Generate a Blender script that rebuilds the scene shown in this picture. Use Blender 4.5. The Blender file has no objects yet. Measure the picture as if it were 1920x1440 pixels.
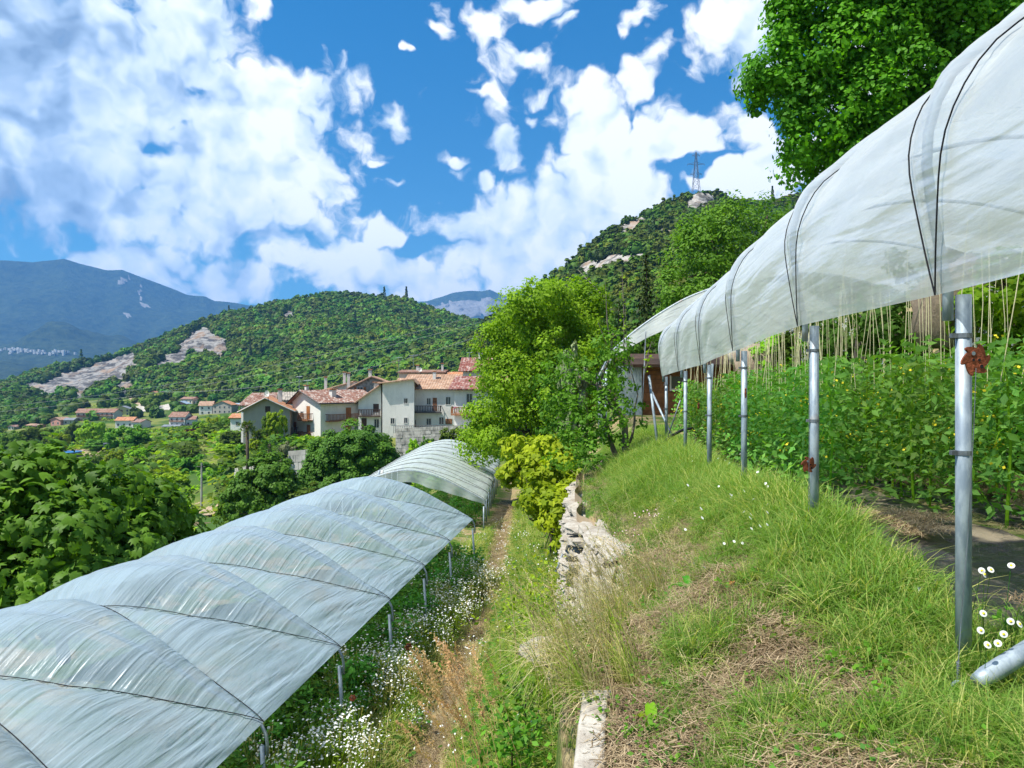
import bpy, math, random
import numpy as np
from mathutils import Vector, Matrix, noise as mnoise

S = bpy.context.scene
COL = S.collection
RS = np.random.RandomState
F = 1332.0
def P(u, v, d):
    """a point d metres ahead whose bearing and height were measured on the photograph"""
    return np.array([(u - 960.0) / F * d, d, (720.0 - v) / F * d])

# ------------------------------------------------------------------ camera
cd = bpy.data.cameras.new('camera')
cam = bpy.data.objects.new('camera', cd); COL.objects.link(cam)
cam.location = (0, 0, 0); cam.rotation_euler = (math.radians(90), 0, 0)
cd.sensor_width = 36.0; cd.lens = 36.0 * F / 1920.0
cd.clip_start = 0.1; cd.clip_end = 40000
S.camera = cam

# ------------------------------------------------------------------ light
to_sun = Vector((-0.47, -0.22, 0.85)).normalized()
SUN_EL = math.asin(to_sun.z)
sd = bpy.data.lights.new('sun', 'SUN'); sun = bpy.data.objects.new('sun', sd); COL.objects.link(sun)
sd.energy = 5.0; sd.angle = math.radians(0.5); sd.color = (1.0, 0.95, 0.86)
sun.rotation_euler = to_sun.to_track_quat('Z', 'Y').to_euler()

S.view_settings.view_transform = 'Standard'
S.view_settings.look = 'None'
S.view_settings.exposure = 0.8
S.view_settings.gamma = 1.0
S.view_settings.use_curve_mapping = False
cy = S.cycles
cy.max_bounces = 7; cy.diffuse_bounces = 3; cy.glossy_bounces = 2; cy.transmission_bounces = 4
cy.transparent_max_bounces = 10; cy.volume_bounces = 0
cy.caustics_reflective = False; cy.caustics_refractive = False
cy.use_denoising = True
cy.use_adaptive_sampling = True

# ------------------------------------------------------------------ node helpers
class NT:
    def __init__(self, tree): self.t = tree; self.n = tree.nodes; self.l = tree.links
    def put(self, sock, val):
        if val is None: return
        if hasattr(val, 'is_output'): self.l.new(val, sock)
        else: sock.default_value = val
    def node(self, typ, ins=None, **props):
        nd = self.n.new(typ)
        for k, x in props.items(): setattr(nd, k, x)
        if ins:
            for k, x in ins.items(): self.put(nd.inputs[k], x)
        return nd
    def math(self, op, a, b=None, c=None, clamp=False):
        nd = self.n.new('ShaderNodeMath'); nd.operation = op; nd.use_clamp = clamp
        self.put(nd.inputs[0], a); self.put(nd.inputs[1], b); self.put(nd.inputs[2], c)
        return nd.outputs[0]
    def vmath(self, op, a, b=None, out=0):
        nd = self.n.new('ShaderNodeVectorMath'); nd.operation = op
        self.put(nd.inputs[0], a); self.put(nd.inputs[1], b)
        return nd.outputs[out]
    def rng(self, x, a, b, c=0.0, d=1.0, smooth=True):
        nd = self.n.new('ShaderNodeMapRange'); nd.interpolation_type = 'SMOOTHSTEP' if smooth else 'LINEAR'
        self.put(nd.inputs[0], x)
        for i, q in enumerate((a, b, c, d)): self.put(nd.inputs[i + 1], q)
        return nd.outputs[0]
    def mix(self, f, a, b, blend='MIX'):
        nd = self.n.new('ShaderNodeMix'); nd.data_type = 'RGBA'; nd.blend_type = blend
        self.put(nd.inputs[0], f)
        for i, q in ((6, a), (7, b)):
            if isinstance(q, tuple) and len(q) == 3: q = q + (1,)
            self.put(nd.inputs[i], q)
        return nd.outputs[2]
    def noise(self, vec, scale, detail=4, rough=0.55, out=0, dist=0.0):
        nd = self.n.new('ShaderNodeTexNoise')
        self.put(nd.inputs['Vector'], vec)
        nd.inputs['Scale'].default_value = scale; nd.inputs['Detail'].default_value = detail
        nd.inputs['Roughness'].default_value = rough; nd.inputs['Distortion'].default_value = dist
        return nd.outputs[out]
    def ramp(self, x, stops):
        nd = self.n.new('ShaderNodeValToRGB'); self.put(nd.inputs[0], x)
        cr = nd.color_ramp
        while len(cr.elements) < len(stops): cr.elements.new(0.5)
        for e, (p, c) in zip(cr.elements, stops): e.position = p; e.color = tuple(c) + (1,) if len(c) == 3 else c
        return nd.outputs[0]

# ------------------------------------------------------------------ sky
W = bpy.data.worlds.new('World'); S.world = W; W.use_nodes = True
T = NT(W.node_tree); T.n.clear()
tc = T.node('ShaderNodeTexCoord').outputs['Generated']
sky = T.node('ShaderNodeTexSky', sky_type='NISHITA', sun_disc=False)
sky.sun_elevation = SUN_EL
sky.sun_rotation = math.atan2(to_sun.x, to_sun.y)
sky.altitude = 600; sky.air_density = 1.0; sky.dust_density = 0.3; sky.ozone_density = 2.5
dirn = T.vmath('NORMALIZE', tc)
# clouds: where the big ones stand (bearing, elevation, spread, weight), broken up by noise
# (u, v, ru, rv, weight): the measured place on the photograph turned into a direction
BL = [
 (90,100,290,230,1.15),(300,130,190,170,1.0),(130,310,270,190,1.15),(390,60,95,90,.9),(492,22,42,38,.8),
 (480,190,115,95,.95),(610,185,95,75,.95),(440,330,230,160,1.1),(560,330,120,120,.95),(510,420,150,85,1.0),(300,400,170,80,.9),
 (730,222,62,34,.75),(655,240,75,60,.7),
 (250,490,200,65,.95),(430,520,150,60,.95),(640,500,130,60,.95),(800,520,160,62,1.0),(700,440,120,36,.8),(340,540,120,40,.9),
 (950,440,130,110,1.15),(1050,400,150,110,1.15),(1010,500,150,80,1.1),(900,480,110,60,.9),(1130,330,130,100,1.1),(1110,230,95,95,1.0),
 (1195,160,46,62,.8),(1280,270,150,62,1.05),(1380,240,95,60,.95),(1230,240,70,60,.7),(1180,395,70,55,.75),
 (1430,60,130,95,1.0),(1350,40,70,55,.8),(1390,125,80,60,.85),(1310,140,50,40,.6),(1460,170,60,60,.6),
 (1165,60,42,48,.9),(1210,25,50,35,.7),(1240,105,30,34,.62),(1330,80,40,30,.4),
 (820,60,26,30,.62),(845,35,34,24,.55),(905,50,42,40,.85),(985,108,42,24,.75),(1000,5,70,24,.85),(1050,38,34,16,.72),(950,60,30,30,.5),
 (771,130,17,17,.85),(1000,178,32,16,.75),(950,275,56,46,1.0),(910,325,32,38,.8),(995,215,22,26,.75),(840,290,56,16,.7),(850,315,60,14,.55),
 (703,297,22,14,.75),(740,341,27,9,.65),(905,185,32,12,.5),(700,345,30,12,.4),(1010,290,40,30,.4),(800,185,24,12,.35),
 (1480,330,105,62,1.25),(1400,350,75,48,1.15),(1560,310,90,70,1.2),(1335,352,48,18,1.0),(1308,345,18,14,.7),
 (1700,120,200,160,.9),(1250,320,60,40,.6),
 (20,440,100,40,.45),(110,450,60,30,.6),(200,560,120,30,.6),
]
HOLE = [(275,275,44,22,.62),(232,345,40,24,.68),(375,155,34,16,.55),(330,235,30,10,.4),(545,548,22,16,.9),(40,475,75,26,.6),
        (560,60,80,80,.5),(590,195,10,10,.5),(550,295,16,10,.5),(800,455,40,16,.6),(1290,320,70,26,.55),(1190,60,10,30,.2)]
def dirv(u, v):
    w = np.array([(u-960)/F, 1.0, (720-v)/F]); n = np.linalg.norm(w); return w/n, n
warp = T.vmath('SUBTRACT', T.noise(dirn, 9.0, 3, .5, out=1), (0.5, 0.5, 0.5))
warp2 = T.vmath('SUBTRACT', T.noise(dirn, 34.0, 2, .5, out=1), (0.5, 0.5, 0.5))
dw = T.vmath('ADD', dirn, T.vmath('MULTIPLY', warp, (0.085,)*3))
dw = T.vmath('ADD', dw, T.vmath('MULTIPLY', warp2, (0.030,)*3))
def fields(blobs):
    cls = {}
    for b in blobs:
        a = b[2]/b[3]
        k = min((0.8, 1.3, 2.0, 3.2), key=lambda q: abs(math.log(a/q)))
        cls.setdefault(k, []).append(b)
    tot = None
    for k, bs in cls.items():
        sc = (1/math.sqrt(k), 1/math.sqrt(k), math.sqrt(k))
        pre = T.vmath('MULTIPLY', dw, sc)
        for (u, v, ru, rv, w) in bs:
            c, n = dirv(u, v)
            c = c*np.array(sc)
            r = math.sqrt(ru*rv)/F/n
            dist = T.vmath('DISTANCE', pre, tuple(float(q) for q in c), out=1)
            val = T.rng(dist, r*1.55, r*0.05, 0.0, w*1.12)
            tot = val if tot is None else T.math('MAXIMUM', tot, val)
    return tot
mass = fields(BL); hole = fields(HOLE)
# scattered cloud for the part of the sky outside the photograph
fr = T.vmath('DOT_PRODUCT', dirn, (0.0, 0.94, 0.34), out=1)
wild = T.math('MULTIPLY', T.rng(fr, .80, .55, 0, 1), T.rng(T.noise(dirn, 2.6, 4, .6), .46, .66, 0, .85))
sepx = T.node('ShaderNodeSeparateXYZ', {0: dirn}).outputs
wild = T.math('MULTIPLY', wild, T.rng(sepx[2], 0.0, 0.1))
mass = T.math('MAXIMUM', mass, wild)
mass = T.math('SUBTRACT', mass, hole)
def cn(vec):
    a = T.noise(vec, 7.0, 4, .6)
    # puffy cells (inverted Worley gives the cauliflower edge)
    vo = T.node('ShaderNodeTexVoronoi', {'Vector': vec, 'Scale': 26.0}, feature='F1')
    vo.inputs['Detail'].default_value = 0.0; vo.inputs['Roughness'].default_value = .55
    return T.math('ADD', T.math('MULTIPLY', a, 1.25), T.math('MULTIPLY', vo.outputs[0], -.34))
n1 = cn(dw)
n2 = cn(T.vmath('ADD', dw, (-0.022, 0.0, 0.030)))
fine = T.noise(dw, 55.0, 4, .62)
dens = T.math('ADD', T.math('ADD', T.math('MULTIPLY', mass, .95), T.math('MULTIPLY', n1, 2.0)), T.math('MULTIPLY', fine, .62))
alpha = T.rng(dens, 1.47, 1.96)
relief = T.math('MULTIPLY', T.math('SUBTRACT', n1, n2), 1.5)
core = T.noise(T.vmath('MULTIPLY', dirn, (1.0, 1.0, 1.8)), 3.1, 4, .5)
core = T.rng(core, .40, .66)
# the undersides of the two big cumulus masses on the left are grey
und = fields([(120,240,360,300,1.25),(110,360,280,130,1.2),(545,455,95,30,1.3),(400,420,120,70,.7),(960,510,150,40,.65),(700,520,160,35,.5),(330,80,160,120,.6),(820,540,140,26,.6)])
core2 = T.math('MULTIPLY', core, .32)
shade = T.math('ADD', T.math('SUBTRACT', T.math('SUBTRACT', 1.02, core2), T.math('MULTIPLY', und, .36)), relief, clamp=True)
ccol = T.ramp(shade, [(0.0, (.20, .30, .46)), (.30, (.34, .47, .66)), (.62, (.62, .73, .86)), (1.0, (.90, .93, .96))])
# clear blue deepens upward the way the real sky does; only a polarised tint on top of the sky model
tint = T.mix(T.rng(sepx[2], 0.0, .55), (.46, 1.0, 1.18), (.10, 1.04, 1.50))
skyc = T.mix(1.0, sky.outputs[0], tint, 'MULTIPLY')
bg1 = T.node('ShaderNodeBackground', {'Color': skyc, 'Strength': 0.063})
bg2 = T.node('ShaderNodeBackground', {'Color': ccol, 'Strength': 0.84})
ms = T.node('ShaderNodeMixShader', {0: alpha, 1: bg1.outputs[0], 2: bg2.outputs[0]})
wo = T.node('ShaderNodeOutputWorld', {0: ms.outputs[0]})
W.cycles.sampling_method = 'MANUAL'; W.cycles.sample_map_resolution = 512
# ------------------------------------------------------------------ numeric noise
def _h2(ix, iy, s):
    h = (ix.astype(np.int64)*374761393 + iy.astype(np.int64)*668265263 + s*1274126177) & 0xffffffff
    h = ((h ^ (h >> 13))*1274126177) & 0xffffffff
    return ((h ^ (h >> 16)) & 0xffff)/65535.0
def vnoise(x, y, s=0):
    x = np.asarray(x, float); y = np.asarray(y, float)
    ix = np.floor(x); iy = np.floor(y); fx = x-ix; fy = y-iy
    fx = fx*fx*(3-2*fx); fy = fy*fy*(3-2*fy)
    a = _h2(ix, iy, s); b = _h2(ix+1, iy, s); c = _h2(ix, iy+1, s); d = _h2(ix+1, iy+1, s)
    return (a*(1-fx)+b*fx)*(1-fy)+(c*(1-fx)+d*fx)*fy
def fbm(x, y, s=0, o=4, g=.5):
    r = 0; a = 1; t = 0
    for k in range(o):
        r = r+a*(vnoise(np.asarray(x)*2**k+17.3*k, np.asarray(y)*2**k-9.1*k, s+k)-.5); t += a; a *= g
    return r/t*2
def sstep(a, b, x):
    t = np.clip((np.asarray(x, float)-a)/(b-a), 0, 1); return t*t*(3-2*t)

# ------------------------------------------------------------------ mesh helpers
def mesh_np(name, V, Fc, mat=None, smooth=False, attrs=None, mats=None, midx=None):
    me = bpy.data.meshes.new(name)
    V = np.ascontiguousarray(V, np.float32); Fc = np.asarray(Fc)
    me.vertices.add(len(V)); me.vertices.foreach_set('co', V.ravel())
    n = Fc.shape[1]
    me.loops.add(Fc.size); me.loops.foreach_set('vertex_index', Fc.astype(np.int32).ravel())
    me.polygons.add(len(Fc)); me.polygons.foreach_set('loop_start', np.arange(0, Fc.size, n, dtype=np.int32))
    if smooth: me.polygons.foreach_set('use_smooth', np.ones(len(Fc), bool))
    if attrs:
        for k, a in attrs.items():
            at = me.attributes.new(k, 'FLOAT', 'POINT'); at.data.foreach_set('value', np.ascontiguousarray(a, np.float32))
    if mat: me.materials.append(mat)
    if mats:
        for m in mats: me.materials.append(m)
    if midx is not None: me.polygons.foreach_set('material_index', np.asarray(midx, np.int32))
    me.update(); me.validate()
    return me
def obj(name, me, parent=None, loc=None, rot=None, scl=None):
    o = bpy.data.objects.new(name, me); COL.objects.link(o)
    if parent is not None: o.parent = parent
    if loc is not None: o.location = tuple(float(q) for q in loc)
    if rot is not None: o.rotation_euler = rot
    if scl is not None: o.scale = scl if hasattr(scl, '__len__') else (scl,)*3
    return o
_ON = 'first second third fourth fifth sixth seventh eighth ninth tenth eleventh twelfth thirteenth fourteenth fifteenth sixteenth seventeenth eighteenth nineteenth'.split()
_TN = {2: 'twent', 3: 'thirt', 4: 'fort', 5: 'fift', 6: 'sixt', 7: 'sevent', 8: 'eight', 9: 'ninet'}
def nth(n):
    if n >= 100: return 'hundred and '+nth(n-100) if n > 100 else 'hundredth'
    if n < 20: return _ON[n-1]
    return _TN[n//10]+('ieth' if n % 10 == 0 else 'y-'+_ON[n % 10-1])
def tag(o, label=None, cat=None, group=None, kind=None):
    if label: o['label'] = label
    if cat: o['category'] = cat
    if group: o['group'] = group
    if kind: o['kind'] = kind
    return o
def thing(name, label, cat, loc=(0, 0, 0), rz=0.0, group=None):
    o = bpy.data.objects.new(name, None); COL.objects.link(o)
    o.location = tuple(float(q) for q in loc); o.rotation_euler = (0, 0, rz); o.empty_display_size = .2
    return tag(o, label, cat, group)
def dup(root, loc, rz=0.0, scl=None, label=None, mats=None):
    r = root.copy(); COL.objects.link(r); r.location = tuple(float(q) for q in loc); r.rotation_euler = (0, 0, rz)
    if scl is not None: r.scale = scl if hasattr(scl, '__len__') else (scl,)*3
    if label: r['label'] = label
    for ch in list(root.children):
        c = ch.copy(); COL.objects.link(c); c.parent = r
        for g in ch.children:
            e = g.copy(); COL.objects.link(e); e.parent = c
    return r

class MB:
    """collects simple solids (polygons of any size) into one mesh"""
    def __init__(self): self.v = []; self.f = []
    def add(self, vs, fs):
        b = len(self.v); self.v.extend([tuple(map(float, q)) for q in vs]); self.f.extend([[i+b for i in q] for q in fs]); return self
    def box(self, x0, x1, y0, y1, z0, z1):
        vs = [(x, y, z) for z in (z0, z1) for y in (y0, y1) for x in (x0, x1)]
        return self.add(vs, [(0, 2, 3, 1), (4, 5, 7, 6), (0, 1, 5, 4), (2, 6, 7, 3), (0, 4, 6, 2), (1, 3, 7, 5)])
    def tube(self, pts, rad, n=8, cap=True):
        pts = [Vector(p) for p in pts]
        if not hasattr(rad, '__len__'): rad = [rad]*len(pts)
        up = Vector((0, 0, 1)); vs = []; fs = []; px = None
        for i, p in enumerate(pts):
            t = (pts[min(i+1, len(pts)-1)]-pts[max(i-1, 0)]).normalized()
            if px is None:
                px = t.cross(up)
                if px.length < .05: px = t.cross(Vector((0, 1, 0)))
            px = (px - t*px.dot(t)).normalized(); py = t.cross(px)
            for k in range(n):
                a = 2*math.pi*k/n
                vs.append(p+(px*math.cos(a)+py*math.sin(a))*rad[i])
        for i in range(len(pts)-1):
            for k in range(n):
                a = i*n+k; b = i*n+(k+1) % n
                fs.append((a, b, b+n, a+n))
        if cap: fs.append(tuple(range(n))[::-1]); fs.append(tuple((len(pts)-1)*n+k for k in range(n)))
        return self.add(vs, fs)
    def slab(self, quad, t):
        """a plate: quad of four points thickened along its normal (downwards)"""
        q = [Vector(p) for p in quad]; nrm = (q[1]-q[0]).cross(q[3]-q[0]).normalized()
        if nrm.z < 0: nrm = -nrm
        lo = [p-nrm*t for p in q]
        return self.add(q+lo, [(0, 1, 2, 3), (7, 6, 5, 4), (0, 4, 5, 1), (1, 5, 6, 2), (2, 6, 7, 3), (3, 7, 4, 0)])
    def mesh(self, name, mat=None, smooth=False):
        me = bpy.data.meshes.new(name); me.from_pydata(self.v, [], self.f)
        if mat: me.materials.append(mat)
        if smooth: me.polygons.foreach_set('use_smooth', [True]*len(me.polygons))
        me.update(); return me
    def build(self, name, mat=None, parent=None, smooth=False, **k):
        return obj(name, self.mesh(name, mat, smooth), parent, **k)

def grid_faces(nu, nv):
    i = np.arange(nu-1)[:, None]*nv+np.arange(nv-1)[None, :]
    i = i.ravel(); return np.stack([i, i+nv, i+nv+1, i+1], 1)

def inpoly(px, py, poly):
    r = np.zeros(px.shape, bool); n = len(poly)
    for i in range(n):
        x0, y0 = poly[i]; x1, y1 = poly[(i+1) % n]
        c = ((y0 > py) != (y1 > py)) & (px < (x1-x0)*(py-y0)/((y1-y0) if y1 != y0 else 1e-9)+x0)
        r ^= c
    return r

# ------------------------------------------------------------------ scatter (for stuff nobody could count)
def scatter(name, pts, protos, rot=None, scl=None, pick=None, seed=1):
    pts = np.asarray(pts, np.float32); n = len(pts); r = RS(seed)
    if rot is None:
        rot = np.zeros((n, 3)); rot[:, 2] = r.rand(n)*6.283
    if scl is None: scl = r.uniform(.7, 1.3, n)
    if pick is None: pick = r.randint(0, len(protos), n)
    me = bpy.data.meshes.new(name); me.vertices.add(n); me.vertices.foreach_set('co', pts.ravel())
    a = me.attributes.new('rot', 'FLOAT_VECTOR', 'POINT'); a.data.foreach_set('vector', np.ascontiguousarray(rot, np.float32).ravel())
    a = me.attributes.new('scl', 'FLOAT', 'POINT'); a.data.foreach_set('value', np.ascontiguousarray(scl, np.float32))
    a = me.attributes.new('pick', 'INT', 'POINT'); a.data.foreach_set('value', np.ascontiguousarray(pick, np.int32))
    o = obj(name, me)
    pc = bpy.data.collections.new(name+'_kinds')
    for k, pm in enumerate(protos):
        po = bpy.data.objects.new('%s_kind_%02d' % (name, k), pm); pc.objects.link(po)
    g = bpy.data.node_groups.new(name+'_spread', 'GeometryNodeTree')
    g.interface.new_socket('Geometry', in_out='INPUT', socket_type='NodeSocketGeometry')
    g.interface.new_socket('Geometry', in_out='OUTPUT', socket_type='NodeSocketGeometry')
    gi = g.nodes.new('NodeGroupInput'); go = g.nodes.new('NodeGroupOutput')
    ci = g.nodes.new('GeometryNodeCollectionInfo'); ci.inputs[0].default_value = pc
    ci.inputs['Separate Children'].default_value = True; ci.inputs['Reset Children'].default_value = True
    ip = g.nodes.new('GeometryNodeInstanceOnPoints'); ip.inputs['Pick Instance'].default_value = True
    def na(nm, ty):
        q = g.nodes.new('GeometryNodeInputNamedAttribute'); q.data_type = ty; q.inputs[0].default_value = nm
        return [s for s in q.outputs if s.enabled and s.name == 'Attribute'][0]
    L = g.links
    L.new(gi.outputs[0], ip.inputs['Points']); L.new(ci.outputs[0], ip.inputs['Instance'])
    L.new(na('pick', 'INT'), ip.inputs['Instance Index'])
    e2r = g.nodes.new('FunctionNodeEulerToRotation'); L.new(na('rot', 'FLOAT_VECTOR'), e2r.inputs[0])
    L.new(e2r.outputs[0], ip.inputs['Rotation'])
    L.new(na('scl', 'FLOAT'), ip.inputs['Scale'])
    L.new(ip.outputs[0], go.inputs[0])
    m = o.modifiers.new('spread', 'NODES'); m.node_group = g
    o['kind'] = 'stuff'
    return o

# ------------------------------------------------------------------ materials
def newmat(name):
    m = bpy.data.materials.new(name); m.use_nodes = True; t = NT(m.node_tree); t.n.clear(); return m, t
def mat_simple(name, col, rough=.7, metal=0.0, var=.25, scale=3.0, bump=0.0, bscale=None, spec=.3, coord='Object', col2=None):
    m, t = newmat(name)
    co = t.node('ShaderNodeTexCoord').outputs[coord]
    n = t.noise(co, scale, 5, .6)
    dark = col2 if col2 else tuple(c*(1-var) for c in col); lite = tuple(min(1, c*(1+var*.6)) for c in col)
    c = t.mix(t.rng(n, .3, .7), dark, lite)
    b = t.node('ShaderNodeBsdfPrincipled', {'Base Color': c, 'Roughness': rough, 'Metallic': metal, 'Specular IOR Level': spec})
    if bump:
        bn = t.node('ShaderNodeBump', {'Strength': bump, 'Distance': .02, 'Height': t.noise(co, bscale or scale*5, 5, .65)})
        t.l.new(bn.outputs[0], b.inputs['Normal'])
    t.node('ShaderNodeOutputMaterial', {0: b.outputs[0]})
    return m
def mat_leaf(name, c1, c2, trans=.42, patch=0.0, rnd=.25, gloss=.14, rough=.55, tc_boost=(1.25, 1.35, .45)):
    """foliage: two leaf colours by the 'var' attribute, light passing through the blades"""
    m, t = newmat(name)
    at = t.node('ShaderNodeAttribute', attribute_name='var').outputs['Fac']
    ri = t.node('ShaderNodeObjectInfo').outputs['Random']
    c = t.mix(at, c1, c2)
    hs = t.node('ShaderNodeHueSaturation', {'Hue': t.rng(ri, 0, 1, .5-.03*rnd/.25, .5+.02*rnd/.25, False), 'Saturation': 1.0,
                'Value': t.rng(ri, 0, 1, 1-rnd, 1+rnd, False), 'Color': c}).outputs[0]
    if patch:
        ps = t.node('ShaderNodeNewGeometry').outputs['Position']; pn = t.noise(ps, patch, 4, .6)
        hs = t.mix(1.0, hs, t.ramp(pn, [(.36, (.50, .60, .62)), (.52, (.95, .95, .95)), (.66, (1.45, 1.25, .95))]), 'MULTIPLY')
    b = t.node('ShaderNodeBsdfPrincipled', {'Base Color': hs, 'Roughness': rough, 'Specular IOR Level': gloss})
    tcol = t.mix(1.0, hs, tuple(tc_boost), 'MULTIPLY')
    tr = t.node('ShaderNodeBsdfTranslucent', {'Color': tcol})
    mx = t.node('ShaderNodeMixShader', {0: trans, 1: b.outputs[0], 2: tr.outputs[0]})
    t.node('ShaderNodeOutputMaterial', {0: mx.outputs[0]})
    return m
G = {}
G['walnut'] = mat_leaf('leaf_bright_green', (0.106, 0.250, 0.012), (0.275, 0.525, 0.022))
G['pear'] = mat_leaf('leaf_pear_green', (0.058, 0.143, 0.015), (0.156, 0.312, 0.026))
G['vine'] = mat_leaf('leaf_yellow_green', (0.13, 0.26, 0.010), (0.46, 0.62, 0.025), trans=.42)
G['big'] = mat_leaf('leaf_lime_tree', (0.054, 0.149, 0.009), (0.162, 0.351, 0.013), trans=.42)
G['fig'] = mat_leaf('leaf_fig', (.038, .145, .012), (.14, .38, .022), trans=.36, gloss=.22)
G['dark'] = mat_leaf('leaf_dark_green', (0.052, 0.111, 0.015), (0.130, 0.227, 0.025), trans=.34)
G['mid'] = mat_leaf('leaf_mid_green', (0.065, 0.156, 0.015), (0.156, 0.286, 0.023), trans=.35)
G['yel'] = mat_leaf('leaf_fresh_green', (0.143, 0.273, 0.012), (0.338, 0.494, 0.023), trans=.4)
G['olive'] = mat_leaf('leaf_grey_olive', (0.143, 0.182, 0.088), (0.312, 0.364, 0.187), trans=.2)
G['red'] = mat_leaf('leaf_dark_red', (0.035, 0.008, 0.008), (0.090, 0.016, 0.016), trans=.3, tc_boost=(1.5, .6, .5))
G['conifer'] = mat_leaf('needle_dark_green', (0.023, 0.058, 0.015), (0.058, 0.111, 0.021), trans=.15)
G['tomato'] = mat_leaf('leaf_tomato', (0.086, 0.230, 0.041), (0.230, 0.460, 0.083), trans=.42)
G['tomdark'] = mat_leaf('leaf_tomato_deep', (0.039, 0.130, 0.019), (0.117, 0.299, 0.036), trans=.38)
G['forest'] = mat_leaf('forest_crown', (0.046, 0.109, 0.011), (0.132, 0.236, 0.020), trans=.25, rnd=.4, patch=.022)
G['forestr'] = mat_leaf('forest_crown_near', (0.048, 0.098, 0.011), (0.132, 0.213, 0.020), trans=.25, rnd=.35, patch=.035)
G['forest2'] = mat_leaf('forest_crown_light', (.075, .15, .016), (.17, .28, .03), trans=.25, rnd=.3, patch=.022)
M = {}
M['bark'] = mat_simple('bark', (.10, .075, .055), .9, var=.5, scale=9, bump=.6, bscale=30)
M['barkgrey'] = mat_simple('bark_grey', (.17, .14, .115), .9, var=.5, scale=9, bump=.6, bscale=30)

# ------------------------------------------------------------------ foliage geometry
def unit(v): return v/np.maximum(np.linalg.norm(v, axis=1, keepdims=True), 1e-9)
def leaves(C, N, Sz, r, shape='leaf', var=None, asp=.55, droop=.15):
    """one folded blade per centre. shape leaf: 4-point diamond; broad: 3-lobed 7-point blade; quad: square clump"""
    n = len(C); N = unit(N)
    t = unit(np.cross(N, unit(r.randn(n, 3)))); b = np.cross(N, t)
    Sz = Sz[:, None]
    if var is None: var = r.rand(n)
    if shape == 'leaf':
        p = [C-t*Sz*.5, C+b*Sz*asp*.5-N*Sz*.08, C+t*Sz*.5-N*Sz*droop, C-b*Sz*asp*.5-N*Sz*.08]
        V = np.stack(p, 1).reshape(-1, 3); k = 4
        Fc = np.arange(n*4).reshape(n, 4)
        Fc = np.concatenate([Fc[:, [0, 1, 2]], Fc[:, [0, 2, 3]]], 0)
    elif shape == 'quad':
        p = [C-t*Sz*.5-b*Sz*.4, C+t*Sz*.45-b*Sz*.5+N*Sz*.12, C+t*Sz*.5+b*Sz*.42, C-t*Sz*.42+b*Sz*.5+N*Sz*.1]
        V = np.stack(p, 1).reshape(-1, 3); k = 4
        Fc = np.arange(n*4).reshape(n, 4)
        Fc = np.concatenate([Fc[:, [0, 1, 2]], Fc[:, [0, 2, 3]]], 0)
    elif shape == 'fig':
        o = [(-.42, 0, 0), (-.25, .30, -.06), (.02, .50, -.14), (.04, .24, -.01), (.34, .36, -.12), (.24, .13, -.01), (.58, 0, -droop), (.24, -.13, -.01), (.34, -.36, -.12), (.04, -.24, -.01), (.02, -.50, -.14), (-.25, -.30, -.06), (0, 0, .05)]
        p = [C+t*Sz*a+b*Sz*q+N*Sz*c for a, q, c in o]
        V = np.stack(p, 1).reshape(-1, 3); k = 13
        I = np.arange(n*13).reshape(n, 13)
        Fc = np.concatenate([I[:, [12, a, (a+1) % 12]] for a in range(12)], 0)
    else:
        # stalk end, right lobe, notch, tip, notch, left lobe
        p = [C-t*Sz*.45, C-t*Sz*.05+b*Sz*.50-N*Sz*.10, C+t*Sz*.10+b*Sz*.22, C+t*Sz*.55-N*Sz*droop,
             C+t*Sz*.10-b*Sz*.22, C-t*Sz*.05-b*Sz*.50-N*Sz*.10, C+N*Sz*.02]
        V = np.stack(p, 1).reshape(-1, 3); k = 7
        I = np.arange(n*7).reshape(n, 7)
        Fc = np.concatenate([I[:, [6, a, b_]] for a, b_ in ((0, 1), (1, 2), (2, 3), (3, 4), (4, 5), (5, 0))], 0)
    return V, Fc, np.repeat(var, k)
def crown_pts(ells, nclump, per, r, clump=.28, shell=.55, squash=.75, holes=0.0, crad=None, up=.35):
    """leaf centres: clumps set through lobes (cx,cy,cz,rx,ry,rz), leaves on the outside of each clump"""
    E = np.array(ells, float); vol = (E[:, 3]*E[:, 4]*E[:, 5])**(2/3.); pr = vol/vol.sum()
    ki = r.choice(len(E), nclump, p=pr)
    d = unit(r.randn(nclump, 3)); rad = r.uniform(shell, 1.0, nclump)[:, None]
    R = E[ki, 3:6]; cc = E[ki, :3]+d*R*rad
    # drop clumps that fall deep inside another lobe
    keep = np.ones(nclump, bool)
    for e in E:
        q = (cc-e[:3])/e[3:6]; keep &= (np.sum(q*q, 1) > (shell*.75)**2)
    cc = cc[keep]; d = d[keep]; R = R[keep]
    if crad is None: crad = clump*R.mean(1)
    else: crad = np.full(len(cc), crad)
    crad = crad*r.uniform(.6, 1.35, len(cc))
    ld = unit(r.randn(len(cc), per, 3).reshape(-1, 3)+np.repeat(d*.55+np.array([0, 0, .25]), per, 0))
    rr = r.uniform(.45, 1.0, len(ld))[:, None]*np.repeat(crad, per)[:, None]
    C = np.repeat(cc, per, 0)+ld*rr*np.array([1, 1, squash])
    N = ld*.9+np.repeat(d, per, 0)*.35+np.array([0, 0, up])+r.randn(len(ld), 3)*.38
    cv = r.rand(len(cc)); var = np.clip(np.repeat(cv, per)*.6+r.rand(len(ld))*.4, 0, 1)
    return C, N, var
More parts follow.
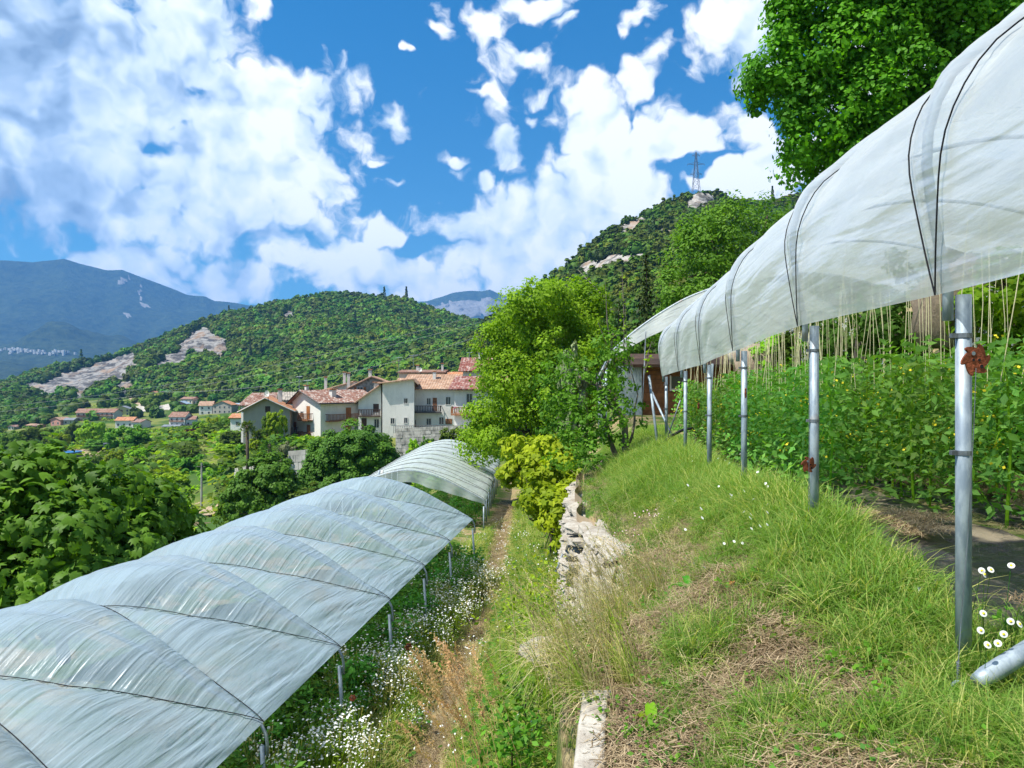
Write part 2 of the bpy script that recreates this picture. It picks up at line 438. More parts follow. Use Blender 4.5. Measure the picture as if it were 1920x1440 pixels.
def limb_mesh(name, base, tops, r0, mat, r, wob=.12, n=7):
    """tapered trunk from base, splitting to the given limb ends"""
    mb = MB(); base = Vector(base)
    fork = base+(sum((Vector(q) for q in tops), Vector())/len(tops)-base)*.45
    fork.x += (fork.z-base.z)*r.uniform(-.08, .08)
    H = (fork-base).length
    def path(a, b, k, w):
        out = []
        for i in range(k+1):
            f = i/k; q = a.lerp(b, f)
            if 0 < i < k: q = q+Vector(r.randn(3)*w*(b-a).length)
            out.append(q)
        return out
    mb.tube(path(base-Vector((0, 0, .3*r0*5)), fork, 4, wob*.35), [r0*1.35, r0, r0*.9, r0*.8, r0*.7], n)
    for q in tops:
        pth = path(fork, Vector(q), 4, wob*.6); mb.tube(pth, [r0*.6, r0*.45, r0*.32, r0*.2, r0*.08], max(5, n-1))
        for j in (1, 2, 3):
            e = pth[j]+Vector(r.randn(3)*.25*(Vector(q)-fork).length)
            mb.tube(path(pth[j], e, 2, .1), [r0*.25, r0*.15, r0*.05], 5)
    return mb.mesh(name, mat, True)
def tree_meshes(ells, base, r, nclump, per, size, mat, shape='leaf', r0=.15, bark='bark', clump=.28, shell=.55, crad=None, asp=.55, squash=.75, up=.35, nt=5, twig=None):
    C, N, var = crown_pts(ells, nclump, per, r, clump=clump, shell=shell, crad=crad, squash=squash, up=up)
    sz = size*r.uniform(.6, 1.3, len(C))
    V, Fc, va = leaves(C, N, sz, r, shape, var, asp)
    cm = mesh_np('crown', V, Fc, mat, attrs={'var': va})
    idx = r.choice(len(ells), nt, replace=len(ells) < nt)
    tops = [np.array(ells[i][:3])+r.randn(3)*np.array(ells[i][3:])*.3 for i in idx]
    tm = limb_mesh('trunk', base, tops, r0, M[bark], r)
    return cm, tm
def make_tree(name, label, cat, base, ells, r, nclump, per, size, mat, group=None, **k):
    """ells are relative to the base"""
    cm, tm = tree_meshes(ells, (0, 0, 0), r, nclump, per, size, mat, **k)
    t = thing(name, label, cat, base, 0, group)
    obj('crown', cm, t); obj('trunk', tm, t)
    return t
# ------------------------------------------------------------------ the shape of the land
def edge(y): return np.interp(y, [-6, 0, 3, 4, 5.4, 8, 9.2, 12.6, 16, 24, 40], [.2, .25, .33, .30, .95, 1.15, 1.02, 1.28, 1.7, 2.6, 4.2])+.05*np.sin(np.asarray(y)*3.1)
def rowx(y): return 1.47+.11*np.asarray(y)
def pathx(y): return np.interp(y, [0, 7, 10, 13, 19, 28, 40], [-1.6, -1.15, -.98, -.80, -.44, -.2, .2])
def footx(y): return -2.48+.15*(np.asarray(y)-7.2)
def upper(x, y):
    e = edge(y); rw = rowx(y)
    ze = np.interp(y, [0, 3, 5.4, 8, 12.6, 16, 24, 40], [-1.42, -1.47, -1.58, -1.62, -1.72, -1.75, -1.9, -2.6])
    zr = np.interp(y, [0, 2.8, 4.66, 6.8, 8.7, 11, 16, 25, 40], [-1.08, -1.06, -1.0, -1.09, -1.17, -1.19, -1.2, -1.0, -1.5])
    t = sstep(0, 1, (x-e)/np.maximum(rw-e, .3))
    z = ze+(zr-ze)*t
    z = z+np.clip(x-rw, 0, 6)*.025+np.clip(x-rw-6.3, 0, 50)*.75
    z = z-.10*np.exp(-((x-1.75)/.38)**2-((y-2.45)/.4)**2)
    return z+.05*fbm(x*.9, y*.9, 5, 4)
def lower(x, y):
    z = -4.62-.025*(np.asarray(y)-7)
    px = pathx(y); e = edge(y)
    t = np.clip((x-px-.45)/np.maximum(e-px-.45, .2), 0, 1)
    rise = np.interp(y, [0, 7, 10, 14, 20, 30], [1.9, 1.6, 1.35, 1.3, 1.2, .8])
    z = z+rise*t**1.25
    z = z-.06*np.exp(-((x-px)/.35)**2)
    xl = footx(y)-5.55
    z = z-2.1*sstep(.2, -.7, x-xl)-np.clip(xl-.7-x, 0, 60)*.26
    return z+.07*fbm(x*.8, y*.8, 9, 4)
def near(x, y):
    e = edge(y)
    return np.where(x > e, upper(x, y), np.where(x > e-.09, lower(x, y)+(upper(x, y)-lower(x, y))*(x-e+.09)/.09, lower(x, y)))
CP = np.array([tuple(P(u, v, d)) for u, v, d in [
    (600, 846, 115), (720, 812, 118), (850, 812, 104), (455, 845, 104), (660, 935, 60), (480, 1010, 50), (900, 900, 50),
    (378, 962, 95), (130, 860, 200), (20, 862, 200), (200, 803, 380), (340, 806, 380), (110, 804, 400), (420, 792, 380),
    (0, 806, 430), (280, 754, 480), (0, 760, 620), (300, 735, 640), (600, 735, 520), (800, 735, 420), (700, 745, 250), (560, 770, 200),
    (240, 900, 130), (330, 850, 160), (800, 868, 90), (760, 850, 104), (520, 840, 110), (400, 905, 105), (480, 870, 97)]]
    + [(5, 20, -1.0), (7, 27, -.9), (20, 30, 5), (40, 60, 7), (70, 150, 16), (12, 60, 1.5), (3, 45, -3.4), (-2, 60, -5.2), (15, 5, 2), (30, 0, 10),
       (-15, 8, -7.6), (-28, 30, -11.5), (-13, 34, -7.2), (-22, 60, -11), (-50, 60, -15.5), (-60, 20, -18), (-52, 100, -17), (0, -20, -1), (-20, -20, -8),
       (20, -20, 6), (-6, 42, -5.9), (-200, 60, -30), (-300, 0, -40), (-1200, 1200, -70), (-1500, 0, -80), (1500, 0, 120), (200, 200, 30), (10, 150, -4), (0, 1200, -40), (1200, 1200, 60), (0, -600, 0), (4, 90, -4), (200, -50, 80)])
def _rbf():
    X = CP[:, :2]; D = np.sqrt(((X[:, None]-X[None])**2).sum(-1)+4.0)
    n = len(X); A = np.zeros((n+3, n+3)); A[:n, :n] = D; A[:n, n] = 1; A[:n, n+1:] = X; A[n, :n] = 1; A[n+1:, :n] = X.T
    b = np.concatenate([CP[:, 2], [0, 0, 0]])
    A[:n, :n] += np.eye(n)*0.0
    return np.linalg.solve(A, b)
RW = _rbf()
def far(x, y):
    x = np.asarray(x, float); y = np.asarray(y, float); sh = x.shape; xx = x.ravel(); yy = y.ravel()
    z = np.full(xx.shape, RW[-3])+RW[-2]*xx+RW[-1]*yy
    for i, c in enumerate(CP): z += RW[i]*np.sqrt((xx-c[0])**2+(yy-c[1])**2+4.0)
    return np.clip(z, -90, 200).reshape(sh)+.12*fbm(x*.25, y*.25, 31, 3)
def ground(x, y):
    x = np.asarray(x, float); y = np.asarray(y, float)
    w = sstep(34, 46, y)
    w = np.maximum(w, sstep(0, 1, (footx(y)-9.5-x)/5.0))
    w = np.maximum(w, sstep(0, 1, (x-12.0)/4.0))
    w = np.maximum(w, sstep(0, 1, (-1.5-y)/4))
    # the upper terrace hands over to the hillside sooner
    w = np.maximum(w, sstep(22, 30, y)*sstep(0, 2, x-edge(y)-1))
    return near(x, y)*(1-w)+far(x, y)*w
def g1(x, y): return float(ground(np.array([x]), np.array([y]))[0])
def axis(dense0, dense1, step, lo, hi, gr=1.09):
    a = list(np.arange(dense0, dense1, step)); s = step
    while a[-1] < hi: s *= gr; a.append(a[-1]+s)
    s = step
    while a[0] > lo: s *= gr; a.insert(0, a[0]-s)
    return np.array(a)
gx = axis(-3.2, 3.6, .075, -6000, 6000, 1.085); gy = axis(1.2, 15, .085, -3000, 9000, 1.045)
GX, GY = np.meshgrid(gx, gy, indexing='ij')
GZ = ground(GX, GY)
def land_mat():
    m, t = newmat('ground_earth_and_grass')
    co = t.node('ShaderNodeTexCoord').outputs['Object']
    n = t.noise(co, .9, 6, .6); n2 = t.noise(co, 14, 5, .7); n3 = t.noise(co, .05, 4, .6)
    straw = t.mix(t.rng(n2, .35, .7), (.20, .145, .075), (.42, .33, .18))
    green = t.mix(t.rng(n2, .3, .7), (.035, .075, .012), (.11, .17, .030))
    c = t.mix(t.rng(n, .46, .58), green, straw)
    farg = t.mix(t.rng(n3, .42, .58), (.05, .10, .018), (.16, .18, .045))
    pos = t.node('ShaderNodeSeparateXYZ', {0: co}).outputs
    c = t.mix(t.rng(pos[1], 30, 50), c, farg)
    bed = t.node('ShaderNodeAttribute', attribute_name='bare').outputs['Fac']
    c = t.mix(bed, c, straw)
    b = t.node('ShaderNodeBsdfPrincipled', {'Base Color': c, 'Roughness': .95, 'Specular IOR Level': .1})
    bn = t.node('ShaderNodeBump', {'Strength': .8, 'Distance': .03, 'Height': n2}); t.l.new(bn.outputs[0], b.inputs['Normal'])
    t.node('ShaderNodeOutputMaterial', {0: b.outputs[0]}); return m
def bareness(x, y):
    """trodden, straw-covered places"""
    px = pathx(y)
    a = np.exp(-((x-px)/.30)**2)*.9*sstep(.15, -.2, fbm(x*1.3, y*1.1, 41, 3)-.15)
    b = np.zeros_like(a)
    for cx, cy, rx, ry, w in [(.95, 2.55, .45, .45, 1), (.75, 3.1, .35, .5, 1), (1.0, 3.9, .5, .35, .8), (.50, 3.0, .25, .5, .9), (1.1, 3.3, .25, .6, .8), (1.45, 5.8, .30, .9, .8), (1.25, 4.6, .35, .7, .8), (1.5, 7.5, .2, .6, .6), (1.2, 3.6, .25, .5, .7), (.8, 2.0, .5, .4, 1)]:
        b = np.maximum(b, w*np.exp(-((x-cx)/rx)**2-((y-cy)/ry)**2))
    b = np.clip(b*1.75, 0, 1.12)*(.70+1.15*fbm(x*3, y*3, 43, 3))
    return np.clip(np.maximum(a*(x < edge(y)), b*(x > edge(y))), 0, 1)
gm = land_mat()
V = np.stack([GX.ravel(), GY.ravel(), GZ.ravel()], 1)
me = mesh_np('ground', V, grid_faces(len(gx), len(gy)), gm, smooth=True, attrs={'bare': bareness(GX, GY).ravel()})
tag(obj('ground', me), kind='structure')

# ------------------------------------------------------------------ hills and mountains
def rock_mat(name, veg1, veg2, r1=(.27, .26, .245), r2=(.075, .075, .078), r3=(.30, .20, .13), sc=.08, blue=0.0):
    m, t = newmat(name)
    co = t.node('ShaderNodeTexCoord').outputs['Object']
    st = t.vmath('MULTIPLY', co, (1.0, 1.0, 2.4))
    n = t.noise(st, sc, 6, .65); n2 = t.noise(co, sc*4, 6, .65)
    rk = t.mix(t.rng(n, .42, .56), r2, r1); rk = t.mix(t.math('MULTIPLY', t.rng(t.noise(co, sc*.5, 4, .6), .52, .66), .7), rk, r3)
    rk = t.mix(t.math('MULTIPLY', t.rng(n2, .55, .7), .5), rk, (.08, .085, .07))
    vg = t.mix(t.rng(n2, .35, .65), veg1, veg2)
    a = t.node('ShaderNodeAttribute', attribute_name='rock').outputs['Fac']
    a = t.rng(t.math('ADD', a, t.math('MULTIPLY', t.math('SUBTRACT', n2, .5), .9)), .4, .6)
    c = t.mix(a, vg, rk)
    b = t.node('ShaderNodeBsdfPrincipled', {'Base Color': c, 'Roughness': .95, 'Specular IOR Level': .1})
    bn = t.node('ShaderNodeBump', {'Strength': 1.0, 'Distance': 1.2/sc*.1, 'Height': n2}); t.l.new(bn.outputs[0], b.inputs['Normal'])
    t.node('ShaderNodeOutputMaterial', {0: b.outputs[0]}); return m
def slope(name, ridge, base, dr, db, nu, nt, mat, amp, freq, rocks=(), seed=1, fz=.85, rockamp=0.0, back=.35, backdrop=.6, u_ext=200, gullies=0.0):
    ru = np.array([p[0] for p in ridge], float); rv = np.array([p[1] for p in ridge], float)
    bu = np.array([p[0] for p in base], float); bv = np.array([p[1] for p in base], float)
    us = np.linspace(ru[0], ru[-1], nu); ts = np.concatenate([np.linspace(-back, 0, max(4, nt//6), endpoint=False), np.linspace(0, 1, nt)])
    U, Tt = np.meshgrid(us, ts, indexing='ij')
    drr = dr(U) if callable(dr) else dr+0*U; dbb = db(U) if callable(db) else db+0*U
    Z0 = (720-np.interp(U, ru, rv))/F*drr; Z1 = (720-np.interp(U, bu, bv))/F*dbb
    tp = np.clip(Tt, 0, 1)
    D = drr+(dbb-drr)*tp-np.minimum(Tt, 0)*(drr-dbb)*1.0
    Z = Z0+(Z1-Z0)*tp**fz+np.minimum(Tt, 0)*abs(backdrop)*np.abs(Z0-Z1)*1.5
    X = (U-960)/F*D
    w = np.sin(np.pi*np.clip(tp, 0, 1)**.8)*.85+.10
    nz = fbm(X*freq, D*freq, seed, 6, .55)
    if gullies:
        gl = 1-np.abs(fbm(X*freq*1.6+nz*.8, D*freq*.35, seed+9, 4)); nz = nz-gl*gullies
    Z = Z+amp*nz*w
    D2 = D+amp*.8*fbm(X*freq*1.3+40, Z*freq*1.3, seed+3, 5)*w
    X2 = (U-960)/F*D2
    # rock outcrops
    uu = 960+X2/D2*F; vv = 720-Z/D2*F
    ju = uu+fbm(uu*.05, vv*.05, seed+21, 4)*16; jv = vv+fbm(uu*.05+9, vv*.06, seed+22, 4)*9
    rk = np.zeros(U.shape)
    for poly in rocks: rk = np.maximum(rk, inpoly(ju, jv, poly).astype(float))
    rk = rk*(Tt >= 0)
    if rockamp:
        rr = 1-np.abs(fbm(X2*freq*14, Z*freq*26, seed+33, 4))*2
        D2 = D2-rk*rockamp*rr; X2 = X2
    V = np.stack([X2.ravel(), D2.ravel(), Z.ravel()], 1)
    me = mesh_np(name, V, grid_faces(nu, len(ts)), mat, smooth=True, attrs={'rock': rk.ravel()})
    o = tag(obj(name, me), kind='structure')
    return o, (X2, D2, Z, rk, Tt)

MID_ROCK = [[(28,744),(60,722),(100,706),(160,688),(205,662),(264,652),(262,690),(232,712),(195,728),(165,738),(140,744),(125,734),(62,752)],
 [(268,698),(300,672),(352,656),(356,680),(325,698),(280,706)],
 [(330,650),(350,624),(385,608),(404,626),(434,640),(431,668),(410,682),(388,664),(362,668),(338,664)],
 [(498,600),(512,600),(518,615),(508,622)], [(525,588),(562,588),(558,602),(532,602)], [(560,580),(585,578),(580,590)],
 [(662,612),(705,622),(704,632),(670,626)], [(72,772),(120,752),(124,776),(80,788)], [(200,724),(258,712),(256,732),(212,738)],
 [(140,740),(165,733),(162,752),(145,752)], [(215,690),(240,672),(262,668),(230,700)]]
mm = rock_mat('hill_slope', (.03, .065, .012), (.06, .11, .02))
mid_hill, MH = slope('wooded_hill', [(-420,800),(-200,770),(-60,742),(0,726),(40,716),(110,692),(200,676),(290,643),(370,611),(440,592),(500,578),(560,568),(620,560),(680,563),(750,568),(800,583),(850,598),(900,612),(960,622),(1080,640),(1250,660),(1500,700)],
    [(-420,850),(0,825),(150,815),(300,800),(450,805),(600,800),(800,790),(1000,790),(1500,800)],
    lambda U: np.interp(U, [-420, 0, 400, 800, 1500], [820, 860, 900, 900, 760]), lambda U: np.interp(U, [-420, 0, 250, 500, 900, 1500], [450, 450, 470, 420, 330, 260]),
    300, 90, mm, 30, 1/115., MID_ROCK, 3, fz=.8, rockamp=7, back=.3)
R_ROCK = [[(1283,402),(1288,378),(1305,362),(1332,366),(1340,382),(1325,398)], [(1148,450),(1165,424),(1200,412),(1222,408),(1205,428),(1185,446)],
 [(1225,442),(1242,428),(1302,424),(1304,436),(1245,448)], [(1062,535),(1085,510),(1092,492),(1140,482),(1195,474),(1250,474),(1255,490),(1200,502),(1150,514),(1095,528)],
 [(1118,462),(1135,452),(1138,462),(1120,474)]]
rm = rock_mat('right_hill_slope', (.03, .06, .012), (.06, .10, .02), r1=(.38, .36, .33), r2=(.13, .12, .11), sc=.16)
right_hill, RH = slope('steep_hill', [(880,640),(940,600),(1000,560),(1040,528),(1080,492),(1120,453),(1170,420),(1220,400),(1270,376),(1310,362),(1345,368),(1372,386),(1400,388),(1450,388),(1500,376),(1540,360),(1600,344),(1800,310),(2200,290)],
    [(880,800),(1000,790),(1100,780),(1300,760),(2200,740)],
    lambda U: np.interp(U, [880, 1310, 1500, 2200], [400, 430, 520, 560]), lambda U: np.interp(U, [880, 1200, 2200], [200, 110, 90]),
    190, 90, rm, 12, 1/80., R_ROCK, 13, fz=.8, rockamp=4, back=.3)
m3 = rock_mat('far_mountain', (.015, .030, .014), (.042, .062, .026), r1=(.26, .25, .24), r2=(.2, .19, .18), r3=(.3, .26, .22), sc=.006)
far_m, FM = slope('mountain_range', [(-500,520),(-250,500),(-100,492),(0,487),(60,492),(120,487),(150,496),(200,507),(230,505),(300,530),(350,550),(385,553),(402,562),(440,566),(465,570),(490,569),(520,563),(560,571),(640,590),(760,612),(1000,660)],
    [(-500,740),(0,730),(400,745),(1000,745)],
    lambda U: np.interp(U, [-500, 0, 400, 1000], [5000, 5200, 5900, 6300]), lambda U: 2200+0*U,
    330, 120, m3, 240, 1/900., [[(215,525),(250,520),(245,530),(222,534)], [(262,530),(265,532),(272,575),(268,575)], [(232,585),(256,590),(245,594)],
        [(170,700),(235,690),(240,715),(180,718)], [(60,705),(110,695),(112,715)]], 23, fz=.62, rockamp=30, back=.15, backdrop=.3, gullies=.42)
peak, PK = slope('rocky_peak', [(560,610),(640,592),(700,580),(750,573),(770,566),(800,565),(830,556),(850,549),(880,545),(905,545),(918,541),(935,549),(950,553),(962,550),(975,545),(1010,552),(1060,560),(1150,580),(1300,600)],
    [(560,720),(1300,720)], 6900, 5000, 160, 60, m3, 135, 1/640., [[(780,575),(960,560),(965,600),(770,590)]], 27, fz=.7, rockamp=60, back=.1, backdrop=.3, gullies=.5)
# ------------------------------------------------------------------ polytunnels
def galv():
    m, t = newmat('galvanised_steel')
    co = t.node('ShaderNodeTexCoord').outputs['Object']
    n = t.noise(t.vmath('MULTIPLY', co, (1, 1, .35)), 22, 5, .6); n2 = t.noise(co, 3, 3, .6)
    c = t.mix(t.rng(n, .35, .65), (.20, .25, .30), (.36, .42, .46))
    c = t.mix(t.math('MULTIPLY', t.rng(n2, .62, .72), .5), c, (.34, .22, .13))
    b = t.node('ShaderNodeBsdfPrincipled', {'Base Color': c, 'Roughness': .55, 'Metallic': .35})
    t.node('ShaderNodeOutputMaterial', {0: b.outputs[0]}); return m
M['steel'] = galv()
M['steeldark'] = mat_simple('weathered_steel', (.16, .18, .20), .5, .5, .4, 12)
M['rope'] = mat_simple('dark_rope', (.012, .012, .016), .8, 0, .3, 30)
M['rust'] = mat_simple('rusty_iron', (.24, .065, .028), .75, .15, .45, 16, bump=.5, bscale=60)
M['twine'] = mat_simple('pale_twine', (.78, .70, .42), .8, 0, .15, 10)
def film(name, clear=.22, tint=(.80, .85, .86), streak=(1, .16, 1), dirt=.3, gl=.10, sc=6.0, bs=.6, crease=.6):
    """milky polythene: scatters light through, a little gloss, some direct view through"""
    m, t = newmat(name)
    u = t.node('ShaderNodeAttribute', attribute_name='su').outputs['Fac']; w = t.node('ShaderNodeAttribute', attribute_name='sw').outputs['Fac']
    cv = t.node('ShaderNodeCombineXYZ', {0: u, 1: w}).outputs[0]
    cs = t.vmath('MULTIPLY', cv, (.30, 1.0, 1.0))
    n = t.noise(cs, sc, 5, .6); nd = t.noise(cv, 1.4, 5, .65)
    wv = t.noise(t.vmath('MULTIPLY', cv, (.12, 1.0, 1.0)), 22, 3, .5)
    c = t.mix(t.math('MULTIPLY', t.rng(nd, .5, .75), dirt), tint, (.62, .60, .50))
    cz = t.noise(t.vmath('ADD', t.vmath('MULTIPLY', cv, (.07, 1.0, 1.0)), t.vmath('MULTIPLY', t.noise(cv, .5, 2, .5, out=1), (.2, .25, 0))), 4.0, 3, .5)
    rg = t.math('SUBTRACT', 1.0, t.rng(t.math('ABSOLUTE', t.math('SUBTRACT', cz, .5)), 0.0, .07))
    hgt = t.math('ADD', t.math('ADD', n, t.math('MULTIPLY', wv, .5)), t.math('MULTIPLY', rg, crease*2))
    bp = t.node('ShaderNodeBump', {'Strength': bs, 'Distance': .03, 'Height': hgt}).outputs[0]
    d = t.node('ShaderNodeBsdfDiffuse', {'Color': c, 'Normal': bp})
    tr = t.node('ShaderNodeBsdfTranslucent', {'Color': c, 'Normal': bp})
    g = t.node('ShaderNodeBsdfGlossy', {'Color': (.9, .93, 1, 1), 'Roughness': .30, 'Normal': bp})
    tp = t.node('ShaderNodeBsdfTransparent', {'Color': (.92, .95, .95, 1)})
    a = t.node('ShaderNodeMixShader', {0: .52, 1: d.outputs[0], 2: tr.outputs[0]})
    f = t.node('ShaderNodeFresnel', {'IOR': 1.45, 'Normal': bp}).outputs[0]
    a2 = t.node('ShaderNodeMixShader', {0: t.math('MULTIPLY', f, gl*10, clamp=True), 1: a.outputs[0], 2: g.outputs[0]})
    lw = t.node('ShaderNodeLayerWeight', {'Blend': .35, 'Normal': bp}).outputs['Facing']
    cl = t.math('MULTIPLY', t.math('SUBTRACT', 1.0, lw), clear*1.5)
    cl = t.math('ADD', cl, t.rng(n, .35, .7, -.06, .08), clamp=True)
    a3 = t.node('ShaderNodeMixShader', {0: cl, 1: a2.outputs[0], 2: tp.outputs[0]})
    t.node('ShaderNodeOutputMaterial', {0: a3.outputs[0]}); return m
M['film_low'] = film('milky_polythene', .22, (.50, .64, .74), gl=.055, bs=.5, crease=.24)
M['film_high'] = film('milky_polythene_white', .33, (.88, .90, .88), dirt=.3, gl=.04, bs=.22, crease=.28)
M['film_far'] = film('milky_polythene_far', .26, (.76, .84, .84), gl=.03, bs=.3, crease=.2)

PROF_LOW = [(0, 0), (.03, .14), (.16, .26), (.62, .50), (1.4, .89), (2.05, 1.11), (2.65, 1.2), (3.25, 1.11), (3.9, .89), (4.68, .50), (5.14, .26), (5.27, .14), (5.3, 0)]
PROF_HIGH = [(0, 0), (-.045, .25), (-.08, .52), (-.055, .70), (.02, .86), (.16, .985), (.55, 1.28), (1.2, 1.66), (2.0, 1.88), (2.6, 1.93), (3.3, 1.85), (4.1, 1.6), (4.75, 1.22), (5.1, .86), (5.2, .52), (5.2, .25), (5.2, 0)]
def prof_fn(pf, side=1):
    p = np.array(pf, float)
    # smooth by subdividing (Catmull) then arclength
    pts = []
    for i in range(len(p)-1):
        p0 = p[max(i-1, 0)]; p1 = p[i]; p2 = p[i+1]; p3 = p[min(i+2, len(p)-1)]
        for k in range(8):
            f = k/8.; pts.append(.5*((2*p1)+(-p0+p2)*f+(2*p0-5*p1+4*p2-p3)*f*f+(-p0+3*p1-3*p2+p3)*f**3))
    pts.append(p[-1]); pts = np.array(pts)
    s = np.concatenate([[0], np.cumsum(np.linalg.norm(np.diff(pts, axis=0), axis=1))])
    L = s[-1]
    def f(w):
        return np.interp(w*L, s, pts[:, 0])*side, np.interp(w*L, s, pts[:, 1])
    return f, L
def tunnel(name, label, hoops, pf, side, mat, post_h, w_edge=(0.0, 1.0), sag=.10, wr=.018, nw=120, ns=26, seed=1, hoop_r=.021, post_r=.03,
           posts_far=True, end_curtain=None, rope_r=.006, wfreq=5.0, lean=(0, 0), cover=None, sockets=True, edge_sag=0.0, drop=0.0):
    """hoops: list of (x,y,z) feet on the near side; side=+1 spans towards +x. One thing, parts: film, hoop, post, rope"""
    H = np.array(hoops, float); fn, L = prof_fn(pf, side); c0 = H[0]
    ax = H[-1]-H[0]; ax[2] = 0; ax /= np.linalg.norm(ax); pr = np.array([ax[1], -ax[0], 0])   # across, +x-ish
    root = thing(name, label, 'polytunnel', c0)
    def pos(foot, w, off=0.0):
        px, pz = fn(w); w2 = np.clip(w+.004, 0, 1); w1 = np.clip(w-.004, 0, 1)
        ax2, az2 = fn(w2); ax1, az1 = fn(w1); tx = ax2-ax1; tz = az2-az1; ln = np.sqrt(tx*tx+tz*tz)+1e-9
        nx = -tz/ln*side*side; nz = tx/ln
        if side < 0: nx = tz/ln; nz = -tx/ln
        px = px+nx*off; pz = pz+nz*off
        return foot[..., 0]+pr[0]*px, foot[..., 1]+pr[1]*px, foot[..., 2]+pz
    # film
    nb = len(H)-1 if cover is None else cover
    w = np.linspace(w_edge[0], w_edge[1], nw)
    f = np.linspace(0, nb, nb*ns+1)
    Fi = np.minimum(f.astype(int), len(H)-2); fr = f-Fi
    foot = H[Fi]+(H[Fi+1]-H[Fi])*fr[:, None]
    WW, FF = np.meshgrid(w, f); fr2 = FF-np.minimum(FF.astype(int), nb-1)
    wn = np.clip((WW-w_edge[0])/(w_edge[1]-w_edge[0]), 0, 1)
    r1 = np.minimum(wn, 1-wn)+.001; r2 = 1-r1        # the two ropes of each bay
    D = sag*np.clip(3.2*r1, 0, 1)
    t1 = np.clip(fr2/np.maximum(r1, .02), 0, 1); t2 = np.clip((1-fr2)/np.maximum(1-r2, .02), 0, 1); tm = np.clip((fr2-r1)/np.maximum(r2-r1, .02), 0, 1)
    off = np.where(fr2 < r1, -D*t1**1.25+D*.35*np.sin(np.pi*t1), np.where(fr2 > r2, -D*t2**1.25+D*.35*np.sin(np.pi*t2), -D+D*.75*np.sin(np.pi*tm)*np.clip((r2-r1)*1.5, 0, 1)))
    # wrinkles run nearly along the tunnel, fanning from the hoops
    sp = FF*2.0; wl = WW*L
    cr = wl+.16*sp+.22*fbm(sp*.6, wl*.5, seed, 3)
    k = vnoise(cr*wfreq, sp*.30+3, seed+4); k2 = vnoise(cr*wfreq*2.3, sp*.5+7, seed+6)
    rid = 1-np.abs(k*2-1)**.55; rid2 = 1-np.abs(k2*2-1)**.7
    en = (.35+.9*sstep(.25, .0, wn)+.5*vnoise(sp*.7, wl*.6, seed+8))*(.30+.70*np.sin(np.pi*np.clip(fr2, 0, 1))**.6)
    off = off-wr*rid*en-wr*.45*rid2*en
    if edge_sag:
        off = off+edge_sag*np.exp(-(wn/.07)**2)*np.sin(np.pi*fr2)
    ft = np.repeat(foot[:, None, :], nw, 1)
    if edge_sag:
        pass
    X, Y, Z = pos(ft, WW, off+.030)
    Z = Z-drop*np.exp(-(wn/.035)**2)
    V = np.stack([X.ravel(), Y.ravel(), Z.ravel()], 1)-c0
    me = mesh_np('film', V, grid_faces(len(f), nw), mat, smooth=True, attrs={'su': sp.ravel(), 'sw': wl.ravel()})
    obj('film', me, root)
    # hoops, posts
    r = RS(seed)
    ww = np.linspace(0, 1, 60)
    for i, h in enumerate(H):
        x, y, z = pos(np.repeat(h[None], 60, 0), ww)
        pts = [(x[k]-c0[0], y[k]-c0[1], z[k]-c0[2]) for k in range(60)]
        a = Vector(pts[0]); pts.insert(0, tuple(a-Vector((0, 0, .12))))
        MB().tube(pts, hoop_r, 8).build('hoop', M['steel'], root, smooth=True)
        for q, p in ((0, pts[0]), (1, pts[-1])):
            if q == 1 and not posts_far: continue
            wx = c0[0]+p[0]; wy = c0[1]+p[1]; gz = g1(wx, wy)-c0[2]
            off_ = pr*(.058 if q == 0 else -.058)*side if sockets else pr*0
            top = Vector((p[0]+off_[0], p[1]+off_[1], p[2]+.10)); lx, ly = lean
            bot = Vector((top.x+lx*(1 if q == 0 else 0), top.y+ly, gz-.15))
            rr = post_r*(1 if q == 0 else .8)
            po_ = MB().tube([bot, top], rr, 14).build('post', M['steel'], root, smooth=True)
            if drop and q == 0:
                for dz_ in (.16, .62):
                    m_ = top.lerp(bot, dz_/(top-bot).length); MB().tube([m_-Vector((0, 0, .009)), m_+Vector((0, 0, .009))], rr+.0028, 14).box(m_.x-rr-.022, m_.x-rr+.002, m_.y-.010, m_.y+.010, m_.z-.009, m_.z+.009).build('clamp', M['steeldark'], po_)
    # ropes
    for i in range(nb):
        for (f0, f1) in ((0.0, 1.0), (1.0, 0.0)):
            q = np.linspace(0, 1, 91); wv = w_edge[0]+(w_edge[1]-w_edge[0])*q
            fq = f0+(f1-f0)*q
            ftq = H[i]+(H[i+1]-H[i])*fq[:, None]
            Dq = sag*np.clip(3.2*np.minimum(q, 1-q), 0, 1)
            x, y, z = pos(ftq, wv, -Dq+.046)
            z = z-drop*np.exp(-(q/.035)**2)
            pts = [(x[k]-c0[0], y[k]-c0[1], z[k]-c0[2]) for k in range(91)]
            MB().tube(pts, rope_r, 5).build('rope', M['rope'], root)
    if end_curtain:
        # the film hangs inwards at the open end, a swag under the first hoop
        n = 60; q = np.linspace(.02, .98, n); hgt = end_curtain*(.6+.5*np.sin(q*math.pi))*(.8+.4*vnoise(q*6, q*0, seed))
        x, y, z = pos(np.repeat(H[0][None], n, 0), q)
        tt = np.linspace(0, 1, 8)
        V = []
        for k in range(n):
            for s_ in tt:
                V.append((x[k]-c0[0]+(.5-q[k])*.1*s_*pr[0], y[k]-c0[1]-.02+.06*math.sin(k*.8)*s_, z[k]-c0[2]-hgt[k]*s_*(.4+.6*math.sin(math.pi*q[k]))))
        V = np.array(V)
        su = np.repeat(q*L, 8); sw = np.tile(tt*.4, n)
        obj('end_curtain', mesh_np('end_curtain', V, grid_faces(n, 8), mat, True, {'su': su, 'sw': sw}), root)
    return root

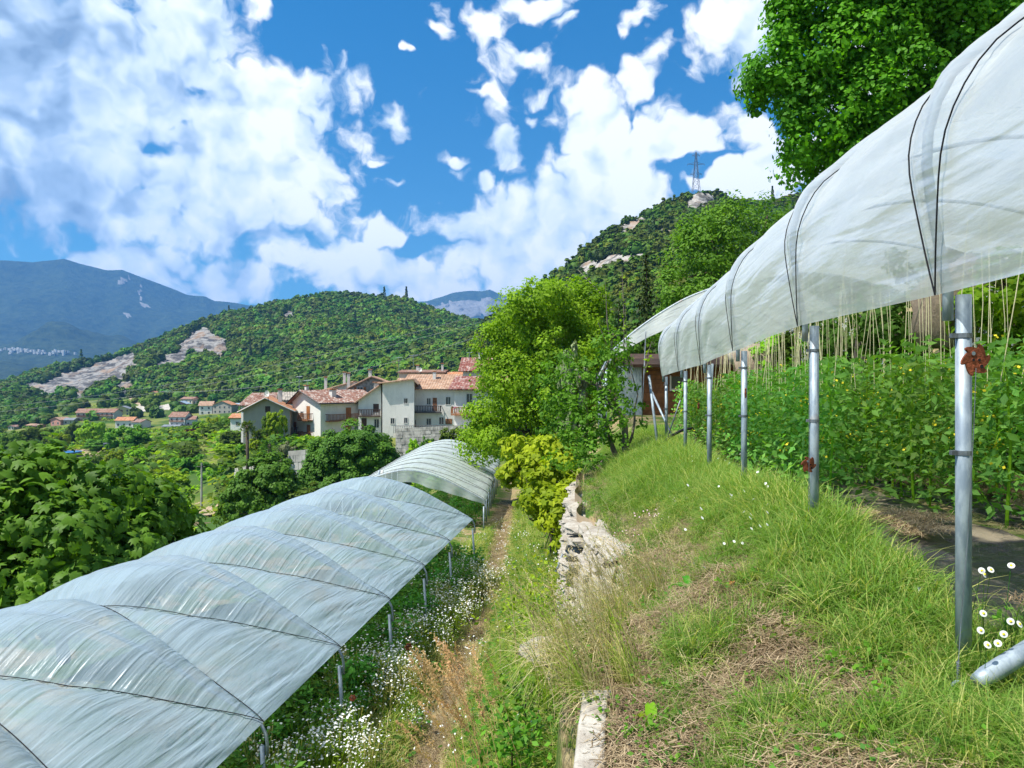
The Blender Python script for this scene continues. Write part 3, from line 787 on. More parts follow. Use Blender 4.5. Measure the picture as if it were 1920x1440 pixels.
# right tunnel on the upper terrace; feet of hoops (film edge level) measured off the posts
def feet_high(ys, z): return [(1.47+.11*y-.06, y, zz) for y, zz in zip(ys, z)]
ysR = [.75, 2.8, 4.66, 6.78, 8.75, 10.95, 13.7]
zsR = [.36, .37, .40, .335, .255, .22, .16]
TR = tunnel('polytunnel', 'tall white polytunnel over tomato rows, rusty plates wired to its posts', feet_high(ysR, zsR), PROF_HIGH, 1, M['film_high'], 1.4,
       sag=.16, wr=.028, nw=150, ns=30, seed=5, hoop_r=.020, post_r=.0285, wfreq=3.2, rope_r=.0036, drop=.025, edge_sag=.05, w_edge=(.002, .985))
ysF = [17.2, 19.2, 21.2, 23.2, 25.2]
TF = tunnel('polytunnel', 'white polytunnel with dark-edged open end beyond the tall tunnel, beside the brown shed', [(2.20+.10*(y-17), y, .42-.03*(y-17)) for y in ysF], [(0, 0), (.25, .42), (1.0, 1.05), (2.0, 1.65), (3.0, 1.98), (3.7, 2.03), (4.4, 1.9), (5.3, 1.4), (6.2, .7), (6.5, 0)], 1, M['film_high'], 1.4,
       sag=.12, wr=.02, nw=70, ns=12, seed=8, post_r=.028, wfreq=2.5, rope_r=.010, end_curtain=.5)
# lower tunnels
zL = lambda y: -3.65+.008*(y-7.2)
ysL = [1.2, 3.2, 5.2, 7.2, 9.2, 11.2, 13.2, 15.2, 17.6]
TL = tunnel('polytunnel', 'long milky polytunnel on the lower terrace, nearest on the left, its film pulled into waves', [(footx(y), y, zL(y)) for y in ysL], PROF_LOW, -1, M['film_low'], 1.1,
       sag=.29, wr=.028, nw=250, ns=34, seed=11, hoop_r=.018, post_r=.024, wfreq=5.5, rope_r=.0045, lean=(.10, -.10), w_edge=(.035, .965), posts_far=False)
ysM = [24.6+1.6*k for k in range(9)]
TM = tunnel('polytunnel', 'second lower polytunnel with open front, farther along the lower terrace', [(-.92+.022*(y-24.6), y, -4.22+.004*(y-24.6)) for y in ysM], [(a*1.03, b*1.02) for a, b in PROF_LOW], -1, M['film_far'], 1.1,
       sag=.05, wr=.02, nw=90, ns=14, seed=15, hoop_r=.02, post_r=.026, wfreq=3.0, rope_r=.006, end_curtain=.45, w_edge=(.02, .98))
# ------------------------------------------------------------------ forest on the hills (reads as one mass)
def blob_proto(seed, mat, n=70, leaf=.30, flat=.8, conifer=False):
    r = RS(seed)
    if conifer:
        h = r.rand(n*2)**1.2; a = r.rand(n*2)*6.28; rad = (1-h)*.42*r.uniform(.6, 1.1, n*2)
        C = np.stack([np.cos(a)*rad, np.sin(a)*rad, h*2.1-.4], 1); N = np.stack([np.cos(a), np.sin(a), .5+0*a], 1)
        V, Fc, va = leaves(C, N, leaf*r.uniform(.6, 1.1, len(C)), r, 'quad')
        return mesh_np('conifer_crown', V, Fc, mat, attrs={'var': va})
    ells = [(0, 0, .1, .5, .5, .5)]+[(r.uniform(-.3, .3), r.uniform(-.3, .3), r.uniform(-.1, .35), .32, .32, .3) for _ in range(3)]
    C, N, var = crown_pts(ells, 16, n//8, r, clump=.42, shell=.5, squash=.85, up=.5)
    V, Fc, va = leaves(C, N, leaf*r.uniform(.6, 1.2, len(C)), r, 'quad', var)
    # an inner body keeps the canopy closed
    ic = MB(); k = 10
    for th in range(5):
        pass
    us = np.linspace(0, 2*np.pi, 9)[:-1]; rings = []
    for ph in (-.9, -.35, .25, .8, 1.3):
        rr = math.cos(ph)*.44; z = .08+math.sin(ph)*.42
        rings.append([(math.cos(q)*rr*r.uniform(.85, 1.15), math.sin(q)*rr*r.uniform(.85, 1.15), z+r.uniform(-.04, .04)) for q in us])
    base = len(V); RV = np.array([p for g in rings for p in g])
    RF = []
    for i in range(4):
        for j in range(8):
            a = i*8+j; b = i*8+(j+1) % 8; RF += [[a, b, b+8], [a, b+8, a+8]]
    V = np.concatenate([V, RV]); Fc = np.concatenate([Fc, np.array(RF)+base]); va = np.concatenate([va, np.full(len(RV), .15)])
    return mesh_np('forest_crown', V, Fc, mat, attrs={'var': va})
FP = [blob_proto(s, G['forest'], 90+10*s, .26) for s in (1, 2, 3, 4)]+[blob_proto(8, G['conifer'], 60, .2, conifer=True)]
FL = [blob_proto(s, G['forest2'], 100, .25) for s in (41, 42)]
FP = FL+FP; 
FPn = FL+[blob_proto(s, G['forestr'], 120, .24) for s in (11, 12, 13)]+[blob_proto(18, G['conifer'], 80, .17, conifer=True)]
def forest(name, data, n, size, seed, protos, conif=.05, tmin=-.12, cut=None, thin=()):
    X, D, Z, rk, Tt = data; nu, nt = X.shape; r = RS(seed)
    # cells weighted by their true area
    A = np.abs((X[1:, :-1]-X[:-1, :-1]))*np.sqrt((D[:-1, 1:]-D[:-1, :-1])**2+(Z[:-1, 1:]-Z[:-1, :-1])**2)
    A = A*(Tt[:-1, :-1] >= tmin)*(rk[:-1, :-1] < .5); A = A/A.sum()
    c = r.choice(A.size, n, p=A.ravel()); i = c//(nt-1); j = c % (nt-1); a = r.rand(n); b = r.rand(n)
    def lp(Q): return (Q[i, j]*(1-a)+Q[i+1, j]*a)*(1-b)+(Q[i, j+1]*(1-a)+Q[i+1, j+1]*a)*b
    P_ = np.stack([lp(X), lp(D), lp(Z)], 1)
    rr = lp(rk); dens = fbm(P_[:, 0]/70, P_[:, 1]/70, seed, 4)
    pu = P_[:, 0]/P_[:, 1]*F+960; pv = 720-P_[:, 2]/P_[:, 1]*F
    keep = (~((pu > 85) & (pu < 465) & (pv > 744)) | (r.rand(n) < .10)) & ((rr < .3) | (r.rand(n) < .22))
    if cut is not None: keep &= cut(P_)
    P_ = P_[keep]; dens = dens[keep]; m = len(P_)
    sz = size*r.uniform(.5, 1.55, m)*(1+.35*dens)
    P_[:, 2] += sz*.25
    pk = r.randint(0, len(protos)-1, m); pk = np.where((dens+.15*r.randn(m) < -.02) & (pk < 2), 2+pk, pk); cm = (r.rand(m) < conif*(1+3*(dens > .12))); pk[cm] = len(protos)-1
    return tag(scatter(name, P_, protos, scl=sz, pick=pk, seed=seed), kind='stuff')
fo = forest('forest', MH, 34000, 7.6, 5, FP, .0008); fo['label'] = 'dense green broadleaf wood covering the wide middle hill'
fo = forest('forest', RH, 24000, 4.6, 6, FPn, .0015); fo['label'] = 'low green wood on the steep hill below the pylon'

# ------------------------------------------------------------------ single trees and shrubs in the valley
# protos (unit size: radius about 1, standing on z=0)
def round_proto(seed, mat, nclump=90, per=80, leaf=.075, tall=1.0, shape='quad', bark='bark', clump=.27, nl=4, squash=.8):
    r = RS(seed)
    ells = [(0, 0, .95*tall, .72, .72, .75*tall)]+[(math.cos(a)*.42, math.sin(a)*.42, r.uniform(.6, 1.25)*tall, .48, .48, .45*tall) for a in r.rand(nl)*6.28]
    return tree_meshes(ells, (0, 0, 0), r, nclump, per, leaf, mat, shape=shape, r0=.06, clump=clump, squash=squash)
VP = {}
for kk, (seed, tall) in {'a': (21, 1.0), 'b': (22, 1.15), 'c': (23, .9)}.items():
    VP[kk] = round_proto(seed, G['mid'], tall=tall)
def con_proto(seed):
    r = RS(seed); C = []; N = []
    for lay in range(22):
        h = lay/22.; z = .25+h*3.0; R = (1-h)**.85*.85+.05
        nb = int(16*(1-h))+5
        for b in range(nb):
            a = b/nb*6.283+r.rand(); L = R*r.uniform(.7, 1.1); k = int(9*L/.9)+3
            f = np.linspace(.15, 1, k)
            C.append(np.stack([np.cos(a)*L*f+r.randn(k)*.03, np.sin(a)*L*f+r.randn(k)*.03, z-.22*L*f**1.5+r.randn(k)*.02], 1))
            N.append(np.tile([math.cos(a)*.3, math.sin(a)*.3, .8], (k, 1))+r.randn(k, 3)*.4)
    C = np.concatenate(C); N = np.concatenate(N)
    V, Fc, va = leaves(C, N, .17*r.uniform(.7, 1.3, len(C)), r, 'leaf', asp=.45)
    cm = mesh_np('crown', V, Fc, G['conifer'], attrs={'var': va})
    return cm, MB().tube([(0, 0, -.2), (0, 0, 3.1)], [.08, .02], 7).mesh('trunk', M['bark'], True)
VP['con'] = con_proto(31)
def shade_mesh(me, mat):
    m2 = me.copy(); m2.materials.clear(); m2.materials.append(mat); return m2
SH = {}
def vtree(kind, color, u, vtop, vbase, wpx, d, label, name='broadleaf_tree', cat='tree', group=None, sink=0.0, rz=None, onland=False):
    b = P(u, vbase, d)
    key = (kind, color)
    if key not in SH: SH[key] = (shade_mesh(VP[kind][0], G[color]) if color != 'conifer' else VP[kind][0])
    w = wpx/F*d/2.0/(1.0 if kind != 'con' else .9); h = (vbase-vtop)/F*d
    H0 = {'a': 1.75, 'b': 2.0, 'c': 1.55, 'con': 3.2}[kind]
    gz = g1(b[0], b[1]); z = b[2]
    if onland or z > gz: 
        h = h+(z-gz)*1.0; z = gz
    t = thing(name, label, cat, (b[0], b[1], z-sink), (rz if rz is not None else (u*7.3) % 6.28), group)
    t.scale = (w, w, h/H0)
    obj('crown', SH[key], t); obj('trunk', VP[kind][1], t)
    return t
vt = [
 ('a','yel',172,783,836,62,215,'bright green round tree beside the vegetable plot, behind the blue pool'),
 ('a','mid',72,792,845,70,230,'mid green tree behind the small red roofed shed'),
 ('c','mid',28,806,846,60,225,'low spreading tree left of the red roofed shed'),
 ('b','yel',112,808,846,44,212,'light green shrub just right of the red roofed shed'),
 ('c','dark',100,815,842,24,205,'small dark bush on the bare bank beside the pool'),
 ('a','dark',140,786,822,34,240,'dark green tree between two lighter round trees'),
 ('b','mid',238,790,872,92,170,'large olive green tree in the middle of the valley gardens'),
 ('a','dark',262,836,892,60,150,'dark leafy tree under the large valley tree'),
 ('a','red',367,798,838,54,190,'dark red leaved tree among the green ones'),
 ('b','yel',400,778,828,44,195,'bright green tree right beside the dark red one'),
 ('c','dark',432,795,836,44,180,'dark green tree in front of the small orange roofed house'),
 ('a','mid',300,818,850,70,185,'low hedge-like tree left of the dark red one'),
 ('c','mid',190,820,845,70,200,'row shrub standing in the vegetable plot'),
 ('a','mid',360,845,930,96,125,'broad mid green tree on the slope above the utility pole'),
 ('b','dark',315,850,905,70,138,'dark tree left of the broad slope tree'),
 ('a','yel',395,870,935,70,112,'fresh green shrub right of the utility pole'),
 ('b','yel',318,882,935,84,105,'yellowish bush low on the slope, left of the utility pole'),
 ('c','mid',225,870,900,100,135,'wide low bush below the big valley tree'),
 ('a','mid',345,832,870,60,150,'rounded tree below the dark red one'),
 ('c','yel',430,828,850,66,140,'clipped bright hedge below the grey gabled house'),
 ('a','olive',434,842,872,24,115,'small blue grey shrub near the palms'),
 ('b','mid',440,862,900,34,108,'upright bright green shrub by the retaining wall'),
 ('a','yel',520,762,815,50,106,'bright green tree against the grey gabled house wall'),
 ('b','mid',505,775,822,40,108,'leafy green tree in front of the brown door'),
 ('a','olive',540,822,858,58,92,'silvery olive tree at the foot of the white house'),
 ('c','yel',482,815,850,50,100,'young green fruit bush between the palms'),
 ('b','mid',560,838,870,30,90,'small green bush right of the silvery olive tree'),
 ('a','dark',500,872,1010,150,50,'dark green tree standing left of the big round shrub'),
 ('c','mid',440,925,1015,90,52,'leafy bush at the left foot of the dark tree'),
 ('c','dark',585,905,975,140,46,'dark bush at the foot of the big round shrub'),
 ('b','yel',775,818,875,34,80,'narrow fresh green shrub climbing the stone terrace wall'),
 ('a','mid',800,812,880,36,76,'green climber bush hanging over the terrace wall'),
 ('b','mid',850,796,862,64,66,'green tree in front of the balcony house corner'),
 ('a','yel',900,800,900,80,52,'bright green bush at the left foot of the walnut tree'),
 ('b','mid',130,700,770,30,520,'small tree on the hillside edge'),
 ('b','forestr',660,700,745,70,190,'dark tree behind the tan roofed stone house'),
]
for i, (k, c, u, vt_, vb, w, d, lab) in enumerate(vt[:-2]):
    vtree(k, c, u, vt_, vb, w, d, lab, name='broadleaf_shrub' if ('bush' in lab or 'shrub' in lab or 'hedge' in lab) else 'broadleaf_tree', cat='shrub' if ('bush' in lab or 'shrub' in lab or 'hedge' in lab) else 'tree')
# loose belt of trees behind and between the houses (each one a tree)
r = RS(77); grp = 'trees scattered through the valley behind the houses'
cols = ['mid', 'dark', 'mid', 'yel', 'dark']
k = 0
for i in range(150):
    u = r.uniform(-60, 900); d = r.uniform(230, 430)
    if 330 < d < 400 and 60 < u < 460 and r.rand() < .75: continue
    x = (u-960)/F*d; z = g1(x, d); v = 720-z/d*F
    w = r.uniform(26, 52)*230/d
    if 70 < u < 465 and v-w*.9 < 800: continue
    t = vtree('abc'[i % 3], cols[i % 5], u, v-w*.9, v, w, d, 'VT', group=grp, onland=True); k += 1
for i in range(60):
    u = r.uniform(-80, 560); d = r.uniform(110, 215)
    x = (u-960)/F*d; z = g1(x, d); v = 720-z/d*F
    if (u > 440 and v < 860) or (u < 215 and 838 < v < 872): continue
    w = r.uniform(34, 66)*120/d*r.uniform(.8, 1.1)
    vtree('abc'[i % 3], cols[(i*3+1) % 5], u, v-w*.75, v, w, d, 'VB', name='broadleaf_shrub', cat='shrub', group='bushes scattered over the valley gardens', onland=True)

for key, txt in (('VT', 'valley tree %s from the left in the belt around the far village'), ('VB', 'garden bush %s from the left on the slope below the far village')):
    L_ = sorted([o for o in COL.objects if o.get('label') == key], key=lambda o: o.location.x/o.location.y)
    for q, o in enumerate(L_): o['label'] = txt % nth(q+1)
r = RS(88); x = r.uniform(-620, -60, 9000); y = r.uniform(420, 800, 9000); uu = x/y*F+960; vv = 720-ground(x, y)/y*F; ok = ~((uu > 85) & (uu < 465) & (vv > 744) & (r.rand(len(x)) > .08)); x, y = x[ok], y[ok]
fo = scatter('forest', np.stack([x, y, ground(x, y)+1.5], 1), FP, scl=7.5*r.uniform(.6, 1.2, len(x)), pick=r.randint(0, 4, len(x)), seed=12); fo['label'] = 'wood at the foot of the middle hill behind the far village'
# big round dark shrub beside the lower tunnel
b = P(662, 938, 56)
make_tree('holm_oak', 'large round dark green tree left of the lower polytunnels', 'tree', (b[0], b[1], g1(b[0], b[1])), [(0, 0, 3.4, 3.4, 3.2, 2.8), (2.0, -.3, 2.9, 2.1, 2, 2.1), (-2.3, 0, 2.4, 1.9, 2, 2.1), (.3, -.5, 4.3, 2.2, 2, 1.7), (-1, -1.5, 1.6, 2.5, 2, 1.6), (1.8, -1.5, 1.5, 2.2, 2, 1.5)],
          RS(41), 420, 260, .15, G['dark'], shape='quad', clump=.26, r0=.3, up=.5)
b = P(500, 1010, 47)
make_tree('dark_tree', 'dark leafy tree with loose crown left of the round tree', 'tree', (b[0], b[1], g1(b[0], b[1])), [(0, 0, 3.2, 2.1, 2, 2.2), (-1.2, 0, 2.2, 1.7, 1.6, 1.8), (1.4, 0, 2.3, 1.6, 1.6, 1.6), (2.6, 0, 1.4, 1.5, 1.5, 1.2)],
          RS(42), 300, 150, .15, G['dark'], shape='quad', clump=.26, r0=.2)

# walnut, bright green, centre
b = (1.9, 31.0); gz = g1(*b)
def W_(u, v, d): q = P(u, v, d); return (q[0]-b[0], q[1]-b[1], q[2]-gz)
ell = []
for (u, v, ru, rv) in [(1010, 570, 58, 42), (1085, 580, 52, 52), (985, 640, 76, 62), (1060, 660, 78, 70), (930, 655, 34, 52), (960, 720, 66, 62), (1040, 750, 86, 72), (925, 770, 44, 52), (985, 820, 96, 52), (1100, 720, 44, 70), (890, 830, 32, 42), (1060, 560, 40, 36), (1095, 640, 40, 60), (960, 600, 46, 40)]:
    c = W_(u, v, 29+(v % 3)); ell.append((c[0], c[1], c[2], ru/F*29, ru/F*29*.9, rv/F*29))
make_tree('walnut_tree', 'large bright green leafy tree in the middle, right of the village', 'tree', (b[0], b[1], gz), ell, RS(51), 560, 110, .15, G['walnut'], shape='leaf', asp=.62, r0=.22, bark='barkgrey', crad=.62, squash=.8)
# yellow-green vine over the wall
b = (1.0, 16.5); gz = g1(*b)
ell = []
for (u, v, ru, rv, d) in [(985, 845, 44, 26, 17.5), (1020, 870, 46, 36, 16.5), (1050, 900, 40, 40, 15.5), (1010, 930, 40, 42, 15.2), (1050, 965, 34, 42, 14.5), (1075, 1000, 16, 30, 13.5), (975, 880, 36, 30, 17.2), (1040, 840, 34, 26, 16.5), (1080, 920, 22, 40, 15)]:
    c = P(u, v, d); ell.append((c[0]-b[0], c[1]-b[1], c[2]-gz, ru/F*d, ru/F*d*.8, rv/F*d))
make_tree('grape_vine', 'yellow green vine spilling over the terrace wall above the path', 'vine', (b[0], b[1], gz), ell, RS(52), 150, 60, .15, G['vine'], shape='broad', r0=.05, crad=.26, squash=.8)
# pear tree on the upper terrace
def tree_px(name, label, base, blobs, limbs, r, nclump, per, size, mat, crad, shape='leaf', r0=.06, bark='barkgrey', asp=.6, cat='tree', squash=.8):
    """blobs (u,v,d,ru,rv) place the foliage, limbs are lists of (u,v,d,radius)"""
    E = []
    for (u, v, d, ru, rv) in blobs:
        c = P(u, v, d)-np.array(base); E.append((c[0], c[1], c[2], ru/F*d, ru/F*d*.9, rv/F*d))
    C, N, var = crown_pts(E, nclump, per, r, crad=crad, squash=squash)
    V, Fc, va = leaves(C, N, size*r.uniform(.6, 1.3, len(C)), r, shape, var, asp)
    t = thing(name, label, cat, base)
    obj('crown', mesh_np('crown', V, Fc, mat, attrs={'var': va}), t)
    mb = MB()
    for L in limbs:
        q = [Vector(P(u, v, d)-np.array(base)) for (u, v, d, w) in L]
        # soften with midpoints
        pts = []; rad = []
        for i in range(len(q)-1):
            pts += [q[i], q[i].lerp(q[i+1], .5)+Vector(r.randn(3)*.02)]; rad += [L[i][3], (L[i][3]+L[i+1][3])/2]
        pts.append(q[-1]); rad.append(L[-1][3]); mb.tube(pts, rad, 7)
    mb.build('trunk', M[bark], t, smooth=True)
    return t
pb = P(1174, 892, 13.4); pb[2] = g1(pb[0], pb[1])
tree_px('pear_tree', 'small pear tree with bent brown trunk and sparse leaves on the terrace', pb,
    [(1130, 700, 13.4, 60, 46), (1080, 740, 13.6, 60, 50), (1040, 700, 14, 40, 40), (1150, 650, 13.4, 34, 40), (1100, 800, 13.2, 50, 40), (1070, 850, 13.0, 40, 34), (1150, 760, 13.0, 34, 40), (1180, 700, 13.4, 26, 40), (1040, 780, 14, 40, 44), (1110, 860, 12.8, 34, 26), (1160, 830, 13, 22, 30), (1200, 780, 13.4, 14, 40)],
    [[(1176, 905, 13.4, .085), (1178, 860, 13.4, .075), (1172, 815, 13.4, .065), (1166, 780, 13.4, .06), (1150, 740, 13.4, .045), (1120, 722, 13.5, .035), (1085, 705, 13.6, .02)],
     [(1170, 905, 13.3, .06), (1162, 870, 13.3, .055), (1145, 830, 13.2, .05), (1134, 790, 13.1, .04), (1128, 750, 13.2, .03), (1118, 700, 13.3, .015)],
     [(1166, 780, 13.4, .045), (1135, 750, 13.6, .035), (1125, 720, 13.6, .03), (1140, 680, 13.5, .02), (1150, 620, 13.4, .008)],
     [(1176, 840, 13.4, .03), (1190, 790, 13.3, .022), (1196, 740, 13.3, .012), (1172, 640, 13.3, .006)],
     [(1160, 868, 13.2, .02), (1130, 862, 12.9, .014), (1112, 880, 12.7, .006)]],
    RS(53), 210, 26, .085, G['pear'], .20, r0=.06)
# thin shoots
sh = thing('water_shoots', 'tall thin upright shoots with small leaves above the pear tree', 'shoots', pb)
mb = MB(); C = []; r = RS(54)
for (u0, v0, u1, v1) in [(1152, 680, 1135, 530), (1170, 690, 1166, 500), (1180, 700, 1172, 560), (1160, 700, 1120, 600), (1210, 700, 1222, 640)]:
    a = P(u0, v0, 13.4)-pb; b_ = P(u1, v1, 13.4)-pb; mb.tube([a, (a+b_)/2+r.randn(3)*.03, b_], [.014, .010, .004], 5)
    f = r.rand(34)[:, None]; C.append(a+(b_-a)*f+r.randn(34, 3)*.045)
mb.build('stems', M['barkgrey'], sh)
C = np.concatenate(C); V, Fc, va = leaves(C, r.randn(len(C), 3)+[0, 0, .6], .085*r.uniform(.6, 1.2, len(C)), r, 'leaf')
obj('foliage', mesh_np('foliage', V, Fc, G['walnut'], attrs={'var': va}), sh)

# lime tree, upper right, hanging branches over the tunnel
bb = np.array([19.0, 21.0, g1(19.0, 21.0)])
blobs = []
r = RS(55)
out = [(1480, 60, 40, 50), (1460, 130, 44, 50), (1440, 190, 38, 44), (1430, 150, 30, 40), (1500, 190, 50, 60), (1510, 260, 42, 44), (1495, 320, 26, 30), (1480, 20, 40, 50), (1550, 100, 90, 90), (1560, 210, 70, 70), (1590, 290, 50, 44), (1545, 300, 34, 34), (1640, 60, 110, 90),
       (1650, 180, 90, 90), (1720, 120, 110, 110), (1800, 30, 120, 90), (1640, 260, 60, 44), (1850, 80, 110, 100), (1900, 0, 120, 90), (1720, 0, 120, 70), (1560, 0, 90, 60), (1750, 210, 90, 70), (1590, 345, 40, 22), (1700, -60, 160, 80), (1900, -80, 160, 90), (1990, 60, 110, 110), (1830, 180, 100, 80), (1530, -40, 70, 60), (1700, 290, 90, 60)]
for (u, v, ru, rv) in out: blobs.append((u, v, 17.5+2.5*((u*13+v*7) % 10)/10., ru, rv))
tree_px('lime_tree', 'huge dense green tree hanging in from the upper right corner', bb, blobs,
    [[(2100, 650, 20, .5), (2080, 300, 19.5, .4), (1950, 150, 19, .25), (1750, 80, 18.8, .14), (1560, 130, 18.5, .07), (1460, 150, 18, .02)], [(1950, 150, 19, .2), (1750, 220, 18.6, .12), (1600, 250, 18.5, .06), (1500, 300, 18.4, .015)], [(1750, 80, 18.8, .1), (1600, 0, 18, .05), (1480, 20, 18, .015)], [(1600, 250, 18.5, .04), (1500, 150, 18.4, .025), (1430, 190, 18.3, .01)]],
    RS(56), 1450, 74, .135, G['big'], .46, shape='leaf', asp=.72, bark='bark')
# cherry tree behind the right tunnel
bb = np.array([9.2, 30.0, g1(9.2, 30.0)])
blobs = [(1330, 470, 30, 66, 60), (1300, 500, 31, 50, 60), (1390, 440, 30, 60, 50), (1430, 430, 31, 40, 44), (1270, 560, 31, 40, 60), (1340, 560, 30, 60, 50), (1400, 510, 31, 50, 50), (1470, 470, 32, 60, 60), (1250, 620, 31, 40, 40), (1375, 395, 31, 26, 18), (1440, 385, 31, 30, 16), (1310, 430, 31, 40, 30), (1540, 480, 32, 60, 60), (1300, 620, 31, 60, 40)]
tree_px('cherry_tree', 'leafy green tree rising behind the far polytunnel', bb, blobs,
    [[(1370, 720, 30.5, .22), (1365, 560, 30.5, .16), (1350, 500, 30.4, .09), (1330, 440, 30.3, .03)], [(1365, 560, 30.5, .12), (1330, 510, 30.2, .08), (1290, 520, 30.2, .03)], [(1365, 560, 30.5, .12), (1420, 480, 30.5, .07), (1440, 400, 30.5, .02)]],
    RS(57), 360, 74, .17, G['mid'], .62, asp=.5, bark='bark')
vtree('con', 'conifer', 1212, 470, 690, 84, 38, 'dark green spruce standing left of the leafy tree', name='spruce_tree', onland=True)
vtree('con', 'conifer', 1160, 560, 690, 60, 46, 'smaller dark conifer behind the thin shoots', name='spruce_tree', onland=True)
vtree('a', 'olive', 1075, 612, 720, 88, 27, 'grey green olive tree behind the pear tree', name='olive_tree', onland=True)
for (k, c, u, vtp, vb, w, d, lab) in [('b', 'dark', 1120, 545, 690, 90, 60, 'dark green tree between the bright walnut and the spruce'), ('a', 'mid', 1090, 560, 700, 70, 75, 'mid green tree just right of the walnut top'),
     ('b', 'mid', 1250, 590, 700, 90, 44, 'green tree between the spruce and the far polytunnel'), ('a', 'dark', 1180, 610, 720, 90, 36, 'dark leafy bush under the spruce'), ('c', 'mid', 1560, 420, 600, 160, 42, 'green treetop showing over the tall polytunnel'),
     ('b', 'dark', 1700, 330, 600, 200, 45, 'dark treetop behind the tall polytunnel, right'), ('a', 'mid', 1450, 560, 690, 120, 34, 'bushy green tree in the shade behind the strings'), ('a', 'dark', 1000, 700, 850, 120, 45, 'dark tree behind the lower part of the walnut')]:
    vtree(k, c, u, vtp, vb, w, d, lab, onland=True)

# fig in the lower left corner, with very large leaves
bb = np.array([-9.5, 13.6, g1(-9.5, 13.6)])
blobs = [(60, 905, 13.2, 90, 50), (180, 930, 13.6, 80, 46), (-40, 940, 13, 110, 90), (280, 965, 14.2, 60, 50), (330, 1000, 14.6, 40, 44), (80, 1000, 12.6, 120, 80), (200, 1040, 13, 100, 60), (300, 1060, 14, 60, 40), (20, 1090, 11.8, 110, 70), (130, 1110, 12, 90, 50), (60, 870, 13.4, 50, 24), (-90, 1040, 12, 90, 120), (230, 1090, 12.8, 60, 40)]
tree_px('fig_tree', 'fig tree with very large lobed leaves beside the lower polytunnel', bb, blobs,
    [[(120, 1240, 13.6, .12), (100, 1120, 13.2, .08), (60, 1000, 13.2, .04), (60, 890, 13.3, .012)], [(120, 1200, 13.6, .09), (200, 1080, 13.4, .05), (250, 980, 13.8, .02)], [(100, 1150, 13, .07), (0, 1050, 12.6, .04), (-60, 960, 12.8, .015)], [(120, 1200, 13.6, .06), (260, 1100, 13.6, .04), (330, 1010, 14.4, .015)], [(20, 1180, 11.2, .03), (50, 1140, 11, .02), (100, 1105, 11.0, .008)]],
    RS(58), 520, 26, .225, G['fig'], .48, shape='fig', squash=.8)
# ------------------------------------------------------------------ houses
def plaster(name, col, var=.14):
    m, t = newmat(name)
    co = t.node('ShaderNodeTexCoord').outputs['Object']
    n = t.noise(co, .45, 5, .65); n2 = t.noise(t.vmath('MULTIPLY', co, (1, 1, .25)), 1.6, 5, .7)
    c = t.mix(t.math('MULTIPLY', t.rng(n2, .5, .75), .4), col, tuple(q*.55 for q in col))
    c = t.mix(t.math('MULTIPLY', t.rng(n, .45, .7), var*2.5), c, tuple(q*.75 for q in col))
    b = t.node('ShaderNodeBsdfPrincipled', {'Base Color': c, 'Roughness': .9, 'Specular IOR Level': .15})
    t.node('ShaderNodeOutputMaterial', {0: b.outputs[0]}); return m
def tiles(name, c1, c2, c3, sc=3.2, amt=.5):
    m, t = newmat(name)
    co = t.node('ShaderNodeTexCoord').outputs['Object']
    v = t.node('ShaderNodeTexVoronoi', {'Vector': t.vmath('MULTIPLY', co, (1, 1, .6)), 'Scale': sc}, feature='F1').outputs['Color']
    sx = t.node('ShaderNodeSeparateColor', {0: v}).outputs
    c = t.mix(sx[0], c1, c2); c = t.mix(t.math('MULTIPLY', t.rng(sx[1], .5, .9), amt), c, c3)
    c = t.mix(t.math('MULTIPLY', t.rng(t.noise(co, .8, 4, .6), .45, .7), .5), c, tuple(q*.5 for q in c1))
    b = t.node('ShaderNodeBsdfPrincipled', {'Base Color': c, 'Roughness': .85, 'Specular IOR Level': .15})
    bn = t.node('ShaderNodeBump', {'Strength': 1.0, 'Distance': .12, 'Height': sx[2]}); t.l.new(bn.outputs[0], b.inputs['Normal'])
    t.node('ShaderNodeOutputMaterial', {0: b.outputs[0]}); return m
M['white'] = plaster('white_plaster', (.70, .68, .63), .22); M['grey'] = plaster('grey_render', (.40, .37, .32)); M['cream'] = plaster('cream_plaster', (.62, .55, .43))
M['offwhite'] = plaster('offwhite_plaster', (.60, .58, .54), .25); M['pinkw'] = plaster('pink_plaster', (.55, .28, .22)); M['yellw'] = plaster('pale_green_plaster', (.48, .50, .20)); M['stonew'] = mat_simple('rubble_stone', (.34, .30, .25), .95, 0, .5, 2.2, bump=1, bscale=3)
M['tile_red'] = tiles('red_and_pale_tiles', (.19, .09, .065), (.28, .16, .12), (.43, .36, .31), 3.0, .9); M['tile_tan'] = tiles('tan_tiles', (.32, .19, .125), (.42, .27, .18), (.50, .38, .29), 2.4)
M['tile_org'] = tiles('orange_tiles', (.42, .17, .08), (.50, .24, .12), (.5, .36, .26), 2.4); M['tile_brown'] = tiles('brown_tiles', (.22, .12, .085), (.30, .17, .12), (.36, .27, .22), 1.2); M['tile_red2'] = tiles('deep_red_tiles', (.20, .062, .05), (.27, .12, .095), (.42, .31, .27), 3.0, .85)
M['slate'] = mat_simple('grey_roof', (.20, .22, .24), .7, 0, .3, .6); M['bluew'] = mat_simple('blue_grey_roof', (.28, .36, .45), .6, 0, .2, .6)
M['wood'] = mat_simple('brown_wood', (.20, .085, .035), .75, 0, .4, 4); M['wooddark'] = mat_simple('dark_wood', (.07, .04, .028), .8, 0, .4, 4); M['shutter'] = mat_simple('orange_brown_shutter', (.32, .12, .035), .6, 0, .3, 3)
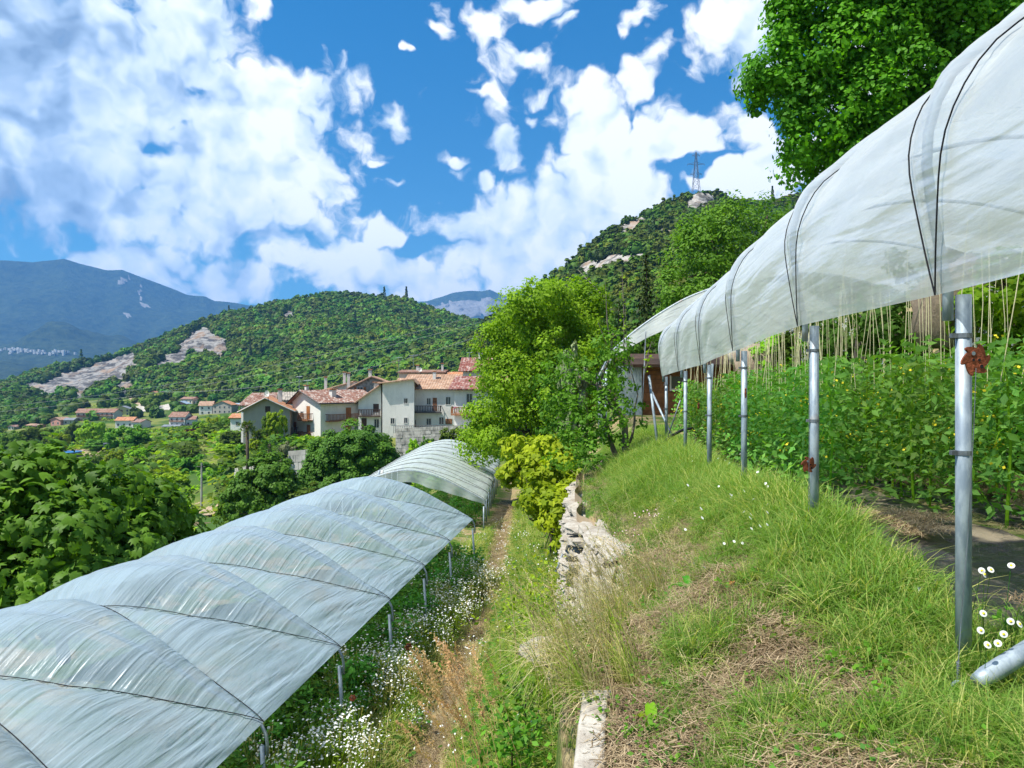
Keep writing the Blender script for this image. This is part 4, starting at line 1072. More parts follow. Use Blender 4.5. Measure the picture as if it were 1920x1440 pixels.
M['pane'] = mat_simple('window_glass', (.03, .04, .05), .12, 0, .3, 1, spec=.6); M['frame'] = mat_simple('window_surround', (.55, .53, .50), .8, 0, .1, 3); M['iron'] = mat_simple('dark_iron', (.05, .045, .045), .6, .4, .2, 9)
M['gravel'] = mat_simple('pale_gravel', (.45, .42, .36), .95, 0, .3, .3); M['concrete'] = mat_simple('concrete', (.34, .33, .31), .9, 0, .3, .8, bump=.4); M['poolblue'] = mat_simple('pool_liner_blue', (.05, .22, .50), .4, 0, .1, 1); M['poolwall'] = mat_simple('pool_wall_grey', (.15, .17, .20), .6, 0, .2, 2)
M['soil'] = mat_simple('dry_soil', (.36, .27, .17), .95, 0, .3, .5)
def fx(face, L, W):
    return {'y0': lambda a, z, o: (a, -o, z), 'y1': lambda a, z, o: (a, W+o, z), 'x0': lambda a, z, o: (-o, a, z), 'x1': lambda a, z, o: (L+o, a, z)}[face]
def fbox(mb, F_, a0, a1, z0, z1, o0, o1):
    p = [F_(a, z, o) for o in (o0, o1) for z in (z0, z1) for a in (a0, a1)]
    return mb.add(p, [(0, 1, 3, 2), (4, 6, 7, 5), (0, 4, 5, 1), (2, 3, 7, 6), (0, 2, 6, 4), (1, 5, 7, 3)])
def house(name, label, org, yaw, L, W, H, rise, ridge='x', rp=.5, wall='white', roof='tile_tan', over=.6, openings=(), balconies=(), chimneys=(), cat='house', group=None, down=1.5, trim=None, detail=True, hl=None):
    t = thing(name, label, cat, org, yaw, group)
    mb = MB()
    hl = H if hl is None else hl     # other eave height
    if ridge == 'x':
        pr = [(0, -down), (W, -down), (W, hl), (W*rp, H+rise), (0, H)]
        a = [(0, y, z) for y, z in pr]; b = [(L, y, z) for y, z in pr]
    else:
        pr = [(0, -down), (L, -down), (L, hl), (L*rp, H+rise), (0, H)]
        a = [(x, 0, z) for x, z in pr]; b = [(x, W, z) for x, z in pr]
    n = len(a); mb.add(a+b, [tuple(range(n)), tuple(range(n, 2*n))[::-1]]+[(i, i+n, (i+1) % n+n, (i+1) % n) for i in range(n)])
    mb.build('wall', M[wall], t)
    k1 = rise/(max(W*rp, .1) if ridge == 'x' else max(L*rp, .1)); Wd = W if ridge == 'x' else L
    k2 = (H+rise-hl)/max(Wd*(1-rp), .1)
    rb = MB(); up = .16
    def rp_(s, d_, z):  # s along ridge, d_ across
        return (s, d_, z) if ridge == 'x' else (d_, s, z)
    SL = L if ridge == 'x' else W
    apex = H+rise+up
    q1 = [rp_(-over, -over, H-k1*over+up), rp_(SL+over, -over, H-k1*over+up), rp_(SL+over, Wd*rp, apex), rp_(-over, Wd*rp, apex)]
    q2 = [rp_(-over, Wd+over, hl-k2*over+up), rp_(SL+over, Wd+over, hl-k2*over+up), rp_(SL+over, Wd*rp, apex), rp_(-over, Wd*rp, apex)]
    if detail:
        # corrugated tile courses as geometry
        for q, sg in ((q1, 1), (q2, -1)):
            if rp >= .99 and sg < 0: continue
            A, B, C, D = [Vector(x) for x in q]
            nn = max(6, int((B-A).length/.42)); pts = []; nv = 2*nn+1
            nrm = (B-A).cross(D-A).normalized(); nrm = nrm if nrm.z > 0 else -nrm
            for j in range(nv):
                f = j/(nv-1); h = .07 if j % 2 else 0
                pts.append(A.lerp(B, f)+nrm*h); pts.append(D.lerp(C, f)+nrm*h)
            rb.add(pts, [(2*j, 2*j+2, 2*j+3, 2*j+1) for j in range(nv-1)])
    rb.slab(q1, .16)
    if rp < .99: rb.slab(q2, .16)
    ro = rb.build('roof', M[roof], t)
    if trim:
        tb = MB()
        for q in (q1, q2):
            A, B, C, D = [Vector(x)+Vector((0, 0, .02)) for x in q]
            for p0, p1 in ((A, B), (A, D), (B, C)): tb.tube([p0-Vector((0, 0, .1)), p1-Vector((0, 0, .1))], .11, 4)
        tb.build('fascia', M[trim], t)
    for (cx, cy, cz, s, hh) in chimneys:
        c = MB().box(cx-s/2, cx+s/2, cy-s/2, cy+s/2, cz-1.2, cz+hh).build('chimney', M['offwhite'], ro)
        MB().box(cx-s*.75, cx+s*.75, cy-s*.75, cy+s*.75, cz+hh+.12, cz+hh+.26).box(cx-s*.4, cx+s*.4, cy-s*.4, cy+s*.4, cz+hh, cz+hh+.12).build('chimney_cap', M['tile_org'], ro)
    for op in openings:
        face, a, z, w, h, kind = op[:6]; F_ = fx(face, L, W)
        if kind == 'door':
            mb = MB(); fbox(mb, F_, a-w/2, a+w/2, z, z+h, -.05, .05); mb.build('door', M[op[6] if len(op) > 6 else 'shutter'], t); continue
        if kind == 'dark':
            mb = MB(); fbox(mb, F_, a-w/2, a+w/2, z, z+h, -.05, .03); mb.build('opening', M['wooddark'], t); continue
        b_ = .10; mb = MB()
        for (p0, p1, z0, z1) in ((a-w/2-b_, a-w/2, z-b_, z+h+b_), (a+w/2, a+w/2+b_, z-b_, z+h+b_), (a-w/2, a+w/2, z-b_, z), (a-w/2, a+w/2, z+h, z+h+b_)):
            fbox(mb, F_, p0, p1, z0, z1, -.03, .06)
        if detail: fbox(mb, F_, a-.03, a+.03, z, z+h, -.02, .035)
        wo_ = mb.build('window', M['frame'], t)
        mb = MB(); fbox(mb, F_, a-w/2, a+w/2, z, z+h, -.04, .012); mb.build('pane', M['pane'], wo_)
        if kind == 'shut':
            for s_ in (-1, 1):
                mb = MB(); c = a+s_*(w/2+.13+w*.25); fbox(mb, F_, c-w*.25, c+w*.25, z-.03, z+h+.03, .01, .06); mb.build('shutter', M['shutter'], wo_)
    for (face, a0, a1, z, dep, mt, flowers) in balconies:
        F_ = fx(face, L, W); mb = MB(); fbox(mb, F_, a0, a1, z-.16, z, 0, dep)
        bo = mb.build('balcony', M[mt], t)
        mb = MB(); fbox(mb, F_, a0, a1, z+.95, z+1.05, dep-.08, dep); fbox(mb, F_, a0, a1, z+.08, z+.16, dep-.06, dep-.01)
        for e in (a0, a1-.08): fbox(mb, F_, e, e+.08, z+.95, z+1.05, 0, dep-.08); fbox(mb, F_, e, e+.08, z, z+1.0, dep-.08, dep)
        k = int((a1-a0)/.26)
        for i in range(1, k): q = a0+(a1-a0)*i/k; fbox(mb, F_, q-.055, q+.055, z+.16, z+.95, dep-.06, dep-.02)
        for e in (a0+.03, a1-.05):
            for i in range(1, max(2, int(dep/.3))): 
                o = dep*i/max(2, int(dep/.3)); fbox(mb, F_, e-.02, e+.04, z+.1, z+.95, o-.05, o+.05)
        mb.build('railing', M[mt], bo)
        if flowers:
            rr = RS(int(a0*10)+7); nfl = 90
            C = np.array([F_(a0+(a1-a0)*rr.rand(), z+.75+.35*rr.rand(), dep+.15*rr.rand()) for _ in range(nfl)])
            V, Fc, va = leaves(C, rr.randn(nfl, 3), .22*np.ones(nfl), rr, 'quad')
            obj('flower_boxes', mesh_np('flower_boxes', V, Fc, M['flowers'], attrs={'var': va}), bo)
    return t
def flower_mat():
    m, t = newmat('balcony_flowers'); at = t.node('ShaderNodeAttribute', attribute_name='var').outputs['Fac']
    c = t.ramp(at, [(0, (.05, .12, .02)), (.45, (.08, .16, .03)), (.5, (.6, .55, .5)), (.7, (.6, .12, .12)), (.85, (.35, .2, .5)), (1, (.7, .3, .1))])
    b = t.node('ShaderNodeBsdfPrincipled', {'Base Color': c, 'Roughness': .8}); t.node('ShaderNodeOutputMaterial', {0: b.outputs[0]}); return m
M['flowers'] = flower_mat()
R_ = math.radians
def hc(u, v, d): return P(u, v, d)
# --- H1 white three storey house: near corner at u=600
o = hc(601, 846, 112)
house('white_house', 'white three storey house with speckled red roof and wooden balconies on two sides', o, R_(49), 11.2, 8.0, 7.7, 1.75, 'x', .62, 'white', 'tile_red', .75,
  openings=[('x0', 3.4, 4.95, .95, 2.1, 'door'), ('x0', 3.3, 1.95, .95, 2.1, 'door'), ('x0', 3.6, .35, .8, .9, 'win'), ('x0', 7.2, 3.1, .7, 1.3, 'door'), ('y0', 5.3, 4.85, 1.0, 1.9, 'door'), ('y0', 8.2, 4.9, .8, 1.8, 'door', 'wooddark'), ('y0', 5.2, 1.9, 1.0, 1.9, 'door'), ('y0', 7.9, 2.0, .9, 1.6, 'win'), ('y0', 9.2, 1.9, .8, 1.8, 'door'), ('x0', 5.2, 5.2, .7, .9, 'win')],
  balconies=[('x0', 2.1, 5.0, 4.85, 1.0, 'wood', 0), ('x0', 2.1, 5.0, 1.9, 1.0, 'wood', 0), ('y0', .9, 10.3, 4.75, 1.15, 'wood', 0), ('y0', .9, 7.6, 1.8, 1.15, 'wood', 0), ('x0', 6.3, 8.8, 2.5, 1.3, 'wooddark', 0)],
  chimneys=[(3.8, 2.2, 8.6, .85, 1.0), (-.2+1.2, 5.4, 9.4, .5, .8)], trim='iron', down=2.5)
# --- H0 grey gabled house, left
o = hc(456, 845, 110)
house('grey_gabled_house', 'grey rendered house with wide gable, orange roof and white satellite dish', o, R_(14), 6.9, 9, 6.3, 1.75, 'y', .47, 'grey', 'tile_org', .8,
  openings=[('y0', 3.6, 5.9, .75, .95, 'dark'), ('y0', 3.4, 3.2, .75, 1.9, 'door', 'wooddark'), ('y0', 1.0, 4.0, .4, .3, 'dark')], trim='concrete', down=3, chimneys=[(5.2, 3.5, 8.6, .6, .7)])
# --- H2 stone house behind
o = hc(655, 790, 128)
house('stone_gabled_house', 'rubble stone house with tan roof and low gable above the white house', o, R_(6), 9.4, 9, 6.0, 2.0, 'y', .42, 'stonew', 'tile_tan', .5,
  openings=[('y0', 1.9, 5.0, .95, 1.15, 'shut')], chimneys=[(3.6, .9, 7.9, .55, 1.3), (-.5, 3.0, 7.0, .5, 1.6)], down=2)
o = hc(597, 790, 134)
house('stone_wing', 'white and timber wing with tan lean-to roof left of the stone gable', o, R_(6), 6.6, 8, 5.5, 1.9, 'y', .99, 'white', 'tile_tan', .7,
  openings=[('y0', 1.6, 4.4, .7, 1.2, 'door', 'wooddark'), ('y0', 4.4, 4.4, .8, 1.3, 'door', 'wooddark')], chimneys=[(4.5, 2.5, 8.0, .5, 1.2), (1.2, 1.0, 6.5, .5, 1.7)], down=2)
# --- H3 middle house: white gable wall and recessed right wing
o = hc(717, 818, 113)
house('middle_house', 'offwhite house with long sloping pinkish roof and small square windows', o, R_(4), 5.0, 9, 8.4, .6, 'y', .98, 'white', 'tile_tan', .75, hl=8.9,
  openings=[('y0', 1.6, 2.0, .55, .85, 'win'), ('y0', 3.7, 2.1, .5, .8, 'win'), ('y0', 3.7, 5.2, .5, .8, 'win')], down=3)
o = hc(672, 818, 114)
house('middle_house_porch', 'lower porch wing with white pillars and balcony right of the white house', o, R_(4), 3.6, 8, 5.7, 2.5, 'y', .99, 'white', 'tile_tan', .6,
  openings=[('y0', 2.9, 1.4, .7, 1.3, 'win'), ('y0', .9, 1.0, .8, 1.9, 'door', 'wooddark'), ('y0', 2.8, 3.9, .9, 1.3, 'dark')], balconies=[('y0', .1, 3.5, 3.3, .9, 'wooddark', 0)], chimneys=[(2.8, .8, 7.6, .8, .9)], down=3)
o = hc(760, 818, 116)
house('terrace_house', 'weathered house wing with tan hipped roof, long upper balcony and climbing plants', o, R_(-6), 8.4, 8, 7.9, 2.1, 'x', .6, 'offwhite', 'tile_tan', .8,
  openings=[('y0', .9, 4.2, .8, 2.2, 'door', 'wood'), ('y0', 3.9, 5.2, .6, 1.0, 'win'), ('y0', 4.9, 4.2, .7, 2.1, 'door', 'wood'), ('y0', 7.1, 5.2, .7, 1.2, 'win'), ('y0', 1.3, .3, .9, 2.4, 'door', 'wooddark'), ('y0', 3.9, 1.9, .7, 1.0, 'win'), ('y0', 6.0, 2.0, .7, 1.1, 'win'), ('y0', 7.2, 2.0, 1.1, .9, 'door', 'wood')],
  balconies=[('y0', -.4, 6.0, 4.0, 1.0, 'iron', 0)], chimneys=[(4.2, 3.0, 9.6, .5, .9)], down=3)
# --- H4 right house with flowered balcony
o = hc(852, 822, 102)
house('balcony_house', 'white house with bright red roof and flowered orange balcony beside the walnut', o, R_(-8), 7.0, 7, 7.2, 1.6, 'x', .6, 'white', 'tile_red2', .8,
  openings=[('y0', 2.2, 5.0, .8, 1.4, 'win')], balconies=[('y0', -.3, 5.2, 3.5, 1.0, 'shutter', 1)], down=3)
o = hc(868, 740, 118)
house('red_roof_tower', 'small upper house with steep red roof half behind the walnut tree', o, R_(-5), 5, 5, 4.2, 1.9, 'x', .6, 'offwhite', 'tile_red2', .7, chimneys=[(2.6, 2.5, 6.3, .7, .8)], down=4)
# --- H5 back cream building
o = hc(748, 760, 136)
house('cream_block', 'cream flat fronted building with low roof and small round dish, topmost of the village', o, R_(-2), 8.5, 9, 6.2, .5, 'x', .5, 'cream', 'tile_brown', .4,
  openings=[('y0', 3.3, 4.6, .6, .9, 'win'), ('y0', 6.6, 4.2, .9, 1.4, 'win')], chimneys=[(3.1, 3, 6.6, .5, 1.0), (8.1, 2, 6.6, .4, 1.3)], down=3)
o = hc(828, 765, 134)
house('cream_gable', 'cream gable end with orange roof behind the tan hipped roof', o, R_(-14), 3.2, 7, 5.0, 1.7, 'x', .6, 'cream', 'tile_org', .5, down=3)
house('dormer_house', 'little dark walled attic with tan roof and white end gable', hc(746, 760, 124), R_(-4), 5.2, 3.4, 3.7, .9, 'x', .5, 'wooddark', 'tile_tan', .4, openings=[('y0', .6, 2.3, .7, 1.3, 'door', 'white')], down=3)
house('stone_roof_house', 'old house with pale stone slab roof behind the white house', hc(528, 800, 125), R_(20), 5, 6, 4.7, 1.2, 'x', .6, 'offwhite', 'stonew', .6, down=3)
house('red_roof_house', 'house with patchy red roof behind the grey gable, left', hc(452, 800, 135), R_(-10), 6.5, 8, 4.1, 2.1, 'x', .6, 'offwhite', 'tile_red', .5, down=3, openings=[('y0', 3, 1.8, .8, 1.2, 'win')])
house('red_roof_house', 'house with low dusky red roof right of the satellite dish', hc(508, 790, 138), R_(8), 5, 6, 4.0, 1.4, 'x', .6, 'offwhite', 'tile_red', .5, down=3)
house('small_white_house', 'small white house with orange pyramid roof left of the grey gable', hc(432, 803, 165), R_(0), 3.0, 4, 2.4, .8, 'x', .5, 'white', 'tile_org', .4, openings=[('y0', 1.6, .7, .6, .8, 'win')])
# --- terrace wall below the middle houses
def stone_wall(name, label, p0, p1, h, th, mat, course=.35, seed=1, cat='wall', group=None):
    t = thing(name, label, cat, p0, 0, group); p0 = Vector(p0); p1 = Vector(p1); D = p1-p0; L = D.length; dx = D.normalized(); nn = Vector((-dx.y, dx.x, 0)).normalized(); r = RS(seed); mb = MB()
    mb2 = MB(); z = 0
    a = p0*0
    core = [a, a+D, a+D+nn*th, a+nn*th]
    mb2.add([q-Vector((0, 0, 1.5)) for q in core]+[q+Vector((0, 0, h-.08)) for q in core], [(0, 1, 5, 4), (1, 2, 6, 5), (2, 3, 7, 6), (3, 0, 4, 7), (4, 5, 6, 7)])
    mb2.build('core', mat, t)
    while z < h:
        hh = course*r.uniform(.7, 1.2); x = 0
        while x < L:
            w = course*r.uniform(.9, 2.2); w = min(w, L-x+.01); o_ = r.uniform(.02, .10)
            c0 = a+dx*(x+.02)-nn*o_; c1 = a+dx*(x+w-.02)-nn*o_; zz = Vector((0, 0, z+.02)); z2 = Vector((0, 0, z+hh-.02))+Vector((0, 0, r.uniform(-.03, .03)))
            mb.add([c0+zz, c1+zz, c1+nn*.3+zz, c0+nn*.3+zz, c0+z2, c1+z2, c1+nn*.3+z2, c0+nn*.3+z2], [(0, 1, 5, 4), (1, 2, 6, 5), (3, 0, 4, 7), (4, 5, 6, 7)])
            x += w
        z += hh
    s = mb.build('stones', mat, t); s['kind'] = 'stuff'
    return t
M['wallstone'] = mat_simple('grey_wall_stone', (.36, .34, .31), .95, 0, .45, 1.3, bump=.8, bscale=4)
M['wallstone2'] = mat_simple('pale_wall_stone', (.52, .49, .44), .95, 0, .4, 1.3, bump=.8, bscale=4)
q0 = hc(742, 862, 98); q1 = hc(884, 858, 94)
stone_wall('terrace_wall', 'high stone retaining wall below the terrace of the middle houses', q0, q1, 4.0, .6, M['wallstone'], .5, 3)
tr = MB(); A0 = hc(738, 812, 99); A1 = hc(890, 812, 95); B0 = hc(738, 812, 112); B1 = hc(890, 812, 108)
tag(tr.slab([A0, A1, B1, B0], .5).build('house_terrace', M['gravel']), kind='structure')
rl = thing('terrace_railing', 'dark iron railing along the terrace edge in front of the middle houses', 'railing', A0); mb = MB(); D = Vector(A1-A0)
for i in range(45): p = D*(i/44.); mb.tube([p, p+Vector((0, 0, 1.0))], .025, 4)
mb.tube([Vector((0, 0, 1)), D+Vector((0, 0, 1))], .035, 4); mb.build('bars', M['iron'], rl)
stone_wall('garden_wall', 'pale stone retaining wall in the garden below the palms', hc(440, 912, 96), hc(480, 905, 92), 2.2, .5, M['wallstone2'], .4, 5)
stone_wall('garden_wall', 'small square concrete garden wall at the foot of the white house', hc(541, 882, 84), hc(578, 880, 82), 2.3, .5, M['concrete'], .8, 6)
stone_wall('field_wall', 'long low grey stone wall below the round pool', hc(88, 872, 175), hc(186, 876, 170), 1.6, .5, M['wallstone'], .6, 7)
stone_wall('field_wall', 'low stone wall at the left edge below the red shed', hc(-40, 868, 175), hc(50, 868, 175), 1.2, .5, M['wallstone'], .6, 8)
# satellite dishes, aerials
def dish(u, v, d, rad, lab):
    c = P(u, v, d); t = thing('satellite_dish', lab, 'satellite dish', c, R_(-25))
    n = 20; vs = [(0, .06, 0)]; 
    for k in range(1, 5):
        for i in range(n): a = i/n*6.283; rr = rad*k/4; vs.append((math.cos(a)*rr, .06-(rr/rad)**2*rad*.25, math.sin(a)*rr))
    fs = [(0, 1+i, 1+(i+1) % n) for i in range(n)]
    for k in range(3):
        for i in range(n): a = 1+k*n+i; b_ = 1+k*n+(i+1) % n; fs.append((a, b_, b_+n, a+n))
    MB().add(vs, fs).build('reflector', M['white'], t, smooth=True)
    MB().tube([(0, .1, 0), (0, .25, -rad*2.2)], .05, 6).build('mast', M['iron'], t)
    MB().tube([(0, .05, -rad*.9), (0, -.6*rad*1.6, -.1)], .03, 5).box(-.07, .07, -rad*1.1, -rad*.9, -.12, .02).build('arm', M['iron'], t)
dish(501, 738, 108, .50, 'large white satellite dish on the ridge of the grey gable')
dish(788, 693, 134, .42, 'smaller white dish in front of the cream building')
def aerial(u, v0, v1, d, lab, w=1.6):
    b_ = P(u, v1, d); h = (v1-v0)/F*d; t = thing('television_aerial', lab, 'aerial', b_)
    MB().tube([(0, 0, 0), (0, 0, h)], .04, 5).build('mast', M['steel'], t)
    mb = MB().tube([(-w/2, 0, h*.9), (w/2, 0, h*.95)], .03, 4)
    for i in range(6): x = -w/2+w*i/5.; mb.tube([(x, -.35, h*.9+.01*i), (x, .35, h*.9+.01*i)], .02, 4)
    mb.build('elements', M['steel'], t)
aerial(748, 668, 700, 134, 'thin roof aerial left of the cream building', 1.3); aerial(775, 664, 692, 134, 'taller roof aerial above the cream building', 1.6); aerial(561, 704, 732, 115, 'aerial on the speckled red roof', 1.0); aerial(577, 712, 732, 118, 'low aerial right of the first on the red roof', 1.2); aerial(880, 660, 675, 118, 'aerial on the red roofed tower', .9)
# --- far village
fv = [(94,118,782,798,'pinkw','tile_tan','pink house with tan roof at the left of the far village'),(142,180,766,790,'cream','tile_brown','left half of the long apartment row with brown roof'),(178,218,766,788,'offwhite','tile_brown','right half of the long brown roofed apartment row'),
 (212,243,761,780,'yellw','slate','pale green house with dark grey roof'),(215,250,782,802,'white','tile_org','white house with orange roof below the green one'),(246,267,786,803,'offwhite','tile_red','small house with red roof beside the orange roofed one'),
 (277,296,733,751,'cream','tile_org','lone cream house high above the gravel bank'),(316,350,772,801,'white','tile_brown','white three storey house with brown balconies'),(348,365,780,800,'offwhite','tile_brown','narrow brown roofed wing beside the white balcony house'),
 (325,350,752,768,'pinkw','bluew','pinkish house with blue grey roof'),(338,365,744,757,'cream','tile_brown','tan house behind the blue grey roof'),(372,398,752,778,'white','tile_tan','white gabled end of the large far house'),(398,438,751,776,'grey','tile_org','large grey house with long orange roof'),
 (434,452,756,770,'white','bluew','small white house with pale roof beside the long one'),(303,335,797,806,'white','slate','low white garage below the balcony house'),(15,28,797,806,'offwhite','tile_red','small house at the far left among trees'),(118,136,784,796,'grey','slate','grey annex right of the pink house'),(48,60,795,803,'offwhite','tile_tan','tiny tan roofed house among the left trees'),
 (365,382,748,758,'cream','tile_org','tiny orange roofed house at the upper edge of the far village'),(60,72,796,804,'pinkw','tile_red','tiny red roofed house left of the pink one')]
def ray(u, v, d0=250, d1=640):
    for d in range(d0, d1, 3):
        p = P(u, v, d)
        if p[2] <= g1(p[0], p[1])+.3: return d
    return d1*.7
for i, (u0, u1, v0, v1, wl, rf, lab) in enumerate(fv):
    d = ray(u0+2, v1); o = hc(u0+1, v1, d); L = (u1-u0)/F*d*.9; H = (v1-v0)/F*d*.68; ri = (v1-v0)/F*d*.28; ops = []; bal = []
    gz = g1(o[0]+L/2, o[1]+3)
    nf = 1 if H < 4 else (2 if H < 6 else 3); ns = max(2, int(L/2.6))
    for f_ in range(nf):
        for s_ in range(ns): ops.append(('y0', L*(s_+.5)/ns, H*(f_+.25)/nf, .9, min(1.2, H/nf*.55), 'win'))
        if 'apartment' in lab or 'balcon' in lab: bal.append(('y0', .4, L-.4, H*f_/nf+.25, 1.0, 'wood', 0))
    ops += [('x0', 3.0, H*.55, .9, 1.0, 'win')]
    yaw = R_([-12, 10, -4, 14, 6][i % 5]) 
    house('village_house', lab, o, yaw, L, 8.0, H, ri, 'x' if i % 3 else 'y', .5, wl, rf, .5, openings=ops, balconies=bal, down=max(1.5, o[2]-gz+2), detail=False, cat='house')
# gravel bank and road near it
def patch(name, poly, mat, sub=22, d0=60):
    """bare ground laid on the land: every vertex sits just above the ground sheet where its bearing meets it"""
    us = [p[0] for p in poly]; vs_ = [p[1] for p in poly]; n = sub
    U, Vv = np.meshgrid(np.linspace(min(us), max(us), n), np.linspace(min(vs_), max(vs_), n), indexing='ij'); U = U.ravel(); Vv = Vv.ravel()
    ds = np.arange(d0, 620, 1.5); D = np.full(U.shape, np.nan)
    X = (U[:, None]-960)/F*ds[None]; Zr = (720-Vv[:, None])/F*ds[None]; G_ = ground(X, np.repeat(ds[None], len(U), 0)); hit = Zr <= G_
    D = np.where(hit.any(1), ds[np.argmax(hit, 1)], np.nan)
    x = (U-960)/F*D; z = (720-Vv)/F*D+.22
    ok = inpoly(U, Vv, poly) & ~np.isnan(D); Fq = grid_faces(n, n); Fq = Fq[ok[Fq].all(1)]
    if not len(Fq): return
    V = np.stack([x, D, z], 1); V[np.isnan(V)] = 0; V[~ok] = V[ok][0]
    o = obj(name, mesh_np(name, V, Fq, mat, True)); o['kind'] = 'structure'; return o
patch('gravel_bank', [(243, 774), (290, 772), (330, 768), (328, 754), (300, 760), (262, 756)], M['gravel'], d0=240)
patch('gravel_bank', [(262, 752), (284, 738), (288, 744), (272, 756)], M['gravel'], d0=240)
patch('gravel_track', [(238, 746), (250, 742), (276, 758), (262, 764)], M['soil'], d0=240)
patch('bare_bank', [(76, 858), (130, 856), (192, 858), (190, 846), (120, 840), (82, 838)], M['soil'], d0=150)
patch('bare_bank', [(0, 864), (76, 862), (66, 846), (8, 848)], M['soil'], d0=150)
patch('bare_patch', [(360, 968), (392, 972), (414, 964), (408, 940), (382, 936), (364, 942)], M['soil'])
patch('bare_patch', [(352, 1004), (400, 1002), (396, 984), (358, 982)], M['soil'])
# pool and shed
c = P(130, 855, 200); t = thing('garden_pool', 'round above ground pool with blue water on the bare bank', 'pool', c)
n = 28; ri = 3.1; vs = []; 
for z_, r_ in ((-.5, ri), (1.15, ri), (1.2, ri+.12), (1.2, ri-.12), (.95, ri-.12)):
    for i in range(n): a = i/n*6.283; vs.append((math.cos(a)*r_, math.sin(a)*r_*.95, z_))
MB().add(vs, [(k*n+i, k*n+(i+1) % n, (k+1)*n+(i+1) % n, (k+1)*n+i) for k in range(4) for i in range(n)]).build('wall', M['poolwall'], t)
MB().add([(math.cos(i/n*6.283)*(ri-.05), math.sin(i/n*6.283)*(ri-.05)*.95, 1.08) for i in range(n)], [tuple(range(n))]).build('water', M['poolblue'], t)
MB().tube([(math.cos(i/n*6.283)*(ri+.02), math.sin(i/n*6.283)*(ri+.02)*.95, 1.2) for i in range(n+1)], .1, 5, cap=False).build('rim', M['poolblue'], t)
house('red_shed', 'small reddish wooden shed with red roof left of the pool', hc(55, 850, 200), R_(20), 2.6, 2.6, 1.7, .45, 'x', .5, 'wood', 'tile_red2', .25, cat='shed', openings=[('y0', 1.2, .1, .8, 1.4, 'door', 'wooddark')], detail=False)
# parked van by the vegetable rows
c = P(209, 848, 196); t = thing('parked_van', 'small grey van parked at the right end of the vegetable rows', 'van', (c[0], c[1], g1(c[0], c[1])+.5), R_(30))
mb = MB(); pr = [(-2, .4), (2.0, .4), (2.05, 1.0), (1.5, 1.15), (1.0, 1.9), (-1.95, 1.95)]
mb.add([(x, -.85, z) for x, z in pr]+[(x, .85, z) for x, z in pr], [(0, 1, 2, 3, 4, 5), (11, 10, 9, 8, 7, 6)]+[(i, i+6, (i+1) % 6+6, (i+1) % 6) for i in range(6)]); mb.build('body', M['slate'], t)
MB().add([(1.05, -.87, 1.2), (1.4, -.87, 1.2), (1.0, -.87, 1.75), (-1.6, -.87, 1.75), (-1.6, -.87, 1.2)], [(0, 1, 2, 3, 4)]).build('side_windows', M['pane'], t)
for x in (-1.3, 1.3):
    for y in (-.8, .8): MB().tube([(x, y-.1, .35), (x, y+.1, .35)], .35, 14).build('wheel', M['iron'], t)
# utility pole
c = P(378, 962, 95); gz = g1(c[0], c[1]); t = thing('utility_pole', 'tall grey concrete pole standing alone on the slope', 'utility pole', (c[0], c[1], gz)); h = (720-868)/F*95-gz
MB().tube([(0, 0, -.5), (0, 0, h)], [.17, .11], 10).build('pole', M['concrete'], t); MB().tube([(-.7, 0, h-.5), (.5, 0, h-.5)], .045, 5).box(-.1, .1, -.1, .1, h-.7, h-.35).build('crossarm', M['iron'], t)
# palms
def palm(u, vt, vb, d, rad, lab):
    b_ = P(u, vb, d); gz = min(b_[2], g1(b_[0], b_[1])); h = (720-vt)/F*d-gz; t = thing('palm_tree', lab, 'palm tree', (b_[0], b_[1], gz)); r = RS(u)
    MB().tube([(0, 0, -.3), (.1, 0, h*.5), (0, 0, h)], [.24, .2, .22], 8).build('trunk', M['bark'], t, smooth=True)
    C = []; N = []
    for i in range(34):
        a = r.rand()*6.28; el = r.uniform(-.7, 1.1); L = rad*r.uniform(.7, 1.1); f = np.linspace(.3, 1, 12)
        C.append(np.stack([np.cos(a)*L*f*math.cos(el*.6), np.sin(a)*L*f*math.cos(el*.6), h+L*f*math.sin(el)-.5*L*f**2.2], 1)+r.randn(12, 3)*.07); N.append(np.tile([-math.cos(a)*.4, -math.sin(a)*.4, 1], (12, 1))+r.randn(12, 3)*.3)
    C = np.concatenate(C); V, Fc, va = leaves(C, np.concatenate(N), .42*np.ones(len(C)), r, 'leaf', asp=.35)
    obj('fronds', mesh_np('fronds', V, Fc, G['dark'], attrs={'var': va}), t)
palm(463, 798, 862, 90, 1.5, 'left taller palm tree before the grey gabled house'); palm(505, 832, 884, 82, 1.6, 'right shorter palm tree in the garden below the house'); palm(482, 812, 860, 100, .9, 'thin palm between the two larger palms')
# distant village specks on the far slope
r = RS(91); mb = MB()
for i in range(80):
    f = r.rand(); u = -20+150*f**.9+r.randn()*14; v = 653+f*9+r.randn()*2.6
    # find the far slope at this bearing and height
    U_ = 960+FM[0]/FM[1]*F; V_ = 720-FM[2]/FM[1]*F
    k = np.argmin((U_-u)**2+(V_-v)**2*4+(FM[4] < 0)*1e9); p = np.array([FM[0].flat[k], FM[1].flat[k], FM[2].flat[k]]); p[0] += r.randn()*25; p[1] -= 20
    w = r.uniform(6, 12); mb.box(p[0]-w/2, p[0]+w/2, p[1]-6, p[1]+6, p[2]-6, p[2]+r.uniform(3, 6))
tag(mb.build('distant_village', M['offwhite']), kind='stuff')['label'] = 'pale specks of a distant village low on the blue mountain side'
